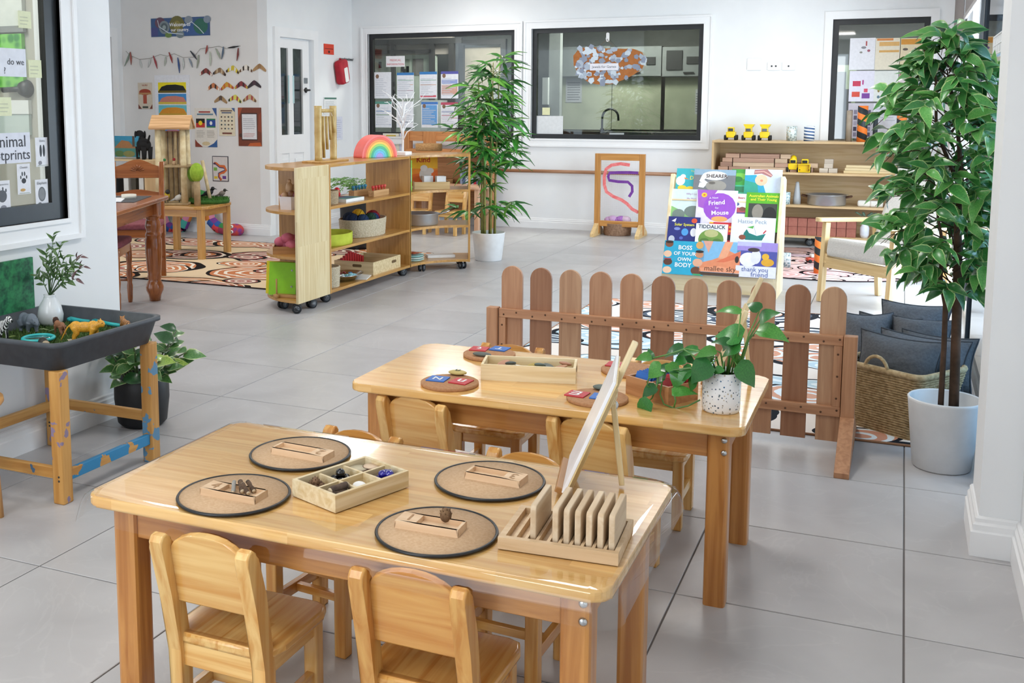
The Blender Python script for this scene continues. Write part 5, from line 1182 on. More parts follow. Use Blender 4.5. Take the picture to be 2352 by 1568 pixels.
# fern in a dark pot behind the divider
t = thing('potted_fern', 'green fern in a tall dark pot behind the divider', 'potted plant', (-4.78, 9.0, 0)); FP = t.location
g = G(); g.lathe([(0, 0), (.13, 0), (.17, .06), (.185, .5), (.19, .52), (.175, .52), (.165, .46), (0, .46)], 32); obj('pot', g, paint('#222b33', rough=.5), t)
FN = leaf_mat('#7fae5c', '#63984a')
for k in range(26):
    a = k*2.4; L = .30+.12*((k*7) % 5)/5; d = Vector((math.cos(a), math.sin(a), 0)); g = G(); P = [Vector((0, 0, .5))+d*L*s+Vector((0, 0, L*(1.5*s-1.25*s*s))) for s in [i/8 for i in range(9)]]
    g.tube(P, .003, 4)
    for i in range(1, 9):
        nn = d.cross(Vector((0, 0, 1))); wl = .075*(1-i/11)
        for s in (-1, 1): q = P[i]; g.f([q, q+nn*s*wl*.5+d*.018+Vector((0, 0, .004)), q+nn*s*wl+d*.03-Vector((0, 0, .012)), q+nn*s*wl*.5-d*.006], [(0, 1, 2, 3)])
    obj('frond', g, FN, t)
# ---------------------------------------------------------------- bamboo plant
t = thing('potted_bamboo', 'tall artificial bamboo in a white pot behind the divider', 'potted plant', (-3.36, 8.80, 0)); BP = t.location
g = G(); g.lathe([(0, 0), (.115, 0), (.12, .006), (.147, .245), (.149, .252), (.143, .254), (.132, .2), (0, .2)], 40); obj('pot', g, paint('#eef0f2', rough=.4), t)
g = G(); g.lathe([(0, 0), (.132, 0)], 28); obj('soil', g, SOIL, t, Matrix.Translation((0, 0, .205)))
rb = random.Random(9); CUL = paint('#9a9a52', '#7d7f40', rough=.45, scale=20); bl = []
BLM = []
for c1, c2 in (('#4f9a3c', '#3c8232'), ('#2e6b2c', '#245a26'), ('#7cba4c', '#5fa03c')):
    g = G(); st = [(0, 0), (.15, .07), (.4, .085), (.7, .055), (1, 0)]; pts = []
    for x, w_ in st: zz = .06*math.sin(pi*x)-.3*x*x; pts += [(x, -w_, zz+.02), (x, 0, zz), (x, w_, zz+.02)]
    g.f(pts, [(i*3+j, i*3+j+1, i*3+j+4, i*3+j+3) for i in range(4) for j in range(2)], True); bmesh.ops.remove_doubles(g.bm, verts=g.bm.verts, dist=1e-4); BLM.append(g.mesh('leaf', leaf_mat(c1, c2)))
tw = G()
for k in range(7):
    a = k*.9; r0 = .06; b0 = Vector((r0*math.cos(a)-.0, r0*math.sin(a), .2)); Hc = (1.62, 1.3, 1.5, 1.1, 1.4, 1.2, 1.55)[k]
    P = [b0+Vector((math.cos(a)*.04*s*s, math.sin(a)*.04*s*s, Hc*s)) for s in [i/6 for i in range(7)]]
    g = G(); g.tube(P, [.011-.0012*i for i in range(7)], 8); obj('culm', g, CUL, t)
    for j in range(13):
        z = .30+.72*(j/13)**.8; q = P[0].lerp(P[-1], z) if j else P[1]; aa = j*2.2+k*1.3; L = rb.uniform(.08, .26) if z > .22 else rb.uniform(.08, .18)
        if z > .8: L *= .6
        d = Vector((math.cos(aa), math.sin(aa), .35)); e = q+d*L; tw.tube([q, q.lerp(e, .5)+Vector((0, 0, .02)), e], [.0025, .002, .0012], 4)
        for m_ in range(7):
            for b_ in ([e] if m_ < 3 else [q.lerp(e, .65)]):
                ab = aa+(m_-3)*.55+rb.uniform(-.2, .2); dv = Vector((math.cos(ab), math.sin(ab), rb.uniform(-.5, .5))).normalized(); bl.append((BP+b_, BP+b_+dv*rb.uniform(.15, .25), Vector((rb.uniform(-.4, .4), -.6, 1)), rb.choice((0, 0, 1, 1, 2))))
tag(obj('twigs', tw, CUL, t), kind='stuff')
bl = [l for l in bl if l[1].y < 11.2]
bl.sort(key=lambda l: (l[0]-EYE).length)
for q, tip, nn, k in bl[:300]: place_leaf(BLM[k], q, tip, nn, 1.0, t)
if len(bl) > 300: merge_leaves('foliage', bl[300:], BLM, t)
# ================================================================ BOOK DISPLAY
BIR = ('#ead9b6', '#dcc699'); bX, bZ = wood(*BIR, 'X', .4), wood(*BIR, 'Z', .4)
yF, yK = 7.80, 8.22; xL, xR = -1.60, -.775; HB = .865
t = thing('book_display', 'birch book display rack with four tiers of picture books', 'book rack', ((xL+xR)/2, yF, 0)); hw = (xR-xL)/2
side = [(0, 0), (yK-yF, 0), (yK-yF, HB-.03), (.30, HB), (.26, HB), (0, .12)]
for s in (-1, 1):
    T = Matrix.Translation((s*(hw-.012), 0, 0)) @ Matrix(((0, 0, 1, 0), (1, 0, 0, 0), (0, 1, 0, 0), (0, 0, 0, 1))); g = G(T); g.prism(side, -.012, .012, .002); obj('side_panel', g, bZ, t)
g = G(); g.box(-hw+.024, hw-.024, .0, .018, .02, .15, .002); obj('kick_board', g, bX, t)
SL = Vector((0, .30-.03, HB-.14)).normalized(); NB = Vector((1, 0, 0)).cross(SL)      # slope up, face normal
def slope_pt(s, off): return Vector((0, .05, .12))+SL*s+NB*off
for k in range(4):
    p0 = slope_pt(.19*k, .0); g = G(); g.T = Mx(p0, (1, 0, 0), SL); g.box(-hw+.024, hw-.024, 0, .20, -.012, -.002); obj('back_board', g, bX, t)
    g = G(); g.T = Mx(p0, (1, 0, 0), SL); g.box(-hw+.024, hw-.024, 0, .012, -.002, .05, .002); obj('ledge', g, bX, t)
BP0 = Vector((t.location.x, yF, 0))
def at_slope(u, v, off):
    d = RGT*((u-PX)/F)+DWN*((v-PY)/F)+FWD; p0 = BP0+slope_pt(0, off); k = (p0-EYE).dot(NB)/d.dot(NB); return EYE+d*k
def book(u0, v0, u1, v1, off, lab, col, shapes, texts, hmin=None, rot=0):
    a, b = at_slope(u0, v0, off), at_slope(u1, v1, off); W = b.x-a.x; H = (a-b).dot(SL)
    c = (a+b)/2; c = Vector(((a.x+b.x)/2, 0, 0))+Vector((0, c.y, c.z))
    return sheet('picture_book', lab, 'book', Mx(c, (1, 0, 0), SL) @ Matrix.Rotation(rot, 4, 'Z'), W, H, col, shapes, texts, .009, 'picture books on the display rack', rough=.35)
# tier 1 (top)
book(1556, 387, 1602, 452, .006, 'turquoise picture book with a white duck and ducklings, top left', '#35b0bb', [('e', .2, .55, .2, .17, '#f4f4f2'), ('e', .3, .7, .12, .09, '#f4f4f2'), ('p', [(.35, .68), (.6, .6), (.38, .62)], '#ee7a26'), ('e', .3, .3, .2, .09, '#f3d23a'), ('e', .65, .27, .18, .09, '#f3d23a')], [('The', .72, .9, .07, {'col': '#e6df6c'}), ('Du', .75, .66, .14, {'col': '#e6df6c', 'bold': True})])
book(1596, 389, 1686, 456, .02, 'grey picture book with a white cap, titled Shearer', '#77787c', [('r', 0, .8, 1, 1, '#8fa9bd'), ('e', .5, .78, .3, .16, '#eceff0'), ('l', [(.25, .75), (.2, .6), (.3, .5), (.24, .42), (.14, .45)], .12, '#eceff0'), ('e', .55, .42, .25, .2, '#9a958c'), ('r', 0, 0, 1, .25, '#5d5a58'), ('e', .45, .52, .08, .05, '#6b655e')], [('SHEARER', .55, .76, .13, {'col': '#4a2f2a', 'bold': True})])
book(1682, 389, 1714, 456, .008, 'narrow green leaf picture book between the grey and blue ones', '#3f9f3f', [('e', .5, .75, .45, .12, '#79c24a'), ('e', .4, .65, .3, .1, '#2f7d35'), ('r', 0, .0, 1, .45, '#46b28a'), ('r', .1, .2, .9, .4, '#2d7f55')], ())
book(1713, 389, 1793, 456, .018, 'pale blue picture book with a child in a striped head scarf', '#cfdcee', [('p', [(0, .78), (.3, .8), (.5, .5), (.6, .15), (0, .1)], '#2aa0c0'), ('p', [(0, .6), (.35, .5), (.42, 0), (0, 0)], '#2f9c84'), ('e', .45, .62, .17, .2, '#eec3a0'), ('p', [(.25, .98), (.6, 1), (.75, .8), (.7, .72), (.45, .85), (.24, .82)], '#a8706e'), ('l', [(.26, .9), (.5, .93), (.72, .78)], .03, '#d8a79a'), ('e', .46, .6, .04, .04, '#e08a6a')], ())
# tier 2
book(1546, 434, 1612, 515, .036, 'pale green picture book titled Why I Love My Mum', '#d7e7ea', [('p', [(0, 0), (1, 0), (1, .2), (.5, .3), (0, .5)], '#8dc078'), ('e', .25, .25, .2, .16, '#7a8a80'), ('e', .7, .35, .28, .17, '#75837c'), ('e', .95, .42, .08, .06, '#d36a90')], [('Why I Lo', .6, .86, .07, {'col': '#b06aa8'}), ('My Mum', .62, .72, .07, {'col': '#b06aa8'})])
book(1603, 436, 1689, 518, .05, 'purple picture book titled A New Friend for Mouse', '#e4dcf0', [('p', [(0, 1), (.5, 1), (.2, .45), (.05, .5)], '#a45cc0'), ('e', .58, .5, .4, .42, '#9a4fc4'), ('e', .18, .85, .07, .07, '#f3c83a'), ('e', .6, .16, .2, .08, '#f0a860'), ('e', .18, .85, .03, .03, '#e0772c')], [('A New', .42, .77, .06, {'col': '#f3e9f8', 'rot': .1}), ('Friend', .5, .63, .13, {'col': '#f5eefa', 'bold': True, 'rot': .12}), ('for', .52, .48, .06, {'col': '#f3e9f8'}), ('Mouse', .6, .34, .13, {'col': '#f5eefa', 'bold': True, 'rot': .08})])
book(1684, 445, 1716, 510, .038, 'white board book with bears behind the purple one', '#eeeaea', [('r', .1, .3, .9, .5, '#b54a52'), ('e', .3, .62, .15, .06, '#4a5f8c'), ('e', .65, .45, .2, .08, '#7a4a3a'), ('r', .1, .28, .95, .33, '#5a4a7c')], [('Bears', .55, .85, .075, {'col': '#b0383f', 'bold': True})])
book(1716, 442, 1789, 535, .042, 'bright green picture book titled Australian Animals and Their Young', '#55a81e', [('r', .08, .12, .9, .72, '#3a3d38'), ('e', .35, .5, .16, .2, '#8c8478'), ('e', .7, .42, .2, .22, '#171715'), ('r', .08, .12, .9, .25, '#7a7a70')], [('Australian Animals', .5, .91, .06, {'col': '#e9e23c', 'w': .85, 'bold': True}), ('and Their Young', .5, .82, .05, {'col': '#e9e23c', 'w': .75, 'bold': True})])
# tier 3
book(1537, 497, 1603, 570, .062, 'navy picture book of planets titled Solar System', '#232a78', [('e', .55, .5, .11, .12, '#4d9ad8'), ('e', .82, .88, .09, .08, '#d8502c'), ('e', .3, .6, .1, .05, '#7a8ac8'), ('e', .82, .5, .1, .14, '#e4e4ea'), ('e', .15, .25, .1, .12, '#c9ccd8'), ('p', [(.1, .85), (.25, .95), (.22, .82)], '#eeeef2'), ('e', .45, .3, .06, .05, '#5a6ac0')], [('Solar System', .52, .74, .075, {'col': '#e9e23c', 'bold': True, 'w': .62})])
book(1630, 510, 1686, 570, .060, 'red picture book behind the frog book', '#c5242c', [('r', 0, .95, .15, 1, '#efc22a'), ('r', .75, .78, .98, .86, '#e8942c'), ('r', .75, .62, .95, .7, '#e8942c'), ('e', .78, .4, .1, .12, '#2a1416')], ())
book(1600, 513, 1668, 572, .072, 'white picture book with a green frog titled Tiddalick', '#f1f2f2', [('e', .5, .35, .4, .42, '#6f9440'), ('e', .5, .6, .22, .16, '#b7b77c'), ('e', .3, .3, .14, .1, '#557a34'), ('e', .7, .3, .14, .1, '#557a34'), ('r', .12, .77, .9, .775, '#333333')], [('TIDDALICK', .5, .87, .12, {'col': '#1f2d4a', 'bold': True, 'w': .86})])
book(1682, 498, 1777, 575, .066, 'white picture book with a teal bird titled Hattie Peck', '#e6ebf7', [('p', [(.3, .5), (.36, .62), (.42, .5), (.6, .42), (.8, .5), (.72, .28), (.35, .28), (.28, .34)], '#10756c'), ('p', [(.36, .68), (.52, .74), (.5, .64)], '#5aa84a'), ('e', .27, .36, .08, .08, '#8c4a34'), ('l', [(.52, .72), (.58, .45)], .006, '#7a8a8a'), ('l', [(.74, .5), (.8, .6)], .03, '#c23a3f')], [('Hattie Peck', .47, .86, .11, {'col': '#8f99a8', 'w': .66})])
# tier 4 (bottom)
book(1528, 552, 1614, 634, .092, 'turquoise picture book titled Boss of Your Own Body', '#22a5c8', [('e', .12, .9, .1, .1, '#7a4a34'), ('e', .1, .6, .1, .1, '#eac0a0'), ('e', .12, .36, .11, .1, '#5a3424'), ('e', .12, .12, .11, .1, '#f0c8a8'), ('e', .88, .62, .1, .1, '#c98a64'), ('e', .85, .38, .12, .12, '#e0a88a'), ('e', .82, .14, .12, .12, '#6a3d2a'), ('e', .87, .9, .09, .11, '#d8a25a'), ('e', .12, .96, .1, .04, '#2a1c18'), ('e', .88, .71, .1, .04, '#1f1a1c'), ('r', .76, .0, .95, .05, '#3aa06a'), ('r', .02, .44, .2, .47, '#b0384a')],
     [('BOSS', .52, .8, .13, {'col': '#f4f7f7', 'bold': True}), ('OF YOUR', .52, .62, .11, {'col': '#f4f7f7', 'bold': True}), ('OWN', .52, .45, .11, {'col': '#f4f7f7', 'bold': True}), ('BODY', .5, .28, .13, {'col': '#f4f7f7', 'bold': True})])
book(1612, 553, 1697, 637, .092, 'picture book with an orange sunset titled mallee sky', '#7db4d8', [('p', [(0, .1), (1, .1), (1, .6), (.7, .75), (.5, .55), (.3, .45), (0, .35)], '#e08a62'), ('p', [(.45, .5), (.6, 1), (.8, 1), (.65, .5)], '#e6a17c'), ('p', [(.05, 1), (.3, 1), (.2, .65)], '#d8a08c'), ('p', [(.4, .4), (1, .75), (1, .55), (.6, .4)], '#d86f4c'), ('r', 0, 0, 1, .09, '#4a3424'), ('e', .92, .5, .05, .1, '#2a2422'), ('p', [(0, .2), (.5, .28), (1, .18), (1, .1), (0, .1)], '#e89a74')], [('mallee sky', .52, .2, .1, {'col': '#5a2f1c', 'w': .78})])
book(1695, 555, 1781, 641, .092, 'purple picture book of a toy horse and duck titled thank you friend', '#4a4f9c', [('r', 0, .75, 1, 1, '#9a86cc'), ('r', 0, .88, .6, 1, '#b9b8e0'), ('r', 0, 0, 1, .32, '#e0e0ea'), ('e', .3, .5, .22, .2, '#e9e8ea'), ('e', .48, .58, .13, .2, '#dedde2'), ('e', .42, .78, .15, .06, '#3a2f34'), ('e', .78, .44, .16, .11, '#d8a028'), ('e', .72, .6, .09, .09, '#e0ac30')], [('thank you', .48, .22, .11, {'col': '#4c62a0', 'w': .66}), ('friend', .6, .08, .08, {'col': '#4c62a0', 'w': .42})])
# ================================================================ WEAVING FRAME
yf = 10.98; a, b = at(1368, 352, y=yf), at(1483, 355, y=yf); c = (a+b)/2
t = thing('weaving_frame', 'upright wooden weaving frame with pink and purple ribbon', 'frame', (c.x, yf, 0)); W = b.x-a.x; H = a.z
hz = wood('#c98f4c', '#b57b3a', 'Z', .45); hx = wood('#c98f4c', '#b57b3a', 'X', .45)
for s in (-1, 1):
    g = G(); g.box(s*(W/2-.03)-.03, s*(W/2-.03)+.03, -.02, .02, .02, H, .003); obj('upright', g, hz, t)
    T = Matrix.Translation((s*(W/2-.03), 0, 0)) @ Matrix(((0, 0, 1, 0), (1, 0, 0, 0), (0, 1, 0, 0), (0, 0, 0, 1))); g = G(T); g.prism([(-.2, 0), (.2, 0), (.2, .03), (.04, .13), (-.04, .13), (-.2, .03)], -.022 if s < 0 else -.022, .022, .002); obj('foot', g, wood('#dfc08c', '#cda870', 'Y', .5), t)
for z0, z1 in ((H-.07, H), (.1, .16)):
    g = G(); g.box(-W/2+.06, W/2-.06, -.018, .018, z0, z1, .003); obj('crosspiece', g, hx, t)
g = G()
for k in range(20): x = -W/2+.06+(W-.12)*k/19; g.tube([(x, 0, .16), (x, 0, H-.07)], .0006, 4)
for k in range(30): z = .16+(H-.23)*k/29; g.tube([(-W/2+.06, 0, z), (W/2-.06, 0, z)], .0006, 4)
tag(obj('wire_mesh', g, paint('#dcdfe2', rough=.5), t), kind='stuff')
def ribbon(name, pts, wd, col, col2):
    P = [at(u, v, y=yf-.012)-t.location for u, v in pts]; g = G(); n = len(P)
    for k in range(n): P[k].y = -.012+(.006 if k % 2 else -.004)
    lo, hi = [], []
    for i in range(n):
        d = (P[min(n-1, i+1)]-P[max(0, i-1)]).normalized(); nn = Vector((-d.z, 0, d.x))*wd/2; lo.append(P[i]-nn); hi.append(P[i]+nn)
    for i in range(n-1): g.f([lo[i], lo[i+1], hi[i+1], hi[i]], [(0, 1, 2, 3)], True)
    bmesh.ops.remove_doubles(g.bm, verts=g.bm.verts, dist=1e-5); obj(name, g, paint(col, col2, rough=.7, scale=40), t)
ribbon('ribbon', [(1447, 379), (1425, 376), (1405, 379), (1392, 388), (1388, 405), (1388, 425), (1393, 440), (1408, 451), (1428, 459), (1440, 468), (1452, 480), (1466, 488)], .034, '#ef8a88', '#e2686a')
ribbon('ribbon', [(1466, 397), (1445, 396), (1420, 396), (1400, 397), (1397, 405), (1399, 414), (1420, 417), (1442, 418), (1452, 427), (1452, 440), (1445, 452)], .03, '#7b3f9c', '#6a2f8c')
c = at(1415, 540, z=0); t = round_basket('willow_basket', 'brown willow basket of purple gauze at the foot of the weaving frame', 'basket', (c.x, c.y+.05, 0), .15, .13, paint('#a07f66', '#866650', rough=.9, scale=60, bump=.5))
WB = t.location
for k, (dx, cc_, lab) in enumerate(((-.06, '#d9aee0', 'pale lilac gauze at the left of the willow basket'), (.03, '#b06ccc', 'purple gauze in the middle of the willow basket'), (.08, '#e0c3dc', 'pinkish gauze at the right of the willow basket'))):
    g = G()
    for j in range(5): g.ball((.03*math.cos(j*1.3), .03*math.sin(j*1.3), .012*j), (.06, .05, .04), 12, 8)
    single('gauze_cloth', g, paint(cc_, rough=.9, scale=12, bump=.8), lab, 'cloth', Mx(WB+Vector((dx, 0, .12))), 'gauze cloths')
# ================================================================ ARMCHAIR
AW = ('#d9bd8c', '#c7a674'); aX, aY, aZ = wood(*AW, 'X', .4), wood(*AW, 'Y', .4), wood(*AW, 'Z', .4)
FAB = paint('#c8c4bf', '#bdb9b4', rough=.95, scale=120, bump=.25)
t = thing('armchair', 'low armchair with beige cushions and light wooden arms', 'armchair', (-.26, 7.66, 0), -.733)
hw = .30
for s in (-1, 1):
    for (yb, yt, zt_) in ((-.0, .03, .565), (.56, .50, .545)):
        d = Vector((0, yt-yb, zt_)); g = G(); g.T = Mx((s*hw, yb, 0), rot=d.to_track_quat('Z', 'Y').to_matrix()); g.box(-.018, .018, -.022, .022, 0.004, d.length, .004); obj('leg', g, aZ, t)
    g = G(); g.T = Matrix.Translation((s*hw, .25, .575)) @ Matrix.Rotation(-.04, 4, 'X'); g.prism(rrect(.06, .62, .025, 4), -.014, .014, .004); obj('armrest', g, aY, t)
    g = G(); g.T = Matrix.Translation((s*(hw-.03), .28, .28)) @ Matrix.Rotation(-.12, 4, 'X'); g.box(-.013, .013, -.28, .27, -.035, .035, .003); obj('side_rail', g, aY, t)
g = G(); g.box(-hw+.02, hw-.02, .0, .026, .25, .325, .003); obj('front_rail', g, aX, t)
g = G(); g.T = Matrix.Translation((0, .26, .37)) @ Matrix.Rotation(-.12, 4, 'X'); g.prism(rrect(.52, .56, .04, 4), -.065, .065, .03); obj('seat_cushion', g, FAB, t)
g = G(); g.T = Matrix.Translation((0, .56, .62)) @ Matrix.Rotation(-.38, 4, 'X'); g.box(-.26, .26, -.06, .06, -.34, .33, .035); obj('back_cushion', g, FAB, t)
# ================================================================ BLOCK SHELF AGAINST THE BACK WALL
sx0, sx1, sy0, sy1 = -1.76, .04, 10.9, 11.32; SHC = ('#cdb086', '#bc9b6c'); kX, kZ = wood(*SHC, 'X', .45), wood(*SHC, 'Z', .45)
t = thing('block_shelf', 'wide beech shelf on casters with toy trucks and building blocks', 'shelf', ((sx0+sx1)/2, (sy0+sy1)/2, 0)); hw = (sx1-sx0)/2; hd = (sy1-sy0)/2
KZ = (.105, .405, .725, 1.03)
for s in (-1, 1):
    g = G(); g.box(s*hw-(.02 if s > 0 else 0), s*hw+(0 if s > 0 else .02), -hd, hd, .085, 1.03-.0225, .002); obj('end_panel', g, kZ, t)
for k, z in enumerate(KZ):
    g = G(); g.box(-hw+(.02 if k < 3 else 0), hw-(.02 if k < 3 else 0), -hd, hd, z-.022, z, .002); obj('shelf_board', g, kX, t)
g = G(); g.box(-hw+.02, hw-.02, hd-.01, hd, .105, 1.008); obj('back_panel', g, kX, t)
for x in (-hw+.1, 0.06, hw-.1):
    for y in (-hd+.06, hd-.06): caster(t, x, y, .036, .3, .083)
YEL = paint('#f0cf10', '#e4c208', rough=.35); TYR = paint('#1a1a1a', rough=.8)
def truck(u, v, z, y, lab, kind):
    c = at(u, v, z=z); t = thing('toy_truck', lab, 'toy truck', (c.x, y, z), 0, 'yellow toy trucks')
    g = G(); g.box(-.045, .045, -.06, .05, .025, .085, .008); obj('body', g, YEL, t)
    g = G(); g.prism([(-.04, .085), (.04, .085), (.03, .135), (-.03, .135)], -.02, .045, .004) if 0 else g.box(-.032, .032, -.045, .02, .085, .13, .008); obj('cab', g, YEL, t)
    g = G(); g.box(-.024, .024, -.0465, -.044, .09, .118, .0); obj('windscreen', g, paint('#2b3134', rough=.1), t)
    if kind == 'tip': g = G(); g.prism([(-.035, .13), (.035, .13), (.052, .16), (-.052, .16)], 0, .1); obj('tipper', g, YEL, t, Matrix(((1, 0, 0, 0), (0, 0, 1, -.03), (0, 1, 0, 0), (0, 0, 0, 1))))
    if kind == 'dome': g = G(); g.ball((0, 0, .125), (.032, .045, .04), 14, 8); obj('roof', g, YEL, t)
    if kind == 'loader':
        g = G(); g.cells([-.055, -.05, .05, .055], [0, .005, .075, .08], [[.05]*3, [.05, .005, .05], [.05]*3]); obj('bucket', g, YEL, t, Matrix(((1, 0, 0, 0), (0, 0, -1, -.06), (0, 1, 0, .005), (0, 0, 0, 1))))
    for s in (-1, 1):
        for yy in (-.04, .035):
            g = G(); g.T = Mx((s*.05, yy, .026), rot=Vector((1, 0, 0)).to_track_quat('Z', 'Y').to_matrix()); g.lathe([(0, -.012), (.026, -.012), (.026, .012), (0, .012)], 14); obj('wheel', g, TYR, t)
truck(1681, 321, 1.03, 11.05, 'yellow toy truck without tipper at the left on the block shelf top', 'cab')
truck(1719, 322, 1.03, 11.05, 'yellow toy tipper truck in the middle on the block shelf top', 'tip')
truck(1758, 322, 1.03, 11.05, 'yellow toy tipper truck nearest the tins on the block shelf top', 'tip')
truck(1826, 392, .725, 11.0, 'yellow toy truck with a domed cab on the second tier', 'dome')
truck(1852, 393, .725, 11.0, 'yellow toy loader with a square bucket on the second tier', 'loader')
def stripe_mat(c1, c2, n, tw, name='striped_wrap'):
    m, nt, N, L_, b = _new(name); tc = N.new('ShaderNodeTexCoord'); sp = N.new('ShaderNodeSeparateXYZ'); L_.new(tc.outputs['Object'], sp.inputs[0])
    at2 = N.new('ShaderNodeMath'); at2.operation = 'ARCTAN2'; L_.new(sp.outputs[1], at2.inputs[0]); L_.new(sp.outputs[0], at2.inputs[1])
    dv = N.new('ShaderNodeMath'); dv.operation = 'MULTIPLY'; dv.inputs[1].default_value = tw/(2*pi); L_.new(at2.outputs[0], dv.inputs[0])
    ma = N.new('ShaderNodeMath'); ma.operation = 'MULTIPLY_ADD'; ma.inputs[1].default_value = n; L_.new(sp.outputs[2], ma.inputs[0]); L_.new(dv.outputs[0], ma.inputs[2])
    fr = N.new('ShaderNodeMath'); fr.operation = 'FRACT'; L_.new(ma.outputs[0], fr.inputs[0]); gt = N.new('ShaderNodeMath'); gt.operation = 'GREATER_THAN'; gt.inputs[1].default_value = .5; L_.new(fr.outputs[0], gt.inputs[0])
    mx = N.new('ShaderNodeMixRGB'); mx.inputs[1].default_value = (*lin(c1), 1); mx.inputs[2].default_value = (*lin(c2), 1); L_.new(gt.outputs[0], mx.inputs[0]); L_.new(mx.outputs[0], b.inputs['Base Color']); b.inputs['Roughness'].default_value = .5; return m
def tube_thing(u, z, y, r, h, mat, lab, name='cardboard_tube', cat='tube', v=322, grp='tubes on the block shelf'):
    c = at(u, v, z=z); c = at(u, v, y=y); g = G(); g.lathe([(r*.8, 0), (r, 0), (r, h), (r*.88, h), (r*.88, h*.5), (0, h*.5)], 24); return single(name, g, mat, lab, cat, Mx((c.x, y, z)), grp)
tube_thing(1818, 1.03, 11.05, .05, .145, speckle('#cfd6d2', ['#b7a98c', '#9fb3b0', '#e4e6e2', '#8f9c9a'], 60, .5, .4), 'pale patterned tin next to the trucks on the block shelf', 'paper_tin', 'tin')
tube_thing(1858, 1.03, 11.05, .05, .145, stripe_mat('#e8ecf0', '#3a5a86', 32, 1), 'blue and white striped tin on the block shelf', 'paper_tin', 'tin')
tube_thing(1949, 1.03, 11.1, .027, .30, paint('#a89a88', '#9a8c7a', rough=.8), 'plain grey cardboard tube beside the striped one')
tube_thing(1979, 1.03, 11.02, .047, .345, stripe_mat('#1d2429', '#e8792a', 8.5, 1), 'tall black and orange striped tube on the block shelf', 'striped_tube')
tube_thing(2009, 1.03, 11.12, .022, .28, paint('#2f3a3f', rough=.7), 'thin dark tube right of the tall striped tube')
tube_thing(2069, 1.03, 11.02, .045, .315, stripe_mat('#1d2429', '#e8792a', 8.5, 1), 'black and orange striped tube half hidden by the ficus', 'striped_tube')
# building blocks on the second tier
BLKW = [wood('#b5917a', '#a07c66', 'X', .6), wood('#a98672', '#957260', 'X', .6), wood('#c6ab90', '#b2967a', 'X', .6)]; rk = random.Random(4)
rows = [(-1.70, [.10, .20, .38, .12, .09]), (-1.68, [.12, .40, .14, .1]), (-1.66, [.1, .40, .12]), (-1.63, [.14, .38, .1])]
kb = 0; ORD = 'one two three four five six seven eight nine ten'.split()
def row_x(k): return rows[k]
for lvl, (xs0, lens) in enumerate(rows):
    for col in range(2):
        x = xs0
        for ln in lens:
            g = G(); g.box(0, ln-.004, -.05, .045, 0, .042, .003)
            single('wooden_block', g, BLKW[kb % 3], '%s plank, number %s from left, %s layer, %s block pile' % (('long' if ln > .3 else 'short' if ln < .13 else 'medium'), ORD[lens.index(ln) if col == 0 else lens.index(ln)], ('bottom', 'second', 'third', 'top')[lvl], ('front', 'rear')[col]), 'block', Mx((x, 11.0+.12*col, .725+.0435*lvl)), 'building blocks in the left pile'); x += ln+.004; kb += 1
for k, (x, z, lab) in enumerate(((-.845, 0, 'small grey brown block left of the toy truck'), (-.80, .045, 'pale grey block on top beside the toy truck'))):
    g = G(); g.box(-.05, .05, -.05, .05, 0, .045, .003); single('wooden_block', g, BLKW[k+1], lab, 'block', Mx((x, 11.02, .725+z)), 'blocks by the truck')
px0 = at(1882, 392, y=10.99).x
for k, (dx, z, lab) in enumerate(((0, 0, 'pale cube at the lower left of the small block stack'), (.085, 0, 'pale cube at the lower right of the small block stack'), (.042, .045, 'pale cube in the middle of the small block stack'), (.045, .09, 'pale cube at the top of the small block stack'))):
    g = G(); g.box(0, .08, -.04, .04, 0, .0445, .003); single('wooden_block', g, wood('#c3b6a6', '#b0a292', 'X', .6), lab, 'block', Mx((px0+dx, 11.0, .725+z)), 'small pale block stack')
for k in range(3):
    g = G(); g.box(0, .5-.05*(k == 2), -.03, .03, 0, .026, .003); xx = at(1938, 390, y=11.0).x
    single('wooden_plank', g, wood('#dcc79c', '#cbb283', 'X', .5), 'long pale plank, %s of three stacked on the second tier' % ('bottom', 'middle', 'top')[k], 'plank', Mx((xx+.01*k, 11.0, .725+.027*k)), 'long planks')
# third tier: pan, cone, tin, cloths
c = at(1898, 466, y=11.05); t = thing('metal_pan', 'shiny round metal pan with two handles on the third tier', 'pan', (c.x, 11.06, .405)); g = G(); g.lathe([(0, 0), (.17, 0), (.18, .01), (.18, .1), (.2, .105), (.172, .105), (.165, .012), (0, .012)], 36); obj('pan', g, paint('#d2d6da', rough=.3, metal=.75), t)
for s in (-1, 1): g = G(); g.tube([(s*.18, -.04, .08), (s*.23, -.03, .09), (s*.23, .03, .09), (s*.18, .04, .08)], .009, 7); obj('handle', g, paint('#5a3a26', rough=.6), t)
c = at(1830, 462, y=11.05); g = G(); g.lathe([(0, 0), (.038, 0), (.036, .06), (.018, .2), (.014, .22), (0, .22)], 18); single('cone_bottle', g, paint('#b9bcbf', rough=.4), 'pale grey cone shaped bottle beside the metal pan', 'bottle', Mx((c.x, 11.05, .405)))
tube_thing(1805, .405, 10.98, .04, .12, speckle('#c9dadc', ['#8fb3c0', '#dfe6e6', '#a9c2c8', '#7a9aa6'], 60, .5, .4), 'small pale blue tin at the left of the third tier', 'paper_tin', 'tin', 466)
for k, (u, lab) in enumerate(((1985, 'folded white cloth on the third tier'), (2012, 'crumpled white cloth behind the armchair on the third tier'))):
    c = at(u, 464, y=11.02); g = G(); g.box(-.06, .06, -.05, .05, 0, .06, .018); single('cloth_bundle', g, paint('#e3dfd8', rough=.95), lab, 'cloth', Mx((c.x, 11.02, .405), rz=.2*k), 'white cloths')
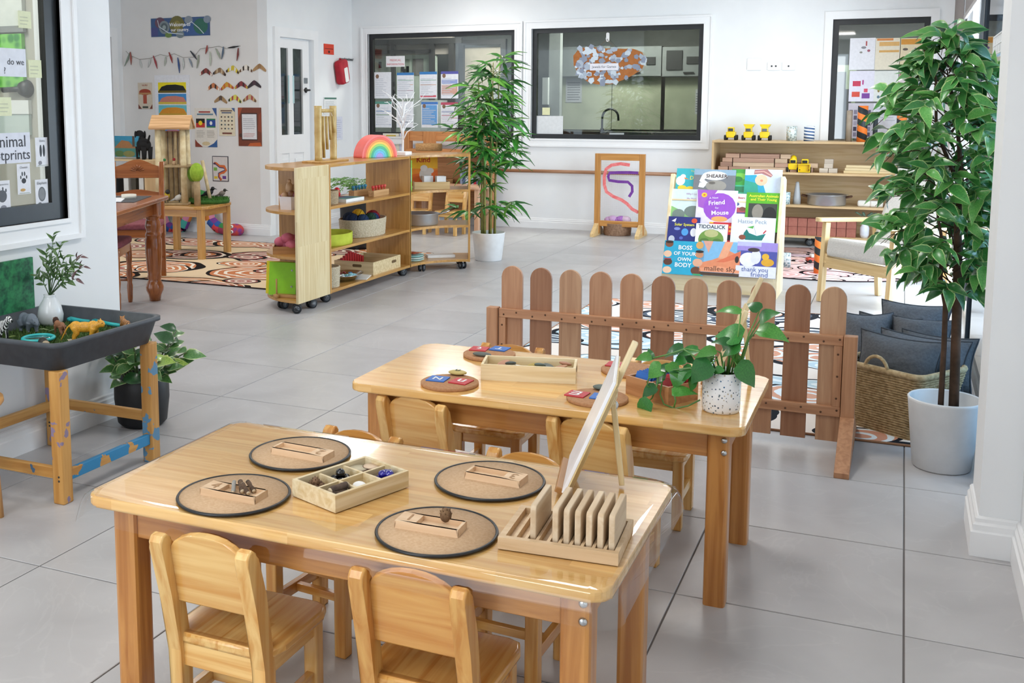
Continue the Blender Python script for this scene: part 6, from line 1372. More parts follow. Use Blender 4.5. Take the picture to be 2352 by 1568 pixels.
# bottom tier: red brown bricks
x0_ = at(1788, 540, y=10.98).x
for r_ in range(2):
    for k in range(8):
        g = G(); g.box(.002, .088, -.06, .06, 0, .083, .003); single('foam_brick', g, paint('#a8695a', '#97594b', rough=.8, rnd=.06), 'red brown brick, number %s from left, %s row on bottom tier' % (ORD[k], ('lower', 'upper')[r_]), 'brick', Mx((x0_+.09*k, 11.0, .105+.084*r_)), 'red brown bricks on the bottom tier')
c = at(1985, 540, y=10.95); t = thing('bottle_vase', 'white bottle vase with grey green sprigs on the bottom tier', 'vase', (c.x, 10.97, .105)); g = G(); g.lathe([(0, 0), (.03, 0), (.042, .03), (.042, .1), (.02, .15), (.02, .17), (0, .17)], 20); obj('vase', g, paint('#dfe3ec', rough=.3), t)
for k in range(7):
    a = k*.9; g = G(); P = [Vector((0, 0, .16)), Vector((.04*math.cos(a), .04*math.sin(a), .22)), Vector((.1*math.cos(a), .05*math.sin(a), .25))]; g.tube(P, .002, 4)
    for i in range(5):
        q = P[1].lerp(P[2], i/5); g.ball(q, (.014, .006, .004), 6, 4)
    obj('sprig', g, paint('#6f8a74', '#587262', rough=.8), t)
# toys on the round rug
g = G(); g.lathe([(0, 0), (.045, 0), (.045, .12), (0, .12)], 20); single('paper_tin', g, speckle('#cfd6d8', ['#8fa9b0', '#dfe2e2', '#b7c2c4', '#7a939c'], 60, .5, .4), 'pale tin standing on the round rug beside the book display', 'tin', Mx((at(1803, 615, z=0).x, at(1803, 615, z=0).y, .0085)))
c = at(1881, 630, z=0); g = G(); g.lathe([(0, 0), (.045, 0), (.045, .3), (0, .3)], 20); single('striped_tube', g, stripe_mat('#1d2429', '#e8792a', 8.5, 1), 'black and orange striped tube standing on the floor by the armchair', 'tube', Mx((c.x, c.y+.02, .0085)))
c = at(1868, 605, z=0); t = thing('toy_car', 'small red toy car on the round rug', 'toy car', (c.x, c.y, .0085), .4); g = G(); g.box(-.06, .06, -.035, .035, .015, .045, .01); obj('body', g, paint('#c2452f', rough=.4), t); g = G(); g.box(-.03, .03, -.03, .03, .045, .075, .01); obj('cabin', g, paint('#dcd6cf', rough=.4), t)
for sx_ in (-1, 1):
    for sy_ in (-1, 1): g = G(); g.T = Mx((sx_*.04, sy_*.036, .016), rot=Vector((0, 1, 0)).to_track_quat('Z', 'Y').to_matrix()); g.lathe([(0, -.006), (.016, -.006), (.016, .006), (0, .006)], 12); obj('wheel', g, TYR, t)
# ================================================================ WALL DISPLAY ON THE REAR WALL
WY = 9.5
def wsheet(name, lab, cat, u0, v0, u1, v1, col, shapes=(), texts=(), th=.003, group=None):
    M, W, H = on_wall(u0, v0, u1, v1, y=WY); return sheet(name, lab, cat, M, W, H, col, shapes, texts, th, group)
rp = random.Random(2)
def lines(x0, x1, y0, y1, n, col, jag=.2): return [('r', x0, y0+(y1-y0)*k/n, x1-rp.uniform(0, jag)*(x1-x0), y0+(y1-y0)*(k+.35)/n, col) for k in range(n)]
wl = [('r', 0, .04, .12, .5, '#4a4f86'), ('e', .16, .75, .09, .3, '#6a4a5c'), ('e', .23, .5, .09, .36, '#7d8a90'), ('e', .23, .5, .06, .24, '#55636a'), ('e', .23, .5, .03, .12, '#9aa7a8'), ('e', .45, .6, .13, .5, '#6f6a36'), ('e', .45, .6, .06, .24, '#8c8442'), ('p', [(.55, .05), (.95, .05), (.8, .6), (.66, .75), (.55, .45)], '#3c5f96'), ('e', .65, .85, .07, .22, '#8a95a0'), ('e', .85, .5, .12, .42, '#2f6a5a'), ('e', .96, .85, .06, .2, '#8794a4'), ('e', .5, .1, .07, .2, '#78868c'), ('e', .3, .08, .06, .14, '#6f8a4a'), ('l', [(.12, .9), (.14, .55), (.3, .2), (.55, .1)], .012, '#c9d2dc'), ('l', [(.55, .5), (.7, .75), (.82, .4), (.9, .1)], .012, '#c9d2dc')]
wsheet('welcome_sign', 'blue dot painting banner reading Welcome to our country', 'sign', 347, 43, 483, 81, '#3c5a88', wl, [('Welcome to', .5, .62, .2, {'col': '#f2f4f6', 'bold': True}), ('our country.', .5, .34, .2, {'col': '#f2f4f6', 'bold': True})], .004)
wsheet('rock_fact_poster', 'small beige fact poster with a red rock, far left on the display wall', 'poster', 317, 190, 351, 250, '#d8cbb8', [('e', .5, .64, .42, .12, '#a5452f'), ('r', .06, .55, .94, .62, '#b98a5c'), ('r', .36, .2, .62, .52, '#b0543f'), ('r', .3, .03, .7, .1, '#3f4a40'), ('p', [(0, 0), (.25, 0), (0, .18)], '#7a4034'), ('p', [(1, 0), (.8, 0), (1, .18)], '#7a4034')], [('ULURU', .5, .9, .06, {'col': '#a5452f', 'bold': True})], .003, 'posters on the rear wall')
sh_ = []
for k, (sky, rock, gr) in enumerate((('#f0dd1c', '#15140f', '#6a5a14'), ('#3f8fd0', '#c98070', '#d8c04a'), ('#6cc0cc', '#d8922a', '#c9a03a'), ('#4aa8b8', '#d8b02c', '#c9902c'), ('#3a8cd0', '#c97a80', '#7a4a34'))):
    t1 = .9-.158*k; b1 = t1-.145; sh_ += [('r', .1, b1, .9, t1, sky), ('p', [(.12, b1+.03), (.2, t1-.06), (.35, t1-.035), (.6, t1-.03), (.82, t1-.05), (.9, b1+.03)], rock), ('r', .1, b1, .9, b1+.03, gr)]
wsheet('rock_colour_chart', 'tall white chart with five coloured panels of a big rock', 'poster', 355, 173, 440, 338, '#e9eaf0', sh_, (), .003, 'posters on the rear wall')
wsheet('flag_poster', 'cream poster with two flags in the middle of the display wall', 'poster', 447, 248, 500, 338, '#e6e0d6', [('r', .06, .5, .46, .73, '#15130f'), ('r', .06, .5, .46, .615, '#c4342c'), ('e', .26, .615, .09, .06, '#f0d01c'), ('r', .54, .5, .94, .73, '#2f8050'), ('r', .54, .535, .94, .695, '#22469a'), ('e', .74, .615, .06, .05, '#eef0f0'), ('p', [(0, 0), (.35, 0), (.1, .12), (0, .2)], '#8c4030'), ('p', [(1, 0), (.55, 0), (.85, .1), (1, .2)], '#35609a'), ('p', [(.8, 1), (1, 1), (1, .78)], '#3a5c96'), ('e', .5, .09, .18, .05, '#d8c49a')]+lines(.08, .45, .25, .45, 5, '#b5aea4')+lines(.55, .92, .25, .45, 5, '#b5aea4')+[('r', .2, .88, .72, .92, '#a84a44'), ('r', .12, .82, .85, .86, '#6f8a9a')], (), .003, 'posters on the rear wall')
ic = []
for r_ in range(4):
    for c_ in range(4): ic.append(('e', .16+.22*c_, .68-.14*r_, .055, .03, ['#5a4a40', '#8a6a58', '#3f4a4a', '#7a8488'][(r_*3+c_) % 4]))
wsheet('symbol_poster', 'narrow cream poster with rows of small symbols', 'poster', 503, 248, 541, 312, '#e6dabe', ic+[('r', .2, .06, .8, .12, '#7a4034'), ('p', [(.8, 1), (1, 1), (1, .85)], '#3a5c96'), ('r', .12, .88, .85, .92, '#6b4a3a'), ('r', .18, .81, .8, .85, '#4a5a7a')], (), .003, 'posters on the rear wall')
wsheet('letter_poster', 'white letter on a rust brown bordered poster near the door corner', 'poster', 547, 247, 602, 336, '#7a3a22', [('p', [(.4, 0), (1, 0), (.95, .1), (.5, .08)], '#c9622c'), ('p', [(0, .7), (.2, 1), (0, 1)], '#a85030'), ('r', .14, .15, .83, .86, '#3a2420'), ('r', .17, .18, .8, .83, '#e9e9ec'), ('e', .1, .28, .07, .05, '#4a2a1c'), ('p', [(.85, .4), (1, .35), (1, .9), (.9, .8)], '#94462a')]+lines(.22, .76, .45, .75, 6, '#b9b9c0')+lines(.22, .76, .24, .36, 3, '#d09a98'), (), .004, 'posters on the rear wall')
wsheet('snake_poster', 'small framed rainbow snake poster low on the display wall', 'poster', 488, 358, 526, 417, '#4a4650', [('r', .04, .03, .96, .97, '#d9d2cf'), ('l', [(.12, .72), (.25, .7), (.45, .6), (.75, .6), (.86, .45), (.7, .36), (.45, .32), (.4, .18), (.55, .05)], .14, '#d86a2c'), ('l', [(.2, .68), (.45, .55), (.72, .53), (.78, .45), (.6, .4), (.36, .32), (.36, .2), (.48, .06)], .05, '#4a3a6a'), ('r', .08, .42, .3, .55, '#7ab04a'), ('r', .1, .1, .32, .2, '#e0c03a'), ('r', .62, .1, .85, .22, '#6a3a8c'), ('e', .14, .7, .08, .04, '#4a2a4a')], (), .004, 'posters on the rear wall')
# boomerangs
bp_ = [(473, 163), (504.5, 162), (534.7, 157), (565, 155), (596, 153), (490, 197), (521, 195), (554, 193), (584, 191), (507, 226), (540, 224), (573.6, 223)]
bc = [('#8c3a34', '#efe6d8', '#4a2c24', 'dark red with white bands, top left'), ('#8a6a48', '#2c2420', '#c9b08c', 'brown with a dark top, second in the top row'), ('#d8c02c', '#3a1c1c', '#efe8dc', 'yellow and maroon with white bands'), ('#efe8dc', '#6a4a30', '#3a2a20', 'white and brown banded, fourth in the top row'), ('#b08a5c', '#9a744a', '#c9a878', 'plain tan, last in the top row'), ('#c97a4a', '#efe6d8', '#2a201c', 'orange brown with white spots, first in the second row'), ('#d8a02c', '#b0443a', '#c9622c', 'yellow and red, second in the second row'), ('#8c2f34', '#c9a83a', '#3a1c1c', 'dark red and mustard, third in the second row'), ('#2f2228', '#4a2a34', '#3a2a30', 'nearly black, last in the second row'), ('#a8865c', '#5a4434', '#c9b08c', 'plain brown, first in the bottom row'), ('#e0d85a', '#22301c', '#b0384a', 'yellow with black spots, middle of the bottom row'), ('#c9a878', '#6a4a30', '#a83a3a', 'tan with dark stripes, last in the bottom row')]
def chevron(s=1.0, n=8):
    out, inn = [], []
    for k in range(n+1):
        x = -1+2*k/n; yo = .78*(1-abs(x)**1.35); yi = .78*(1-abs(x)**1.25)-.56*(1-.6*abs(x)**2); out.append((x, yo)); inn.append((x*.93, min(yi, yo-.17)))
    return out, inn
for k, ((u, v), (c1, c2, c3, lab)) in enumerate(zip(bp_, bc)):
    c = at(u, v, y=WY-.006); s = .083; O, I = chevron(); pl = [(x*s, (y-.4)*s) for x, y in O]+[(x*s, (y-.4)*s) for x, y in I[::-1]]
    g = G(); g.prism(pl, 0, .008, .0015); o = single('boomerang', g, paint(c1, rough=.5), 'small painted boomerang, '+lab, 'boomerang', Mx((c.x, WY-.001, c.z), (1, 0, 0), (0, 0, 1)) @ Matrix.Rotation(rp.uniform(-.12, .12), 4, 'Z'), 'boomerangs on the rear wall')
    g = G()
    for i, cc_ in ((0, c2), (2, c3), (5, c3), (7, c2)) if k not in (4, 8, 9) else ((3, c2), (4, c2)):
        g.use(paint(cc_, rough=.5)); g.f([(O[i][0]*s, (O[i][1]-.4)*s, .0085), (O[i+1][0]*s, (O[i+1][1]-.4)*s, .0085), (I[i+1][0]*s, (I[i+1][1]-.4)*s, .0085), (I[i][0]*s, (I[i][1]-.4)*s, .0085)], [(0, 1, 2, 3)])
    obj('painted_bands', g, None, o)
# garland of feathers and sticks
gp = [(289, 117), (298, 127), (320, 136), (345, 134), (368, 125), (385, 129), (400, 123), (420, 132), (445, 131), (460, 112), (485, 109), (503, 106), (520, 112), (528, 108), (552, 105)]
t = thing('feather_garland', 'string garland of feathers and painted sticks above the posters', 'garland', at(420, 120, y=WY-.02)); g = G(); g.tube([at(u, v, y=WY-.012)-t.location for u, v in gp], .0025, 5); obj('string', g, paint('#9a958c', rough=.9), t)
for k, (u0, v0, u1, v1, cc_) in enumerate(((298, 121, 286, 152, '#8a9a8c'), (299, 119, 301, 149, '#a05a50'), (321, 137, 325, 157, '#c9ccc8'), (345, 135, 340, 155, '#c9ccc8'), (352, 128, 361, 158, '#a0444a'), (380, 130, 378, 152, '#b5bcb0'), (388, 120, 396, 145, '#9a3a3a'), (408, 132, 412, 168, '#3f5a8c'), (420, 134, 421, 160, '#c9ccc8'), (434, 134, 442, 155, '#8a94a0'), (437, 117, 452, 137, '#3c4048'), (456, 126, 452, 157, '#9aa090'), (476, 104, 472, 124, '#a04a44'), (482, 118, 483, 152, '#c2c8b8'), (495, 111, 506, 136, '#a9b3a0'), (513, 107, 509, 136, '#5a6c80'), (524, 110, 548, 106, '#26282c'), (547, 110, 544, 140, '#7a3a38'))):
    a, b = at(u0, v0, y=WY-.016)-t.location, at(u1, v1, y=WY-.016)-t.location; m = (a+b)/2+Vector((.004, 0, 0)); g = G(); g.tube([a, m, b], [.005, .011, .003], 6); obj('feather' if k % 3 else 'painted_stick', g, paint(cc_, rough=.8, scale=60), t)
# patchwork snake along the wall foot
SN = [at(u, v, y=9.40) for u, v in ((372, 455), (372, 490), (382, 518), (400, 530), (420, 520), (430, 495), (438, 465), (452, 446), (470, 452), (480, 478), (484, 505), (500, 522), (520, 528), (536, 528))]
t = thing('patchwork_snake', 'long patchwork toy snake of many colours along the wall foot', 'toy snake', (SN[0].x, 9.40, 0)); g = G(); n = 10
cols = [paint(c, rough=.8) for c in ('#d9414c', '#3a8f4a', '#2f5fae', '#e08a3a', '#7a3f96', '#d88aa8', '#49b0a6', '#c9b83a', '#a03a5a')]
fine = []
for i in range(len(SN)-1):
    for q in range(3): fine.append(SN[i].lerp(SN[i+1], q/3)-t.location)
fine.append(SN[-1]-t.location)
for i in range(len(fine)-1):
    r0 = .062; a, b = fine[i], fine[i+1]; d = (b-a).normalized(); nx = d.cross(Vector((0, 1, 0))).normalized()
    for k in range(n):
        g.use(cols[(i//2*3+k//2*2+(i//2) % 2*5) % 9]); A1, A2 = 2*pi*k/n, 2*pi*(k+1)/n
        q = lambda p, A: p+nx*math.cos(A)*r0+Vector((0, 1, 0))*math.sin(A)*r0*.8
        g.f([q(a, A1), q(a, A2), q(b, A2), q(b, A1)], [(0, 1, 2, 3)], True)
bmesh.ops.remove_doubles(g.bm, verts=g.bm.verts, dist=.012); obj('body', g, None, t)
hd = fine[-1]; g = G(); g.ball(hd+Vector((.03, 0, 0)), (.095, .075, .07), 16, 10); obj('head', g, paint('#cf4a44', '#8a3f8c', rough=.8, scale=18, tex='voronoi'), t)
for dz in (.045, -.01): g = G(); g.ball(hd+Vector((.03, -.07, dz)), .018, 10, 8); e_ = obj('eye', g, paint('#f4f4f4', rough=.3), t); g = G(); g.ball(hd+Vector((.032, -.086, dz)), .008, 8, 6); obj('pupil', g, BLACK, e_)
# notices on the inner wall
def isheet(name, lab, cat, u0, v0, u1, v1, col, shapes=(), texts=(), group=None):
    M, W, H = on_wall(u0, v0, u1, v1, x=BX); return sheet(name, lab, cat, M, W, H, col, shapes, texts, .004, group)
isheet('evacuation_sign', 'red square notice beside the white door', 'sign', 743, 100, 766, 126, '#e2482f', [('r', .08, .5, .92, .58, '#8a2418'), ('e', .5, .25, .09, .13, '#3a1410')])
isheet('notice_sheet', 'white notice with a green header behind the bamboo chime', 'notice', 743, 223, 773, 262, '#eef0f0', [('r', .03, .88, .97, .98, '#4a7a6a')]+lines(.1, .9, .15, .8, 7, '#c9ced2'), (), 'notices by the door')
isheet('notice_sheet', 'pale lilac notice low on the wall behind the chime', 'notice', 765, 268, 786, 320, '#e2e5f2', lines(.1, .9, .1, .92, 9, '#c4c9e0'), (), 'notices by the door')
t = thing('hook_rail', 'small dark hook rail high on the inner wall', 'hook rail', at(800, 137, x=BX)); a, b = at(779, 137, x=BX), at(818, 139, x=BX); g = G(); g.box(0, .012, a.y-t.location.y, b.y-t.location.y, -.012, .012, .002); obj('rail', g, paint('#7c7f80', rough=.4, metal=.6), t)
for k in range(4): yy = a.y+(b.y-a.y)*(k+.5)/4-t.location.y; g = G(); g.tube([(.012, yy, 0), (.04, yy, -.01), (.045, yy, .015)], .004, 6); obj('hook', g, paint('#7c7f80', rough=.4, metal=.6), t)
c = at(788, 165, x=BX+.07); t = thing('first_aid_bag', 'red bag with a white panel hanging from the hook rail', 'bag', (BX+.055, c.y, c.z)); 
g = G(); g.T = Matrix.Rotation(.25, 4, 'X') @ Mx((0, 0, 0), (0, 1, 0), (0, 0, 1)); g.prism(rrect(.2, .28, .05, 4), -.04, .045, .02); obj('pouch', g, paint('#b5182c', '#a01226', rough=.7), t)
g = G(); g.T = Matrix.Rotation(.25, 4, 'X') @ Mx((.046, .02, -.04), (0, 1, 0), (0, 0, 1)); g.prism(rrect(.085, .17, .015, 3), 0, .002); obj('white_panel', g, paint('#e8e8e6', rough=.7), t)
g = G(); g.tube([(0, -.02, .13), (-.01, -.05, .15), (-.01, -.02, .155), (0, .01, .12)], .006, 6); obj('loop', g, paint('#b5182c', '#a01226', rough=.7), t)
# power points and switch on the back wall
for u0, v0, u1, v1, lab, nh in ((1717, 134, 1748, 161, 'square white control plate left of the sockets', 0), (1763, 143, 1792, 161, 'white double socket plate on the back wall', 2), (1797, 143, 1826, 161, 'white socket plate with one dark hole on the back wall', 1)):
    M, W, H = on_wall(u0, v0, u1, v1, y=YW); t = thing('wall_plate', lab, 'wall plate', M.translation, 0, 'white wall plates'); g = G(); g.prism(rrect(W, H, .006, 2), 0, .01, .002); pl_ = obj('plate', g, TRIM, t, Mx((0, 0, 0), (1, 0, 0), (0, 0, 1)))
    for k in range(nh): g = G(); g.box(-.008, .008, -.008, .008, 0, .001); obj('socket_hole', g, DARK, t, Mx(((k-.5*(nh-1))*.04, -.0105, 0), (1, 0, 0), (0, 0, 1)))
# ================================================================ NOTICES AND GLASS DISPLAYS ON THE BACK WINDOWS
GY = YW+.045
def gsheet(name, lab, cat, u0, v0, u1, v1, col, shapes=(), texts=(), group=None):
    M, W, H = on_wall(u0, v0, u1, v1, y=GY); return sheet(name, lab, cat, M, W, H, col, shapes, texts, .002, group)
gsheet('medical_sign', 'white sign with red words Medical Information on the left window', 'sign', 887, 129, 930, 153, '#ecebee', (), [('MEDICAL', .5, .6, .2, {'col': '#d0485a'}), ('INFORMATION', .5, .22, .2, {'col': '#d0485a', 'w': .9})])
def form(hdr, bars, photo=False, base='#eef0f5'):
    s = [('r', 0, .9, 1, 1, hdr)] if hdr else []
    for y0, y1, cc_ in bars: s.append(('r', .05, y0, .95, y1, cc_))
    if photo: s.append(('e', .18, .84, .1, .08, '#8a6a54'))
    return s+lines(.08, .9, .1, .8, 10, '#cdd2dc', .5)
med = [(860, 166, 899, 226, None, [], True, 'plain form with a photo, upper left on the left window'), (912, 167, 951, 226, '#3a7fc0', [(.7, .72, '#7ab08a'), (.52, .54, '#d0a080'), (.3, .32, '#a08090')], False, 'form with a blue header, upper second from left'), (964, 165, 1004, 226, '#3a7fc0', [(.68, .7, '#7ab08a'), (.5, .52, '#d0a080'), (.05, .12, '#d05a6a')], False, 'form with a blue header and red foot, upper third from left'), (1013, 164, 1053, 226, '#5a5aa8', [(.55, .7, '#9aa8dc'), (.15, .5, '#d8a898')], True, 'form with red and blue blocks, upper right'),
       (862, 233, 900, 293, '#5f9a8a', [(.62, .64, '#5a8ac0'), (.48, .5, '#6a9a5a'), (.1, .12, '#5a7ac0')], True, 'form with a green header, lower left'), (911, 233, 950, 293, None, [(.2, .22, '#505060')], False, 'plain white form behind the twig tree'), (968, 234, 1006, 293, '#4a7fc8', [(.1, .88, '#6aa4de')], True, 'solid blue form, lower third from left'), (1013, 235, 1052, 294, '#c0506a', [(.62, .64, '#4a5a9c'), (.48, .5, '#c05a6a'), (.38, .4, '#c05a6a')], True, 'form with a red header and photo, lower right')]
for u0, v0, u1, v1, h_, b_, ph, lab in med: gsheet('medical_form', lab+' of the medical notices', 'notice', u0, v0, u1, v1, '#eceef4', form(h_, b_, ph), (), 'medical forms on the window')
for u0, v0, u1, v1, cc_, lab in ((880, 306, 917, 352, '#f0eddc', 'cream leaflet with a yellow heading behind the rainbow'), (918, 306, 952, 352, '#dde3f6', 'pale blue leaflet with a dark heading behind the twig tree')):
    M, W, H = on_wall(u0, v0, u1, v1, y=YW); sheet('leaflet', lab, 'leaflet', M, W, H, cc_, [('r', .2, .82, .8, .92, '#d8b83a' if cc_[1] == 'f' else '#3a4a9c'), ('e', .3, .4, .14, .16, '#c98a5a'), ('r', 0, 0, 1, .1, '#c04a5a')]+lines(.45, .9, .2, .7, 6, '#b9bfcf'), (), .003, 'leaflets under the left window')
# kitchen window: hanging collage, paper, sticky note
c = at(1398, 150, y=YW-.03); t = thing('hanging_collage', 'brown rock shaped collage of silver paper hung in the kitchen window, labelled Jewels for Games', 'collage', (c.x, YW-.012, c.z))
out_ = [(1317, 128), (1330, 112), (1352, 107), (1385, 111), (1420, 112), (1455, 112), (1475, 120), (1484, 140), (1475, 158), (1455, 172), (1430, 184), (1405, 193), (1372, 194), (1350, 188), (1330, 172), (1318, 150)]
pl = [(at(u, v, y=YW-.012)-t.location) for u, v in out_]; g = G(); g.prism([(q.x, q.z) for q in pl], 0, .004); obj('board', g, paint('#b3703c', '#a5642f', rough=.8), t, Mx((0, 0, 0), (1, 0, 0), (0, 0, 1)))
rc = random.Random(8); sm_ = [paint('#a9b3c0', rough=.35, metal=.4), paint('#c6d0d8', rough=.3, metal=.4), paint('#8d96a8', rough=.4, metal=.4)]
xs_ = [q.x for q in pl]; 
def inside(x, z):
    r = False; n = len(pl)
    for i in range(n):
        a, b = pl[i], pl[i-1]
        if (a.z > z) != (b.z > z) and x < (b.x-a.x)*(z-a.z)/(b.z-a.z)+a.x: r = not r
    return r
n_ = 0
while n_ < 120:
    x, z = rc.uniform(-.40, .42), rc.uniform(-.22, .2)
    if not inside(x, z): continue
    s = rc.uniform(.025, .055); a0 = rc.uniform(0, 6); g = G(); q = [(x+s*rc.uniform(.5, 1)*math.cos(a0+k*2*pi/5), z+s*rc.uniform(.4, .9)*math.sin(a0+k*2*pi/5)) for k in range(5)]
    g.prism(q, .004+.0002*n_/10, .0065+.0002*n_/10); obj('silver_scrap', g, sm_[n_ % 3], t, Mx((0, 0, 0), (1, 0, 0), (0, 0, 1))); n_ += 1
a, b = at(1355, 146, y=YW-.03)-t.location, at(1420, 161, y=YW-.03)-t.location; g = G(); g.box(a.x, b.x, -.016, -.0135, b.z, a.z); lb = obj('name_label', g, paint('#eceaf2', rough=.6), t)
me, tw_, th_ = text_mesh('Jewels for Games'); me = me.copy(); me.materials.append(paint('#55585f')); w_ = (b.x-a.x)*.86; link('lettering', me, lb, Mx(((a.x+b.x)/2, -.0168, (a.z+b.z)/2), (1, 0, 0), (0, 0, 1)) @ Matrix.Scale(w_/tw_, 4))
hk = at(1394, 86, y=YW-.012)-t.location; g = G(); g.tube([hk+Vector((0, 0, -.02)), at(1375, 108, y=YW-.012)-t.location], .0025, 5); obj('string', g, paint('#6a5a4a', rough=.9), t); g = G(); g.tube([hk+Vector((0, 0, -.02)), at(1413, 110, y=YW-.012)-t.location], .0025, 5); obj('string', g, paint('#6a5a4a', rough=.9), t)
c = at(1395, 85, y=GY-.02); t = thing('adhesive_hook', 'white adhesive hook at the top of the kitchen window', 'hook', (c.x, YW+.048, c.z)); g = G(); g.T = Mx((0, 0, 0), (1, 0, 0), (0, 0, 1)); g.prism(rrect(.035, .1, .016, 4), 0, .012, .003); obj('plate', g, TRIM, t); g = G(); g.tube([(0, -.012, -.02), (0, -.05, -.035), (0, -.062, -.03), (0, -.066, -.01)], .006, 7); obj('hook', g, TRIM, t)
gsheet('sticky_note', 'pale yellow sticky note on the kitchen window', 'note', 1246, 247, 1263, 264, '#e6e6b8'); gsheet('paper_sheet', 'blank white sheet in the lower left of the kitchen window', 'paper', 1233, 266, 1293, 311, '#e3e6e8')
c = at(1418, 311, y=YW+.06); g = G(); g.box(-.08, .08, -.01, .01, 0, .02, .003); single('window_latch', g, paint('#b9bec0', rough=.3, metal=.6), 'small silver latch at the foot of the kitchen window', 'latch', Mx((c.x, YW+.05-.02, 1.06)))
# posters on the glazed back door
P_ = [(1953, 88, 2008, 160, '#e6e6ec', [('r', .62, .75, .68, .9, '#b05a5a'), ('e', .55, .7, .1, .04, '#8a8a90'), ('e', .75, .6, .06, .04, '#a05a6a'), ('e', .45, .55, .06, .03, '#8a8a80')], 'white instruction sheet, upper left on the glazed door'), (2012, 88, 2066, 160, '#e6ddc8', [('r', .05, .92, .7, .99, '#d88a4a'), ('r', .15, .75, .95, .88, '#dcae6a'), ('r', .15, .55, .95, .62, '#d8a860')], 'cream poster with orange bands, upper middle on the glazed door'), (2068, 88, 2116, 160, '#e2d3b0', [('r', .05, .8, .95, .97, '#d8963a'), ('e', .25, .65, .12, .04, '#5a5048'), ('e', .7, .65, .06, .04, '#6a4a8c')], 'tan poster with an orange top, upper right on the glazed door'),
      (1952, 163, 2006, 233, '#e2e0ee', [('r', .14, .5, .46, .67, '#c83a58'), ('r', .12, .15, .44, .32, '#d8503f'), ('r', .52, .1, .84, .27, '#7a3f9c'), ('r', .6, .3, .75, .42, '#d84a68'), ('r', .52, .55, .58, .7, '#b03a8a')], 'lilac poster with red and purple boxes on the glazed door'), (2009, 163, 2062, 233, '#dfe2de', [('e', .2, .35, .05, .05, '#8a7a3a'), ('e', .5, .35, .05, .05, '#8a7a3a'), ('e', .2, .15, .06, .05, '#5a7a8a')], 'pale grey green poster in the middle of the glazed door'), (2064, 163, 2114, 233, '#dccfd2', [('r', .1, .1, .5, .35, '#8c5a62'), ('r', .05, .75, .95, .95, '#a86a6a')], 'pinkish poster at the middle right of the glazed door'),
      (1949, 237, 2003, 318, '#c9c4d0', [('r', .05+.18*(k % 5), .05+.16*(k//5), .18+.18*(k % 5), .17+.16*(k//5), ('#5a5468', '#8a8498', '#3f3a50', '#a8a2b4')[k % 4]) for k in range(25)], 'grey map like poster at the lower left of the glazed door'), (2007, 237, 2060, 318, '#dddfe8', lines(.1, .9, .5, .9, 5, '#c4c8d2'), 'white sheet at the lower middle of the glazed door'), (2062, 237, 2112, 318, '#d0c2ca', [('r', .05, .8, .95, .97, '#9a5a6a')], 'mauve poster at the lower right of the glazed door')]
for u0, v0, u1, v1, cc_, shp, lab in P_:
    M, W, H = on_wall(u0, v0, u1, v1, y=YW+.036); sheet('door_poster', lab, 'poster', M, W, H, cc_, shp, (), .002, 'posters on the glazed door')
# left window: notes and animal footprint cards
LGX = LX-.014
def lsheet(name, lab, cat, u0, v0, u1, v1, col, shapes=(), texts=(), group=None):
    M, W, H = on_wall(u0, v0, u1, v1, x=LGX); return sheet(name, lab, cat, M, W, H, col, shapes, texts, .001, group)
nl = lines(.1, .8, .2, .8, 3, '#c9ceb0')
for u0, v0, u1, v1, lab in ((40, 24, 71, 66, 'pale yellow sticky note at the top of the left window'), (64, 137, 95, 179, 'pale yellow sticky note beside the handwritten question'), (-6, 223, 26, 266, 'pale yellow sticky note at the left edge above the animal sign')): lsheet('sticky_note', lab, 'note', u0, v0, u1, v1, '#e3e8c2', nl, (), 'sticky notes on the left window')
lsheet('question_sign', 'white handwritten sign reading do we with a question mark', 'sign', -70, 105, 60, 177, '#e2e6f0', (), [('do we', .80, .52, .22, {'col': '#3a3c44'}), ('?', .59, .2, .22, {'col': '#3a3c44'})])
lsheet('footprint_sign', 'white handwritten sign reading Animal Footprints', 'sign', -70, 308, 70, 372, '#e0e4f0', (), [('Animal', .62, .7, .26, {'col': '#3a3c44', 'w': .6}), ('Footprints', .58, .26, .26, {'col': '#3a3c44', 'w': .8})])
pads = lambda cx, cy: [('e', cx-.1, cy+.17, .055, .075, '#34363c'), ('e', cx+.08, cy+.17, .055, .075, '#34363c'), ('e', cx-.22, cy+.06, .05, .06, '#34363c'), ('e', cx+.22, cy+.06, .05, .06, '#34363c'), ('e', cx, cy-.06, .17, .09, '#34363c')]
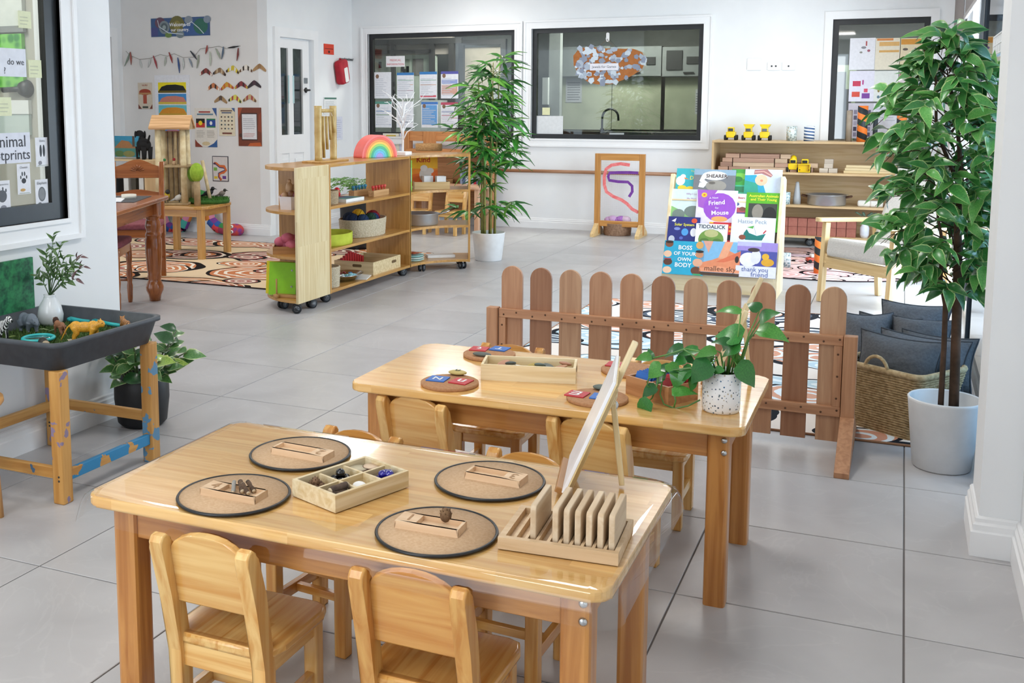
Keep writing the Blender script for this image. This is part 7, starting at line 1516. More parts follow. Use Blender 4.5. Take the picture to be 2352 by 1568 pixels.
for u0, v0, u1, v1, nm, shp, lab in ((79, 316, 112, 381, 'Zebra', [('e', .38, .54, .09, .21, '#34363c'), ('e', .62, .54, .09, .21, '#34363c'), ('e', .3, .13, .14, .07, '#8a8a94'), ('r', .2, .05, .25, .12, '#8a8a94')], 'white card with a cloven zebra footprint'), (37, 377, 70, 444, 'Cheetah', pads(.48, .5)+[('e', .38, .14, .2, .05, '#c9a05a')], 'white card with a cheetah paw print'), (79, 413, 111, 480, 'Elephant', [('e', .5, .52, .3, .24, '#6a6d72'), ('e', .5, .52, .24, .19, '#85888c'), ('e', .3, .16, .18, .1, '#7a7d80')], 'white card with a round elephant footprint'), (-10, 416, 24, 484, 'Hippopotamus', [('e', .4, .5, .34, .2, '#5a5d62'), ('e', .2, .7, .06, .06, '#5a5d62'), ('e', .45, .74, .06, .06, '#5a5d62'), ('e', .68, .68, .06, .06, '#5a5d62'), ('e', .45, .14, .22, .07, '#8a8a94')], 'white card with a hippopotamus footprint at the left edge')):
    lsheet('footprint_card', lab, 'card', u0, v0, u1, v1, '#e8eaf1', shp+[('r', .1, .03, .9, .045, '#9aa88a')], [(nm, .5, .88, .07, {'col': '#44464c', **({'w': .75} if len(nm) > 7 else {})})], 'footprint cards on the left window')
# green picture below the left window
M, W, H = on_wall(-60, 612, 75, 716, x=LX); o = sheet('leaf_picture', 'dark green leafy picture on the wall behind the nature tray', 'picture', M, W, H, '#0e5a3c', (), (), .012)
o.data.materials[0] = paint('#2f8a55', '#0c4a34', rough=.6, scale=45, detail=8)
# ================================================================ DINING TABLE AND CHAIRS AT THE LEFT
MAP = ('#a9622e', '#8c4a1e'); mX, mY, mZ = wood(*MAP, 'X', .25, .5), wood(*MAP, 'Y', .25, .5), wood(*MAP, 'Z', .25, .5)
cor = Vector((-4.777, 6.126, 0)); rzD = math.atan2(-1.085, .446)   # +x of the table runs along its visible edge toward the camera
Ld, Wd, Hd = 1.45, .95, .745
DM = Matrix.Translation(cor) @ Matrix.Rotation(rzD, 4, 'Z')           # table lies on -y (left) side of that edge
ctr = DM @ Vector((Ld/2, -Wd/2, 0))
t = thing('dining_table', 'brown varnished dining table with a turned leg at the left', 'table', ctr, rzD)
g = G(); g.prism(rrect(Ld, Wd, .04, 4), Hd-.03, Hd, .008); obj('tabletop', g, mX, t)
turn = [(.038, 0), (.044, .04), (.06, .075), (.062, .10), (.05, .135), (.042, .15), (.05, .17), (.045, .19), (.05, .22), (.058, .34), (.058, .44), (.052, .455), (.058, .47), (.052, .485), (.046, .5), (.057, .535), (.05, .57), (.044, .585), (.055, .6), (.05, .61)]
for sx_ in (-1, 1):
    for sy_ in (-1, 1):
        x, y = sx_*(Ld/2-.1), sy_*(Wd/2-.1); g = G(); g.lathe(turn, 24, (x, y, 0)); lg = obj('leg', g, mZ, t); g = G(); g.box(x-.05, x+.05, y-.05, y+.05, .605, Hd-.03, .006); obj('leg_block', g, mZ, lg)
for s in (-1, 1):
    g = G(); yy = s*(Wd/2-.1); g.box(-Ld/2+.15, Ld/2-.15, yy-.012, yy+.012, Hd-.13, Hd-.03); obj('apron', g, mX, t)
    g = G(); xx = s*(Ld/2-.1); g.box(xx-.012, xx+.012, -Wd/2+.15, Wd/2-.15, Hd-.13, Hd-.03); obj('apron', g, mY, t)
def on_dt(x, y, z=0): return DM @ Vector((x, -y, Hd+z))
g = G(); g.box(-.24, .24, -.17, .17, 0, .003); single('table_mat', g, paint('#4b4d50', '#424447', rough=.8, scale=50), 'dark grey place mat on the dining table', 'table mat', Mx(on_dt(.35, .26), rz=rzD+.05))
g = G(); g.box(-.15, .15, -.105, .105, 0, .004); single('paper_stack', g, paint('#eceff2', rough=.6), 'white paper lying on the grey place mat', 'paper', Mx(on_dt(.45, .3, .0032), rz=rzD+.2))
g = G(); g.lathe([(.028, 0), (.05, 0), (.05, .028), (.028, .028), (.028, 0)], 28); single('tape_roll', g, paint('#eae6d8', rough=.5), 'cream roll of tape on the dining table', 'tape', Mx(on_dt(.30, .2, .0032)))
def dining_chair(lab, x, y, rz):
    t = thing('dining_chair', lab, 'chair', (x, y, 0), rz, 'brown dining chairs')   # faces -y
    for s in (-1, 1):
        g = G(); g.lathe([(.014, 0), (.018, .03), (.02, .12), (.016, .14), (.022, .2), (.016, .26), (.022, .32), (.02, .42)], 14, (s*.19, -.18, 0)); obj('front_leg', g, mZ, t)
        T = Matrix.Translation((s*.19, 0, 0)) @ Matrix(((0, 0, 1, 0), (1, 0, 0, 0), (0, 1, 0, 0), (0, 0, 0, 1))); g = G(T); g.prism([(.18, 0), (.215, 0), (.205, .43), (.235, .7), (.285, .93), (.25, .93), (.2, .7), (.17, .45)], -.02, .02, .005); obj('rear_post', g, mZ, t)
        g = G(); g.tube([(s*.19, -.18, .16), (s*.19, .19, .16)], .01, 7); obj('stretcher', g, mY, t)
        g = G(); g.box(s*.19-.012, s*.19+.012, -.18, .19, .37, .43, .003); obj('seat_rail', g, mY, t)
    g = G(); g.box(-.19, .19, -.195, -.17, .37, .43, .003); obj('seat_rail', g, mX, t)
    g = G(); g.prism(rrect(.42, .42, .05, 4), .43, .475, .015); obj('seat_cushion', g, paint('#8a4a52', '#7a3e46', rough=.95, scale=60), t)
    def rail(z0, hgt, arch, yy):
        pts = [(-.175, 0), (.175, 0)]+[(.175-.35*k/12, hgt+arch*math.sin(pi*k/12)**1.6) for k in range(13)]; g = G(); g.T = Matrix.Translation((0, yy, z0)) @ Matrix.Rotation(pi/2-.16, 4, 'X'); g.prism(pts, -.011, .011, .003); return g
    tr_ = obj('top_rail', rail(.80, .09, .06, .25), mX, t)
    g = G()
    for k in range(7): a = pi*(k+.5)/7; g.tube([(.012*math.cos(a), .012*math.sin(a)+.02, .012), (.055*math.cos(a), .05*math.sin(a)+.02, .012)], .004, 5)
    obj('carved_shell', g, mX, tr_, Matrix.Translation((0, .25, .835)) @ Matrix.Rotation(pi/2-.16, 4, 'X'))
    obj('back_rail', rail(.62, .065, .025, .215), mX, t)
    return t
dining_chair('brown dining chair with a carved shell top rail behind the dining table', -5.50, 6.60, rzD+pi/2+.15)
dining_chair('brown dining chair with a wine red seat pushed under the dining table', -5.02, 5.62, rzD+pi+.1)
# ================================================================ PLAY TABLE WITH THE LOG HOUSE
pc = Vector((-6.01, 7.965, .008)); rzP = .13; PH = .475
t = thing('play_table', 'small wooden play table on the patterned rug', 'table', pc, rzP); pw, pd = .66, .62; hN = ('#d0a05c', '#b8853f')
g = G(); g.prism(rrect(pw, pd, .12, 8), PH-.028, PH, .006); obj('tabletop', g, wood(*hN, 'X', .25, .4), t)
for sx_ in (-1, 1):
    for sy_ in (-1, 1): g = G(); x, y = sx_*(pw/2-.065), sy_*(pd/2-.065); g.prism(rrect(.06, .06, .012, 3, x, y), 0, PH-.028); obj('leg', g, wood(*hN, 'Z', .3, .3), t)
for s in (-1, 1):
    g = G(); yy = s*(pd/2-.06); g.box(-pw/2+.095, pw/2-.095, yy-.01, yy+.01, PH-.095, PH-.028); obj('apron', g, wood(*hN, 'X', .3, .3), t)
    g = G(); xx = s*(pw/2-.06); g.box(xx-.01, xx+.01, -pd/2+.095, pd/2-.095, PH-.095, PH-.028); obj('apron', g, wood(*hN, 'Y', .3, .3), t)
PZ = .008+PH+.001
LOG = paint('#e0d0a8', '#c9b285', rough=.7, scale=16); LOGD = paint('#b79f78', '#9c8460', rough=.8, scale=16)
hc = at(398, 466, z=PZ); hc = Vector((-6.08, 7.86, PZ)); t = thing('log_house', 'two storey log doll house with a pitched bark roof', 'toy house', hc, .45)
for sx_ in (-1, 1):
    for sy_ in (-1, 1): g = G(); g.tube([(sx_*.115, sy_*.105, .018), (sx_*.112, sy_*.1, .35), (sx_*.11, sy_*.098, .68)], [.03, .027, .026], 10); obj('log_post', g, LOG, t)
for z, nm in ((0, 'floor_board'), (.34, 'floor_board')): g = G(); g.box(-.15, .15, -.135, .135, z, z+.018, .003); obj(nm, g, LOGD, t)
for k in range(5): g = G(); g.tube([(-.09+.045*k, .115, .018), (-.09+.045*k, .112, .66)], .022, 8); obj('back_log', g, LOGD, t)
for s in (-1, 1): g = G(); g.T = Matrix.Translation((0, 0, .80)) @ Matrix.Rotation(s*.62, 4, 'X'); g.box(-.18, .18, -.19 if s > 0 else 0, 0 if s > 0 else .19, -.012, .012, .003); obj('roof_slab', g, wood('#d9b083', '#bd9060', 'X', .7), t)
for s in (-1, 1): g = G(); g.T = Matrix.Translation((s*.16, 0, 0)) @ Matrix(((0, 0, 1, 0), (1, 0, 0, 0), (0, 1, 0, 0), (0, 0, 0, 1))); g.prism([(-.12, .68), (.12, .68), (0, .785)], -.008, .008); obj('gable', g, LOGD, t)
g = G(); g.tube([(.04, -.05, .655), (.035, -.05, .5)], .012, 8); obj('hanging_pole', g, LOG, t)
HMx = Matrix.Translation(hc) @ Matrix.Rotation(.45, 4, 'Z')
for x, y, z, c1, r_, lab in ((.02, -.06, .358, '#a82c30', .018, 'red topped peg doll on the upper floor of the log house'), (-.07, -.04, .358, '#3f9a5a', .016, 'green peg doll on the upper floor of the log house'), (.08, -.02, .358, '#b9a08c', .02, 'pale peg doll on the upper floor of the log house')):
    g = G(); g.lathe([(0, 0), (r_, 0), (r_*.9, r_*1.6), (r_*.5, r_*2.2)], 12); t = thing('peg_doll', lab, 'doll', HMx @ Vector((x, y, z)), 0, 'peg dolls'); obj('body', g, paint('#c9a884', rough=.6), t); g = G(); g.ball((0, 0, r_*2.9), r_*.8, 12, 8); obj('head', g, paint(c1, rough=.6), t)
def bird(p, rz, c1, c2, lab, s=1.0):
    t = thing('toy_bird', lab, 'toy bird', p, rz, 'toy birds'); g = G(); g.ball((0, 0, .045*s), (.04*s, .024*s, .026*s), 14, 8, Matrix.Rotation(-.5, 3, 'Y')); g.tube([(-.025*s, 0, .035*s), (-.075*s, 0, .015*s)], [.014*s, .006*s], 6); obj('body', g, paint(c1, rough=.6), t); g = G(); g.ball((.032*s, 0, .078*s), .017*s, 12, 8); obj('head', g, paint(c2, rough=.6), t); g = G(); g.tube([(.045*s, 0, .078*s), (.07*s, 0, .072*s)], [.006*s, .001], 6); obj('beak', g, DARK, t)
    for q in (-1, 1): g = G(); g.tube([(.005*s, q*.01*s, .028*s), (.008*s, q*.01*s, 0)], .0025*s, 5); obj('leg', g, DARK, t)
bird(HMx @ Vector((-.06, -.07, .018)), -.5, '#c9a81c', '#1c1c1c', 'yellow and black toy bird on the lower floor of the log house', 1.3); bird(HMx @ Vector((.05, -.06, .018)), .4, '#dcd8d0', '#222222', 'white and black toy bird on the lower floor of the log house')
gm = Vector((-5.86, 8.09, PZ)); t = thing('grass_mat', 'oval green artificial grass mat on the play table', 'mat', gm); g = G(); g.lathe([(0, 0), (.24, 0), (.25, .02), (.24, .035), (0, .04)], 36, ex=.75, ey=.75); obj('base', g, paint('#3f6f2a', '#2c5a1f', rough=.95, scale=60), t)
g = G(); rg = random.Random(1)
for k in range(900): a, r_ = rg.uniform(0, 2*pi), .183*math.sqrt(rg.random()); x, y = r_*math.cos(a), r_*math.sin(a); b = rg.uniform(0, pi); g.f([(x-.004*math.cos(b), y-.004*math.sin(b), .035), (x+.004*math.cos(b), y+.004*math.sin(b), .035), (x+rg.uniform(-.01, .01), y+rg.uniform(-.01, .01), .058)], [(0, 1, 2)])
tag(obj('grass_blades', g, paint('#4f8434', '#356a26', rough=.9, scale=40), t), kind='stuff')
bird(gm+Vector((.0, .0, .045)), .3, '#26242c', '#1a1a1e', 'black magpie like toy bird on the grass mat', 1.1); bird(gm+Vector((.1, .06, .045)), .2, '#8a8078', '#3a3630', 'brown toy bird at the right of the grass mat', .9)
et = Vector((-5.78, 7.80, PZ)); t = thing('egg_tree', 'toy tree with a felted green egg crown on a log trunk', 'toy tree', et); g = G(); g.tube([(0, 0, 0), (.003, 0, .16), (0, 0, .22)], [.03, .027, .026], 12); obj('trunk', g, LOGD, t); g = G(); g.ball((0, 0, .30), (.062, .062, .085), 20, 14); obj('crown', g, paint('#9ab83c', '#84a52e', rough=.95, scale=30), t)
t = thing('egg_tree', 'second green egg tree half hidden behind the log house post', 'toy tree', (-5.95, 7.98, PZ)); g = G(); g.tube([(0, 0, 0), (0, 0, .22)], .022, 10); obj('trunk', g, LOGD, t); g = G(); g.ball((0, 0, .27), (.055, .055, .075), 18, 12); obj('crown', g, paint('#7fa83a', '#6b962c', rough=.95, scale=30), t)
g = G(); g.tube([(0, 0, 0), (-.10, .03, .35)], .016, 9); single('ramp_pole', g, LOG, 'pale pole leaning from the grass mat to the upper floor of the log house', 'pole', Mx((-5.80, 8.02, PZ+.04)))
# low white shelf with a picture and a dark figure behind the dining chair
t = thing('low_bookcase', 'low pale bookcase by the far left doorway', 'bookcase', (-7.55, 8.95, 0), 0)
for x in (-.38, .38): g = G(); g.box(x-.01, x+.01, -.15, .15, 0, .80, .002); obj('side_panel', g, wood('#d9b88a', '#c9a574', 'Z', .4), t)
for z in (.04, .42, .80): g = G(); g.box(-.39 if z > .7 else -.37, .39 if z > .7 else .37, -.15, .15, z, z+.018, .002); obj('shelf_board', g, wood('#e2c79a', '#d2b381', 'X', .4), t)
for k, (x, cc_) in enumerate(((-.3, '#efefec'), (-.2, '#8a6a4a'), (-.05, '#23262a'), (.1, '#e9e9e6'), (.2, '#4a4438'), (.3, '#dedcd6'))):
    g = G(); g.box(-.03, .03, -.1, .1, 0, .28, .003); single('binder', g, paint(cc_, rough=.6), ('white binder at the left', 'brown binder second from the left', 'black binder in the middle', 'white binder right of the black one', 'dark patterned binder', 'grey white binder at the right')[k]+' of the low bookcase', 'binder', Mx((-7.55+x, 8.93, .438)), 'binders in the bookcase')
M, W, H = on_wall(266, 314, 322, 363, y=8.95); sheet('landscape_painting', 'small landscape painting of rocks and trees on the low bookcase', 'painting', M @ Matrix.Translation((0, .01, 0)), W, H, '#3f8a9a', [('r', 0, .75, 1, 1, '#3a94b8'), ('p', [(0, .45), (.3, .8), (.6, .75), (.8, .5), (1, .5), (1, .4), (0, .35)], '#a8764a'), ('r', 0, .2, 1, .42, '#4a8a80'), ('e', .2, .15, .2, .15, '#5a7a4a'), ('e', .6, .15, .25, .15, '#8a8a52'), ('r', .75, .5, .85, 1, '#5a4a3a')], (), .02)
t = thing('toy_dog', 'black toy dog standing on the low bookcase', 'toy dog', (-7.28, 8.93, .818), 2.6); g = G(); bk_ = paint('#1c1a1a', rough=.9)
g.ball((0, 0, .15), (.13, .065, .07), 14, 10); g.ball((.12, 0, .25), (.06, .05, .05), 12, 8); g.ball((.17, 0, .235), (.04, .03, .028), 10, 8); g.tube([(.08, 0, .17), (.12, 0, .25)], .045, 8)
for x in (-.09, .08):
    for y in (-.035, .035): g.tube([(x, y, .13), (x+.005, y, 0)], [.028, .02], 8)
g.tube([(-.12, 0, .18), (-.18, 0, .25)], [.016, .01], 6); obj('body', g, bk_, t); 
for q in (-1, 1): g = G(); g.ball((.1, q*.05, .25), (.022, .012, .045), 10, 6); obj('ear', g, bk_, t)
# ================================================================ WRITING CORNER UNDER THE LEFT WINDOW
ROW = ('#c98a52', '#b5743e'); t = thing('play_kitchen', 'wooden play shop stand under the left window behind the curved shelf', 'play stand', (-4.75, 11.15, 0))
for x in (-.52, .52): g = G(); g.box(x-.04, x+.04, -.06, .06, 0, 1.08, .004); obj('post', g, wood(*ROW, 'Z', .45), t)
for z0, z1, y in ((.97, 1.08, -.02), (.84, .88, .0), (.42, .45, 0)): g = G(); g.box(-.48, .48, y-.14 if z1 < .9 else y-.02, y+.02 if z1 > .9 else y+.14, z0, z1, .003); obj('board', g, wood(*ROW, 'X', .45), t)
g = G(); g.box(-.30, -.14, -.05, -.04, .78, 1.08, .003); obj('bracket', g, wood(*ROW, 'Z', .45), t); g = G(); g.box(-.48, .48, .1, .12, .1, .84, .002); obj('back_panel', g, wood('#b98252', '#a06c3e', 'X', .5), t)
for k in range(7):
    g = G(); g.box(-.015, .015, -.08, .08, 0, .2+.02*(k % 3), .002); single('thin_book', g, paint(('#8a94a8', '#5a6a8a', '#c9ccd4', '#7a4a54', '#a8b0bc', '#b5243a', '#6a7484')[k], rough=.6), '%s thin book upright in the play shop stand' % ('grey blue', 'slate blue', 'pale grey', 'maroon', 'silver', 'red', 'dark grey')[k], 'book', Mx((-4.75+.2+.033*k, 11.12, .451)), 'thin books in the play stand')
t = round_basket('shallow_basket', 'shallow brown basket seen through the curved shelf', 'basket', (-4.82, 11.1, .451), .14, .09, paint('#a87a4c', '#8c6238', rough=.9, scale=60, bump=.5))
t = thing('small_table', 'low round topped table beside the bamboo', 'table', (-4.55, 10.72, 0)); g = G(); g.prism(rrect(.9, .42, .08, 5), .48, .505, .004); obj('tabletop', g, wood('#d3a888', '#c09374', 'X', .4), t)
for x in (-.38, .38):
    for y in (-.15, .15): g = G(); g.box(x-.025, x+.025, y-.025, y+.025, 0, .48, .003); obj('leg', g, wood('#d3a888', '#c09374', 'Z', .4), t)
for x, y, r_, lab in ((-4.78, 10.36, pi+.1, 'child chair seen through the curved shelf, left one'), (-4.40, 10.38, pi-.1, 'child chair seen through the curved shelf, right one beside the bamboo')): dup(protos[0], (x, y, 0), r_, lab)
# ================================================================ NATURE TRAY TABLE
t = thing('tray_table', 'wooden tray table with a grey plastic tray and paint stained legs', 'tray table', (-2.885, 2.985, 0)); TT = t.location; tw2, td2 = .265, .265
def stained(c1, c2, axis, paintc, thr):
    m = wood(c1, c2, axis, .5, name='paint_stained_wood').copy(); nt = m.node_tree; N = nt.nodes; L_ = nt.links; b = N['Principled BSDF']; src = b.inputs['Base Color'].links[0].from_socket
    tc = N.new('ShaderNodeTexCoord'); nz = N.new('ShaderNodeTexNoise'); nz.inputs['Scale'].default_value = 15; nz.inputs['Detail'].default_value = 4; L_.new(tc.outputs['Object'], nz.inputs['Vector'])
    gt = N.new('ShaderNodeMath'); gt.operation = 'GREATER_THAN'; gt.inputs[1].default_value = thr; L_.new(nz.outputs[0], gt.inputs[0]); mx = N.new('ShaderNodeMixRGB'); mx.inputs[2].default_value = (*lin(paintc), 1); L_.new(gt.outputs[0], mx.inputs[0]); L_.new(src, mx.inputs[1]); L_.new(mx.outputs[0], b.inputs['Base Color']); return m
PN = ('#cf9d58', '#b57f3c'); blueS = stained(*PN, 'Y', '#2f86b8', .455); legS = stained(*PN, 'Z', '#5a88a8', .57); legP = stained(*PN, 'Z', '#8f7f9a', .61)
for k, (sx_, sy_) in enumerate(((1, -1), (1, 1), (-1, -1), (-1, 1))):
    x, y = sx_*(tw2-.02), sy_*(td2-.025); g = G(); g.box(x-.024, x+.024, y-.024, y+.024, 0, .475, .005); lg = obj('leg', g, (legP, legS, legS, legP)[k], t)
    for zz in (.085, .10): g = G(); g.lathe([(.004, 0), (.004, .001), (0, .001)], 8); obj('screw', g, DARK, lg, Mx((x+.006*sx_, y-.0245, zz), (1, 0, 0), (0, 0, 1)))
g = G(); x = tw2-.02; g.box(x-.006, x+.014, -td2+.05, td2-.05, .075, .115, .002); obj('stretcher', g, blueS, t)
g = G(); g.box(-x-.01, -x+.01, -td2+.05, td2-.05, .15, .19, .002); obj('stretcher', g, wood(*PN, 'Y', .5), t)
for s, z in ((-1, .085), (1, .16)): g = G(); y = s*(td2-.025); g.box(-tw2+.045, tw2-.045, y-.01, y+.01, z, z+.04, .002); obj('stretcher', g, stained(*PN, 'X', '#4a6a88', .62), t)
TG = paint('#484d54', '#3f444a', rough=.5, scale=30); g = G(); m_ = 4; rings_ = []
for inset, z in ((.022, .475), (.0, .56), (-.012, .562), (-.012, .577), (.004, .577), (.02, .50), (.022, .495)): rings_.append((rrect(2*(tw2+.015)-2*inset, 2*(td2+.012)-2*inset, .045, 6), z))
pts = []; n = len(rings_[0][0])
for rg_, z in rings_: pts += [(x, y, z) for x, y in rg_]
g.f(pts, [(k*n+i, k*n+(i+1) % n, (k+1)*n+(i+1) % n, (k+1)*n+i) for k in range(len(rings_)-1) for i in range(n)]+[tuple(range(n))[::-1], tuple((len(rings_)-1)*n+i for i in range(n))], True)
for f_ in g.bm.faces:
    if len(f_.verts) > 4: f_.smooth = False
obj('tray', g, TG, t)
GZ = .515; t = thing('turf_patch', 'green turf lining the grey tray', 'turf', (TT.x, TT.y, .4965)); g = G(); g.prism(rrect(2*tw2-.03, 2*td2-.03, .04, 5), 0, GZ-.4965); obj('turf_base', g, paint('#4c5f30', '#3a4d24', rough=1, scale=30), t)
g = G(); rg = random.Random(6)
for k in range(5000): x, y = rg.uniform(-.235, .235), rg.uniform(-.235, .235); b = rg.uniform(0, pi); g.f([(x-.003*math.cos(b), y-.003*math.sin(b), .017), (x+.003*math.cos(b), y+.003*math.sin(b), .017), (x+rg.uniform(-.012, .012), y+rg.uniform(-.012, .012), rg.uniform(.026, .038))], [(0, 1, 2)])
tag(obj('grass_blades', g, paint('#56733a', '#44602a', rough=.9, scale=30), t), kind='stuff')
# toy animals
def blob(g, voxel, it=6):
    me = g.mesh('tmp'); o = bpy.data.objects.new('tmp', me); COL.objects.link(o); m = o.modifiers.new('r', 'REMESH'); m.mode = 'VOXEL'; m.voxel_size = voxel; m.use_smooth_shade = True; s = o.modifiers.new('s', 'SMOOTH'); s.iterations = it
    out = bpy.data.meshes.new_from_object(o.evaluated_get(bpy.context.evaluated_depsgraph_get())); bpy.data.objects.remove(o); return out
def animal(lab, name, p, rz, L, mat, hgt=.62, girth=.2, neck=.25, head=.13, muzzle=.14, tail=.4, leg=.055, horn=False, mane=None, neck_up=.22):
    t = thing(name, lab, 'toy animal', p, rz, 'toy animals in the nature tray'); s = L; g = G(); zb = hgt*s*.70
    g.ball((.24*s, 0, zb+.02*s), (.17*s, girth*.62*s, girth*.82*s), 14, 10); g.ball((0, 0, zb), (.3*s, girth*.58*s, girth*.74*s), 14, 10); g.ball((-.24*s, 0, zb+.01*s), (.17*s, girth*.6*s, girth*.78*s), 14, 10)
    hx, hz = (.36+neck*.6)*s, zb+neck_up*s; g.tube([(.28*s, 0, zb+.04*s), (hx, 0, hz)], [girth*.55*s, head*.8*s], 10); g.ball((hx, 0, hz), (head*s, head*.8*s, head*.85*s), 12, 8); g.tube([(hx, 0, hz-.01*s), (hx+muzzle*s, 0, hz-.06*s)], [head*.62*s, head*.5*s], 9)
    for q in (-1, 1):
        g.tube([(hx-.02*s, q*head*.5*s, hz+head*.55*s), (hx-.04*s, q*head*.75*s, hz+head*1.15*s)], [head*.28*s, head*.16*s], 6)
        st = .05*q
        g.tube([(.27*s, q*girth*.36*s, zb-.02*s), ((.26+st)*s, q*girth*.38*s, zb*.5), ((.25+st*1.4)*s, q*girth*.38*s, zb*.12), ((.28+st*1.4)*s, q*girth*.38*s, 0)], [leg*1.6*s, leg*1.05*s, leg*.8*s, leg*.95*s], 8)
        g.tube([(-.26*s, q*girth*.36*s, zb), ((-.23-st)*s, q*girth*.4*s, zb*.56), ((-.31-st)*s, q*girth*.4*s, zb*.3), ((-.28-st)*s, q*girth*.4*s, 0)], [leg*2.0*s, leg*1.4*s, leg*.85*s, leg*.95*s], 8)
    g.tube([(-.38*s, 0, zb+.06*s), (-.48*s, 0, zb-.02*s), (-(.45+tail*.35)*s, 0, zb-tail*.6*s)], [leg*.7*s, leg*.5*s, leg*.4*s], 6)
    if horn: g.tube([(hx+muzzle*.8*s, 0, hz-.02*s), (hx+muzzle*1.25*s, 0, hz+.11*s)], [.035*s, .008*s], 7); g.tube([(hx+muzzle*.35*s, 0, hz+.03*s), (hx+muzzle*.5*s, 0, hz+.09*s)], [.025*s, .008*s], 7)
    me = blob(g, L*.018); me.materials.append(mat); link('body', me, t)
    if mane: g = G(); g.ball((hx-.07*s, 0, hz-.01*s), (.15*s, .14*s, .19*s), 12, 10); g.ball((hx-.1*s, 0, hz-.14*s), (.12*s, .11*s, .13*s), 12, 8); obj('mane', g, mane, t)
    for q in (-1, 1): g = G(); g.ball((hx+head*.55*s, q*head*.55*s, hz+head*.2*s), head*.12*s, 8, 6); obj('eye', g, BLACK, t)
    return t
def spots(base, spot, scale, thr): return speckle(base, [spot, spot], scale, thr, .45, 'spotted_coat')
def zmat(c1, c2, sc):
    m, nt, N, L_, b = _new('striped_coat'); tc = N.new('ShaderNodeTexCoord'); wv = N.new('ShaderNodeTexWave'); wv.inputs['Scale'].default_value = sc; wv.inputs['Distortion'].default_value = 3; wv.inputs['Detail Scale'].default_value = 2; L_.new(tc.outputs['Object'], wv.inputs['Vector']); r = N.new('ShaderNodeValToRGB'); r.color_ramp.interpolation = 'CONSTANT'; r.color_ramp.elements[1].position = .5; r.color_ramp.elements[0].color = (*lin(c2), 1); r.color_ramp.elements[1].color = (*lin(c1), 1); L_.new(wv.outputs[1], r.inputs[0]); L_.new(r.outputs[0], b.inputs['Base Color']); b.inputs['Roughness'].default_value = .45; return m
AZ = GZ+.004
animal('grey toy rhinoceros standing beside the white vase', 'toy_rhino', (-3.055, 3.03, AZ), -.25, .115, paint('#76808c', '#66707c', rough=.6), .55, .30, .2, .13, .17, .25, .075, True, None, -.02)
animal('brown toy lion with a dark mane in the middle of the tray', 'toy_lion', (-2.905, 3.04, AZ), 2.75, .082, paint('#9a6a4c', '#87583c', rough=.6), .62, .23, .2, .14, .12, .6, .06, False, paint('#4a3228', '#38241c', rough=.9, scale=60), .16)
animal('yellow spotted toy leopard at the near side of the tray', 'toy_leopard', (-2.725, 2.975, AZ), .35, .135, spots('#e0a232', '#4a3418', 420, .28), .60, .2, .16, .12, .1, .75, .055, False, None, .10)
animal('striped toy tiger near the far right corner of the tray', 'toy_tiger', (-2.70, 3.17, AZ), 2.6, .085, zmat('#c98a4a', '#4a301c', 60), .58, .23, .16, .14, .1, .5, .06, False, None, .14)
animal('black and white toy zebra at the left edge of the tray', 'toy_zebra', (-3.03, 2.855, AZ), .0, .12, zmat('#f0f0ee', '#1c1c1e', 45), .70, .2, .22, .11, .15, .4, .05, False, None, .24)
TEAL = paint('#38c2c4', '#2fb2b6', rough=.35); c = at(88, 776, z=AZ+.012); t = thing('magnifying_glass', 'turquoise rimmed magnifying glass lying at the front of the tray', 'magnifying glass', (c.x, c.y, AZ+.012), -.6); g = G(); g.tube([(.055*math.cos(a*pi/18), .055*math.sin(a*pi/18), 0) for a in range(36)], .0065, 8, close=True); obj('rim', g, TEAL, t); g = G(); g.lathe([(0, -.002), (.052, -.0015), (.052, .0015), (0, .002)], 32); obj('lens', g, glass((.85, .93, .92), .05), t)
g = G(); g.tube([(.06, 0, 0), (.075, 0, 0), (.09, 0, 0), (.125, 0, 0)], [.01, .017, .017, .015], 12); obj('handle', g, paint('#2b2722', '#1f1b18', rough=.6), t); g = G(); g.lathe([(.0145, 0), (.0145, .002), (0, .002)], 12); obj('handle_end', g, CUT, t, Mx((.1255, 0, 0), rot=Vector((1, 0, 0)).to_track_quat('Z', 'Y').to_matrix()))
for k, (u0, v0, u1, v1, lab) in enumerate(((162, 733, 205, 738, 'turquoise plastic scoop behind the leopard'), (218, 738, 275, 747, 'turquoise plastic tongs beside the toy tiger'))):
    a, b = at(u0, v0, z=AZ+.012), at(u1, v1, z=AZ+.012); g = G(); g.tube([a, a.lerp(b, .3), a.lerp(b, .6), b], [.012, .009, .007, .007], 10); g.ball(a, (.016, .014, .01), 12, 8); single('plastic_tool', g, TEAL, lab, 'tool', None, 'turquoise tools')
rl_ = random.Random(14)
for k, (u, v, cc_, lab) in enumerate(((88, 757, '#8a9a6a', 'pale green dry leaf left of the lion'), (38, 772, '#7a8a4a', 'green dry leaf by the zebra'), (136, 757, '#5a7a5a', 'dark green leaf under the lion'), (158, 779, '#a8a28a', 'grey dry leaf in front of the leopard'), (198, 775, '#a89a7a', 'tan dry leaf under the leopard'), (230, 765, '#8a7a6a', 'brown dry leaf behind the leopard'))):
    c = at(u, v, z=AZ+.014); t = thing('dry_leaf', lab, 'leaf', c, 0, 'dry leaves in the tray'); a = rl_.uniform(0, 6); d = Vector((math.cos(a), math.sin(a), .1))*.045; place_leaf(BLM[0], c, c+d, (0, 0, 1), 2.2, t, 'blade').data = BLM[0].copy(); t.children[0].data.materials[0] = paint(cc_, rough=.8)
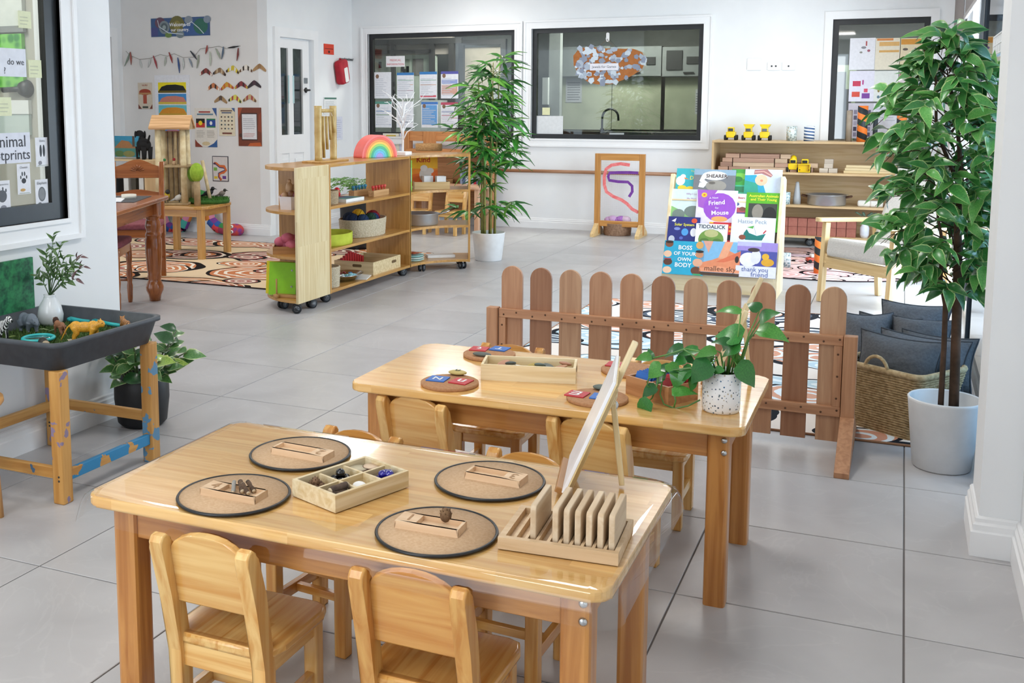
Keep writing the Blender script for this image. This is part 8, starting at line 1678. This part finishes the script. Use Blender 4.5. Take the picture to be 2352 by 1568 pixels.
# white vase with leafy sprigs
t = thing('leaf_vase', 'white ceramic vase of leafy sprigs standing in the tray', 'vase', (-3.07, 3.165, GZ)); g = G(); g.lathe([(0, 0), (.032, 0), (.047, .018), (.05, .045), (.042, .08), (.026, .108), (.021, .12), (.024, .126), (.019, .126), (.016, .11), (0, .1)], 32); obj('vase', g, paint('#e9edf0', rough=.25, coat=.3), t); VL = t.location
SP = [leaf_mat('#4c6a3c', '#3a5a30'), leaf_mat('#5f7f48', '#4c6c3a'), leaf_mat('#6a4a4c', '#583c40')]; SPM = []
for m in SP: g = ovate(m, m); SPM.append(g.mesh('leaf', None))
for k, (u, v) in enumerate(((122, 540), (140, 560), (185, 590), (192, 612), (172, 605), (150, 590), (85, 632), (112, 600), (175, 640), (105, 580))):
    tip = at(u, v, y=VL.y-.02+.015*(k % 4)); b0 = VL+Vector((0, 0, .12)); mid = b0.lerp(tip, .5)+Vector((0, 0, .015)); P = [b0, mid, tip]; g = G(); g.tube([q-VL for q in P], [.0022, .0018, .001], 5); obj('stem', g, SP[0], t)
    for i in range(11):
        s = .32+.68*i/10; q = b0.lerp(mid, s*2) if s < .5 else mid.lerp(tip, s*2-1); d = (tip-b0).normalized(); a = i*2.4; pr = d.cross(Vector((math.cos(a), math.sin(a), .3))).normalized(); dv = (d*.75+pr*.8).normalized(); place_leaf(SPM[2 if (i > 7 and k in (2, 3, 8)) else (i+k) % 2], q, q+dv*rl_.uniform(.03, .048), toC+Vector((0, 0, .4)), .7, t)
# ================================================================ PEPEROMIA IN A BLACK POT
t = thing('potted_peperomia', 'variegated leafy plant in a black pot under the tray table', 'potted plant', (-2.99, 3.60, 0)); PP = t.location
g = G(); g.lathe([(0, 0), (.085, 0), (.105, .02), (.117, .12), (.116, .215), (.112, .22), (.106, .215), (.104, .18), (0, .18)], 36); obj('pot', g, paint('#15171b', rough=.5), t); g = G(); g.lathe([(0, 0), (.104, 0)], 24); obj('soil', g, SOIL, t, Matrix.Translation((0, 0, .186)))
VR = [ovate(leaf_mat('#c3cf9a', '#a9bd7c'), leaf_mat('#5f8a4a', '#3f6f3a')), ovate(leaf_mat('#3f6f3c', '#2f5c30'), leaf_mat('#335f34', '#284f2b')), ovate(leaf_mat('#d2d88c', '#b9c86a'), leaf_mat('#9cba4c', '#7fa23e'))]; VM = [g.mesh('leaf', None) for g in VR]; rq = random.Random(21)
for k in range(16):
    a = k*2.4; r_ = .03+.05*(k % 3)/2; b0 = PP+Vector((r_*math.cos(a), r_*math.sin(a), .18)); hgt = rq.uniform(.08, .24) if math.cos(a) > -.2 or 1 else .1; tip = b0+Vector((math.cos(a)*.13, math.sin(a)*.10, hgt)); g = G(); g.tube([b0-PP, (b0.lerp(tip, .6)-PP)+Vector((0, 0, .03)), tip-PP], [.005, .004, .003], 6); obj('stem', g, leaf_mat('#5a6a44', '#4a5a38'), t)
    for i in range(5):
        s = .45+.55*i/4; q = b0.lerp(tip, s); aa = a+i*2.2; dv = Vector((math.cos(aa), math.sin(aa), rq.uniform(-.1, .6))).normalized(); e = q+dv*rq.uniform(.075, .105)
        if e.x < -3.17 and e.y < 3.7: continue
        place_leaf(VM[2 if k % 5 == 0 and i > 2 else (k+i) % 2 if i % 3 else 0], q, e, Vector((.3, -.6, .8)), 1.45, t)
# stool at the left edge of the picture
c = Vector((-2.805, 2.49, 0)); t = thing('wooden_stool', 'light wooden stool just inside the left edge of the picture', 'stool', c); g = G(); g.lathe([(0, .395), (.115, .395), (.122, .405), (.12, .42), (0, .42)], 32); obj('seat', g, wood('#d8a468', '#c48c4e', 'X', .35), t)
for k in range(4): a = pi/4+k*pi/2; g = G(); g.tube([(.09*math.cos(a), .09*math.sin(a), 0), (.07*math.cos(a), .07*math.sin(a), .396)], [.014, .016], 10); obj('leg', g, wood('#d8a468', '#c48c4e', 'Z', .35), t)
# ================================================================ ROOMS BEHIND THE GLASS
INY = 13.0
def back_box(u0, v0, u1, v1, y, d=.03):
    a, b = at(u0, v0, y=y), at(u1, v1, y=y); g = G(); g.box(a.x, b.x, y, y+d, b.z, a.z); return g
INOX = paint('#c4c9b4', '#9ea48f', rough=.35, metal=.15, scale=2.2, bump=.15)
CABG = paint('#83888a', '#7b8082', rough=.5)
for k, (u0, u1, lab) in enumerate(((1292, 1403, 'stainless splashback panel at the left of the kitchen'), (1407, 1516, 'stainless splashback panel in the middle of the kitchen'), (1528, 1625, 'stainless panel at the right of the kitchen'))):
    single('splashback_panel', back_box(u0, 178, u1, 298, INY, .03), INOX, lab, 'panel', None, 'stainless kitchen panels')
for k, (u0, u1, lab) in enumerate(((1292, 1400, 'grey upper cupboard at the left of the kitchen'), (1402, 1518, 'grey upper cupboard in the middle of the kitchen'), (1522, 1640, 'grey upper cupboard at the right of the kitchen'))):
    g = back_box(u0, 108, u1, 174, INY-.12, .12); t = tag(obj('kitchen_cupboard', g, CABG), lab, 'cupboard', 'grey kitchen cupboards')
    a = at((u0+u1)/2, 168, y=INY-.13); g = G(); g.box(a.x-.06, a.x+.06, INY-.14, INY-.12, a.z, a.z+.015); obj('handle', g, DARK, t)
g = G(); a = at(1230, 300, y=12.6); g.box(-4.25, -1.52, 12.5, 13.55, .2, a.z, .005); t = tag(obj('kitchen_bench', g, paint('#26292c', rough=.3)), 'dark kitchen bench top behind the glass', 'bench')
c = at(1382, 308, y=12.55); t = thing('kitchen_tap', 'black gooseneck tap behind the kitchen glass', 'tap', (c.x, 12.56, at(1230, 300, y=12.6).z)); r_ = .1; h_ = .16
g = G(); g.tube([(0, 0, 0), (0, 0, h_)]+[(r_-r_*math.cos(a), 0, h_+r_*1.1*math.sin(a)) for a in [pi*k/10 for k in range(1, 10)]]+[(2*r_, 0, h_-.03)], .013, 10); obj('spout', g, BLACK, t); g = G(); g.lathe([(.025, 0), (.025, .03), (.015, .04), (0, .04)], 14); obj('base', g, BLACK, t)
single('kitchen_pillar', back_box(1262, 60, 1284, 310, 12.2, .1), paint('#a4a8aa', rough=.6), 'pale grey door jamb inside the kitchen', 'pillar')
t = tag(obj('towel_dispenser', back_box(1246, 178, 1258, 240, 12.15, .08), paint('#d2d5d8', rough=.4)), 'white towel dispenser inside the kitchen', 'dispenser')
for u0, v0, u1, v1, lab in ((1300, 180, 1336, 235, 'roster sheet taped on the left splashback panel'), (1598, 205, 1608, 262, 'grey notice on the right splashback panel')):
    a, b = at(u0, v0, y=INY-.004), at(u1, v1, y=INY-.004); sheet('kitchen_notice', lab, 'notice', Mx((a+b)/2, (1, 0, 0), (0, 0, 1)), b.x-a.x, a.z-b.z, '#b9bbc4', lines(.1, .9, .1, .9, 8, '#6a6c7a'), (), .002, 'kitchen notices')
for u0, v0, u1, v1, lab in ((1531, 116, 1566, 160, 'dark vent grille on the right cupboard'), (1485, 131, 1505, 148, 'small dark control panel on the middle cupboard'), (1577, 130, 1605, 146, 'dark control panel at the far right cupboard')):
    g = back_box(u0, v0, u1, v1, INY-.135, .014); single('control_panel', g, DARK, lab, 'panel', None, 'dark kitchen panels')
l = area('kitchen_fill', (-3.0, 12.0, 2.6), (0, 0, 0), .5, .5, 75, (1, .97, .85)); g = G(); g.box(-3.25, -2.75, 11.75, 12.25, 2.72, 2.745); single('ceiling_panel_light', g, glow('#fff6ea', 1.2), 'added fill light panel in the kitchen ceiling', 'ceiling light', None, 'ceiling panel lights')  # unseen light and panel, added so the kitchen steel reads brighter
# office behind the left window
PALE = paint('#cfd8cc', '#c4cdc2', rough=.8); OY = 12.9
single('office_partition', back_box(830, 125, 1002, 330, OY, .04), PALE, 'pale green partition inside the office', 'partition'); single('office_bulkhead', back_box(830, 90, 1040, 124, OY-.02, .06), paint('#b8aca4', rough=.8), 'taupe bulkhead above the office partition', 'bulkhead')
for k, (u0, v0, u1, v1) in enumerate(((838, 92, 1060, 99), (897, 96, 906, 320), (985, 100, 996, 320), (1030, 100, 1042, 320), (846, 116, 990, 122))):
    single('office_frame_bar', back_box(u0, v0, u1, v1, OY-.12, .05), paint('#3a3838', rough=.5), ('long dark head bar', 'left dark upright', 'middle dark upright', 'right dark upright', 'lower dark rail')[k]+' of the office partition', 'frame bar', None, 'dark office frame bars')
t = tag(obj('office_doorway', back_box(1066, 109, 1148, 330, 13.2, .04), paint('#c6b8a4', '#bcae9a', rough=.8)), 'beige lit doorway behind the bamboo in the office', 'doorway'); g = G(); a, b = at(1066, 104, y=13.15), at(1150, 330, y=13.15); frame_rect(g, a.x, b.x, .1, a.z, .07, 13.12, 13.18, 'y'); obj('door_frame', g, paint('#3a3838', rough=.5), t)
single('office_cabinet', back_box(948, 230, 1010, 330, 12.6, .25), paint('#dfe2e2', rough=.5), 'white cabinet inside the office', 'cabinet'); single('office_cabinet', back_box(1135, 205, 1165, 330, 12.4, .3), paint('#dfe2e6', rough=.5), 'white appliance at the right inside the office', 'cabinet')
single('office_picture', back_box(948, 135, 972, 172, OY-.012, .01), paint('#8c8884', '#7a7672', rough=.7), 'grey board on the office partition', 'board')
for k, (u, v) in enumerate(((870, 142), (922, 150), (925, 158), (933, 152))): g = back_box(u, v, u+6, v+14, OY-.01, .008); single('office_note', g, DARK, 'small dark note on the office partition, %s' % ('left of the medical sign', 'upper one beside the sign', 'lower one beside the sign', 'right one beside the sign')[k], 'note', None, 'dark office notes')
area('office_fill', (-5.0, 12.2, 2.6), (0, 0, 0), .5, .5, 45, (1, .97, .9)); g = G(); g.box(-5.25, -4.75, 11.95, 12.45, 2.72, 2.745); single('ceiling_panel_light', g, glow('#fff6ea', 1.2), 'added fill light panel in the office ceiling', 'ceiling light', None, 'ceiling panel lights')  # light and ceiling panel added out of view to brighten the office
# outside light and railing seen through the glazed back door
single('yard_fence', back_box(1896, 150, 1950, 520, 12.9, .04), paint('#dfe8c8', '#cfdcb4', rough=.8), 'bright pale yard screen seen through the glazed door', 'screen')
for k, (u0, v0, u1, v1) in enumerate(((1922, 165, 1927, 520), (1900, 205, 1952, 209), (1900, 232, 1952, 240), (1938, 208, 1941, 520))): single('yard_rail', back_box(u0, v0, u1, v1, 12.7, .03), DARK, ('thick upright', 'upper bar', 'lower bar', 'thin upright')[k]+' of the dark yard railing', 'railing', None, 'yard railing bars')
area('yard_daylight_fill', (-.1, 12.2, 2.6), (0, 0, 0), .6, .6, 40, (.95, 1, .95)); g = G(); g.box(-.4, .2, 11.9, 12.5, 2.72, 2.745); single('ceiling_panel_light', g, glow('#fff6ea', 1.2), 'added glowing panel standing in for yard daylight behind the glazed door', 'ceiling light', None, 'ceiling panel lights')  # added area light and panel stand in for daylight in the yard
# behind the left window: blind, hedge picture, lever, white board
def bx_(u0, v0, u1, v1, y=3.56, d=.02):
    a, b = at(u0, v0, y=y), at(u1, v1, y=y); g = G(); g.box(max(a.x, -4.2), b.x, y, y+d, b.z, a.z); return g
single('office_blind', bx_(-40, -60, 52, 62), paint('#dfe3df', '#d4d9d5', rough=.8), 'white blind behind the left window', 'blind'); single('blind_bar', bx_(-40, 62, 53, 73, 3.555), paint('#8c9090', rough=.5), 'grey bottom bar of the blind behind the left window', 'bar')
single('hedge_picture', bx_(-40, 80, 54, 200), paint('#7fce5a', '#2f8a3a', rough=.7, scale=24, tex='voronoi'), 'bright green hedge picture behind the left window', 'picture')
g = G(); g.T = Mx(at(62, 204, y=3.578), (1, 0, 0), (0, 0, 1)); g.lathe([(0, 0), (.04, 0), (.03, .03), (0, .035)], 18); g.tube([(0, 0, .02), (-.11, -.005, .03)], .012, 8); single('window_lever', g, paint('#2f3437', rough=.4), 'dark lever handle behind the left window', 'lever')
single('wall_board', bx_(18, 230, 66, 262), paint('#f2f4f4', rough=.3), 'white board behind the left window', 'board'); single('wall_board', bx_(-20, 262, 68, 310, 3.565), paint('#cfdcd9', '#b9c9c6', rough=.3, scale=4), 'pale grey green panel behind the left window', 'board')
area('left_office_fill', (-3.8, 2.4, 2.6), (0, 0, 0), .4, .8, 20, (1, .98, .93)); g = G(); g.box(-4.0, -3.6, 2.0, 2.8, 2.72, 2.745); single('ceiling_panel_light', g, glow('#fff6ea', 1.2), 'added fill light panel in the ceiling behind the left window', 'ceiling light', None, 'ceiling panel lights')  # unseen light and panel added to brighten the space behind the left window
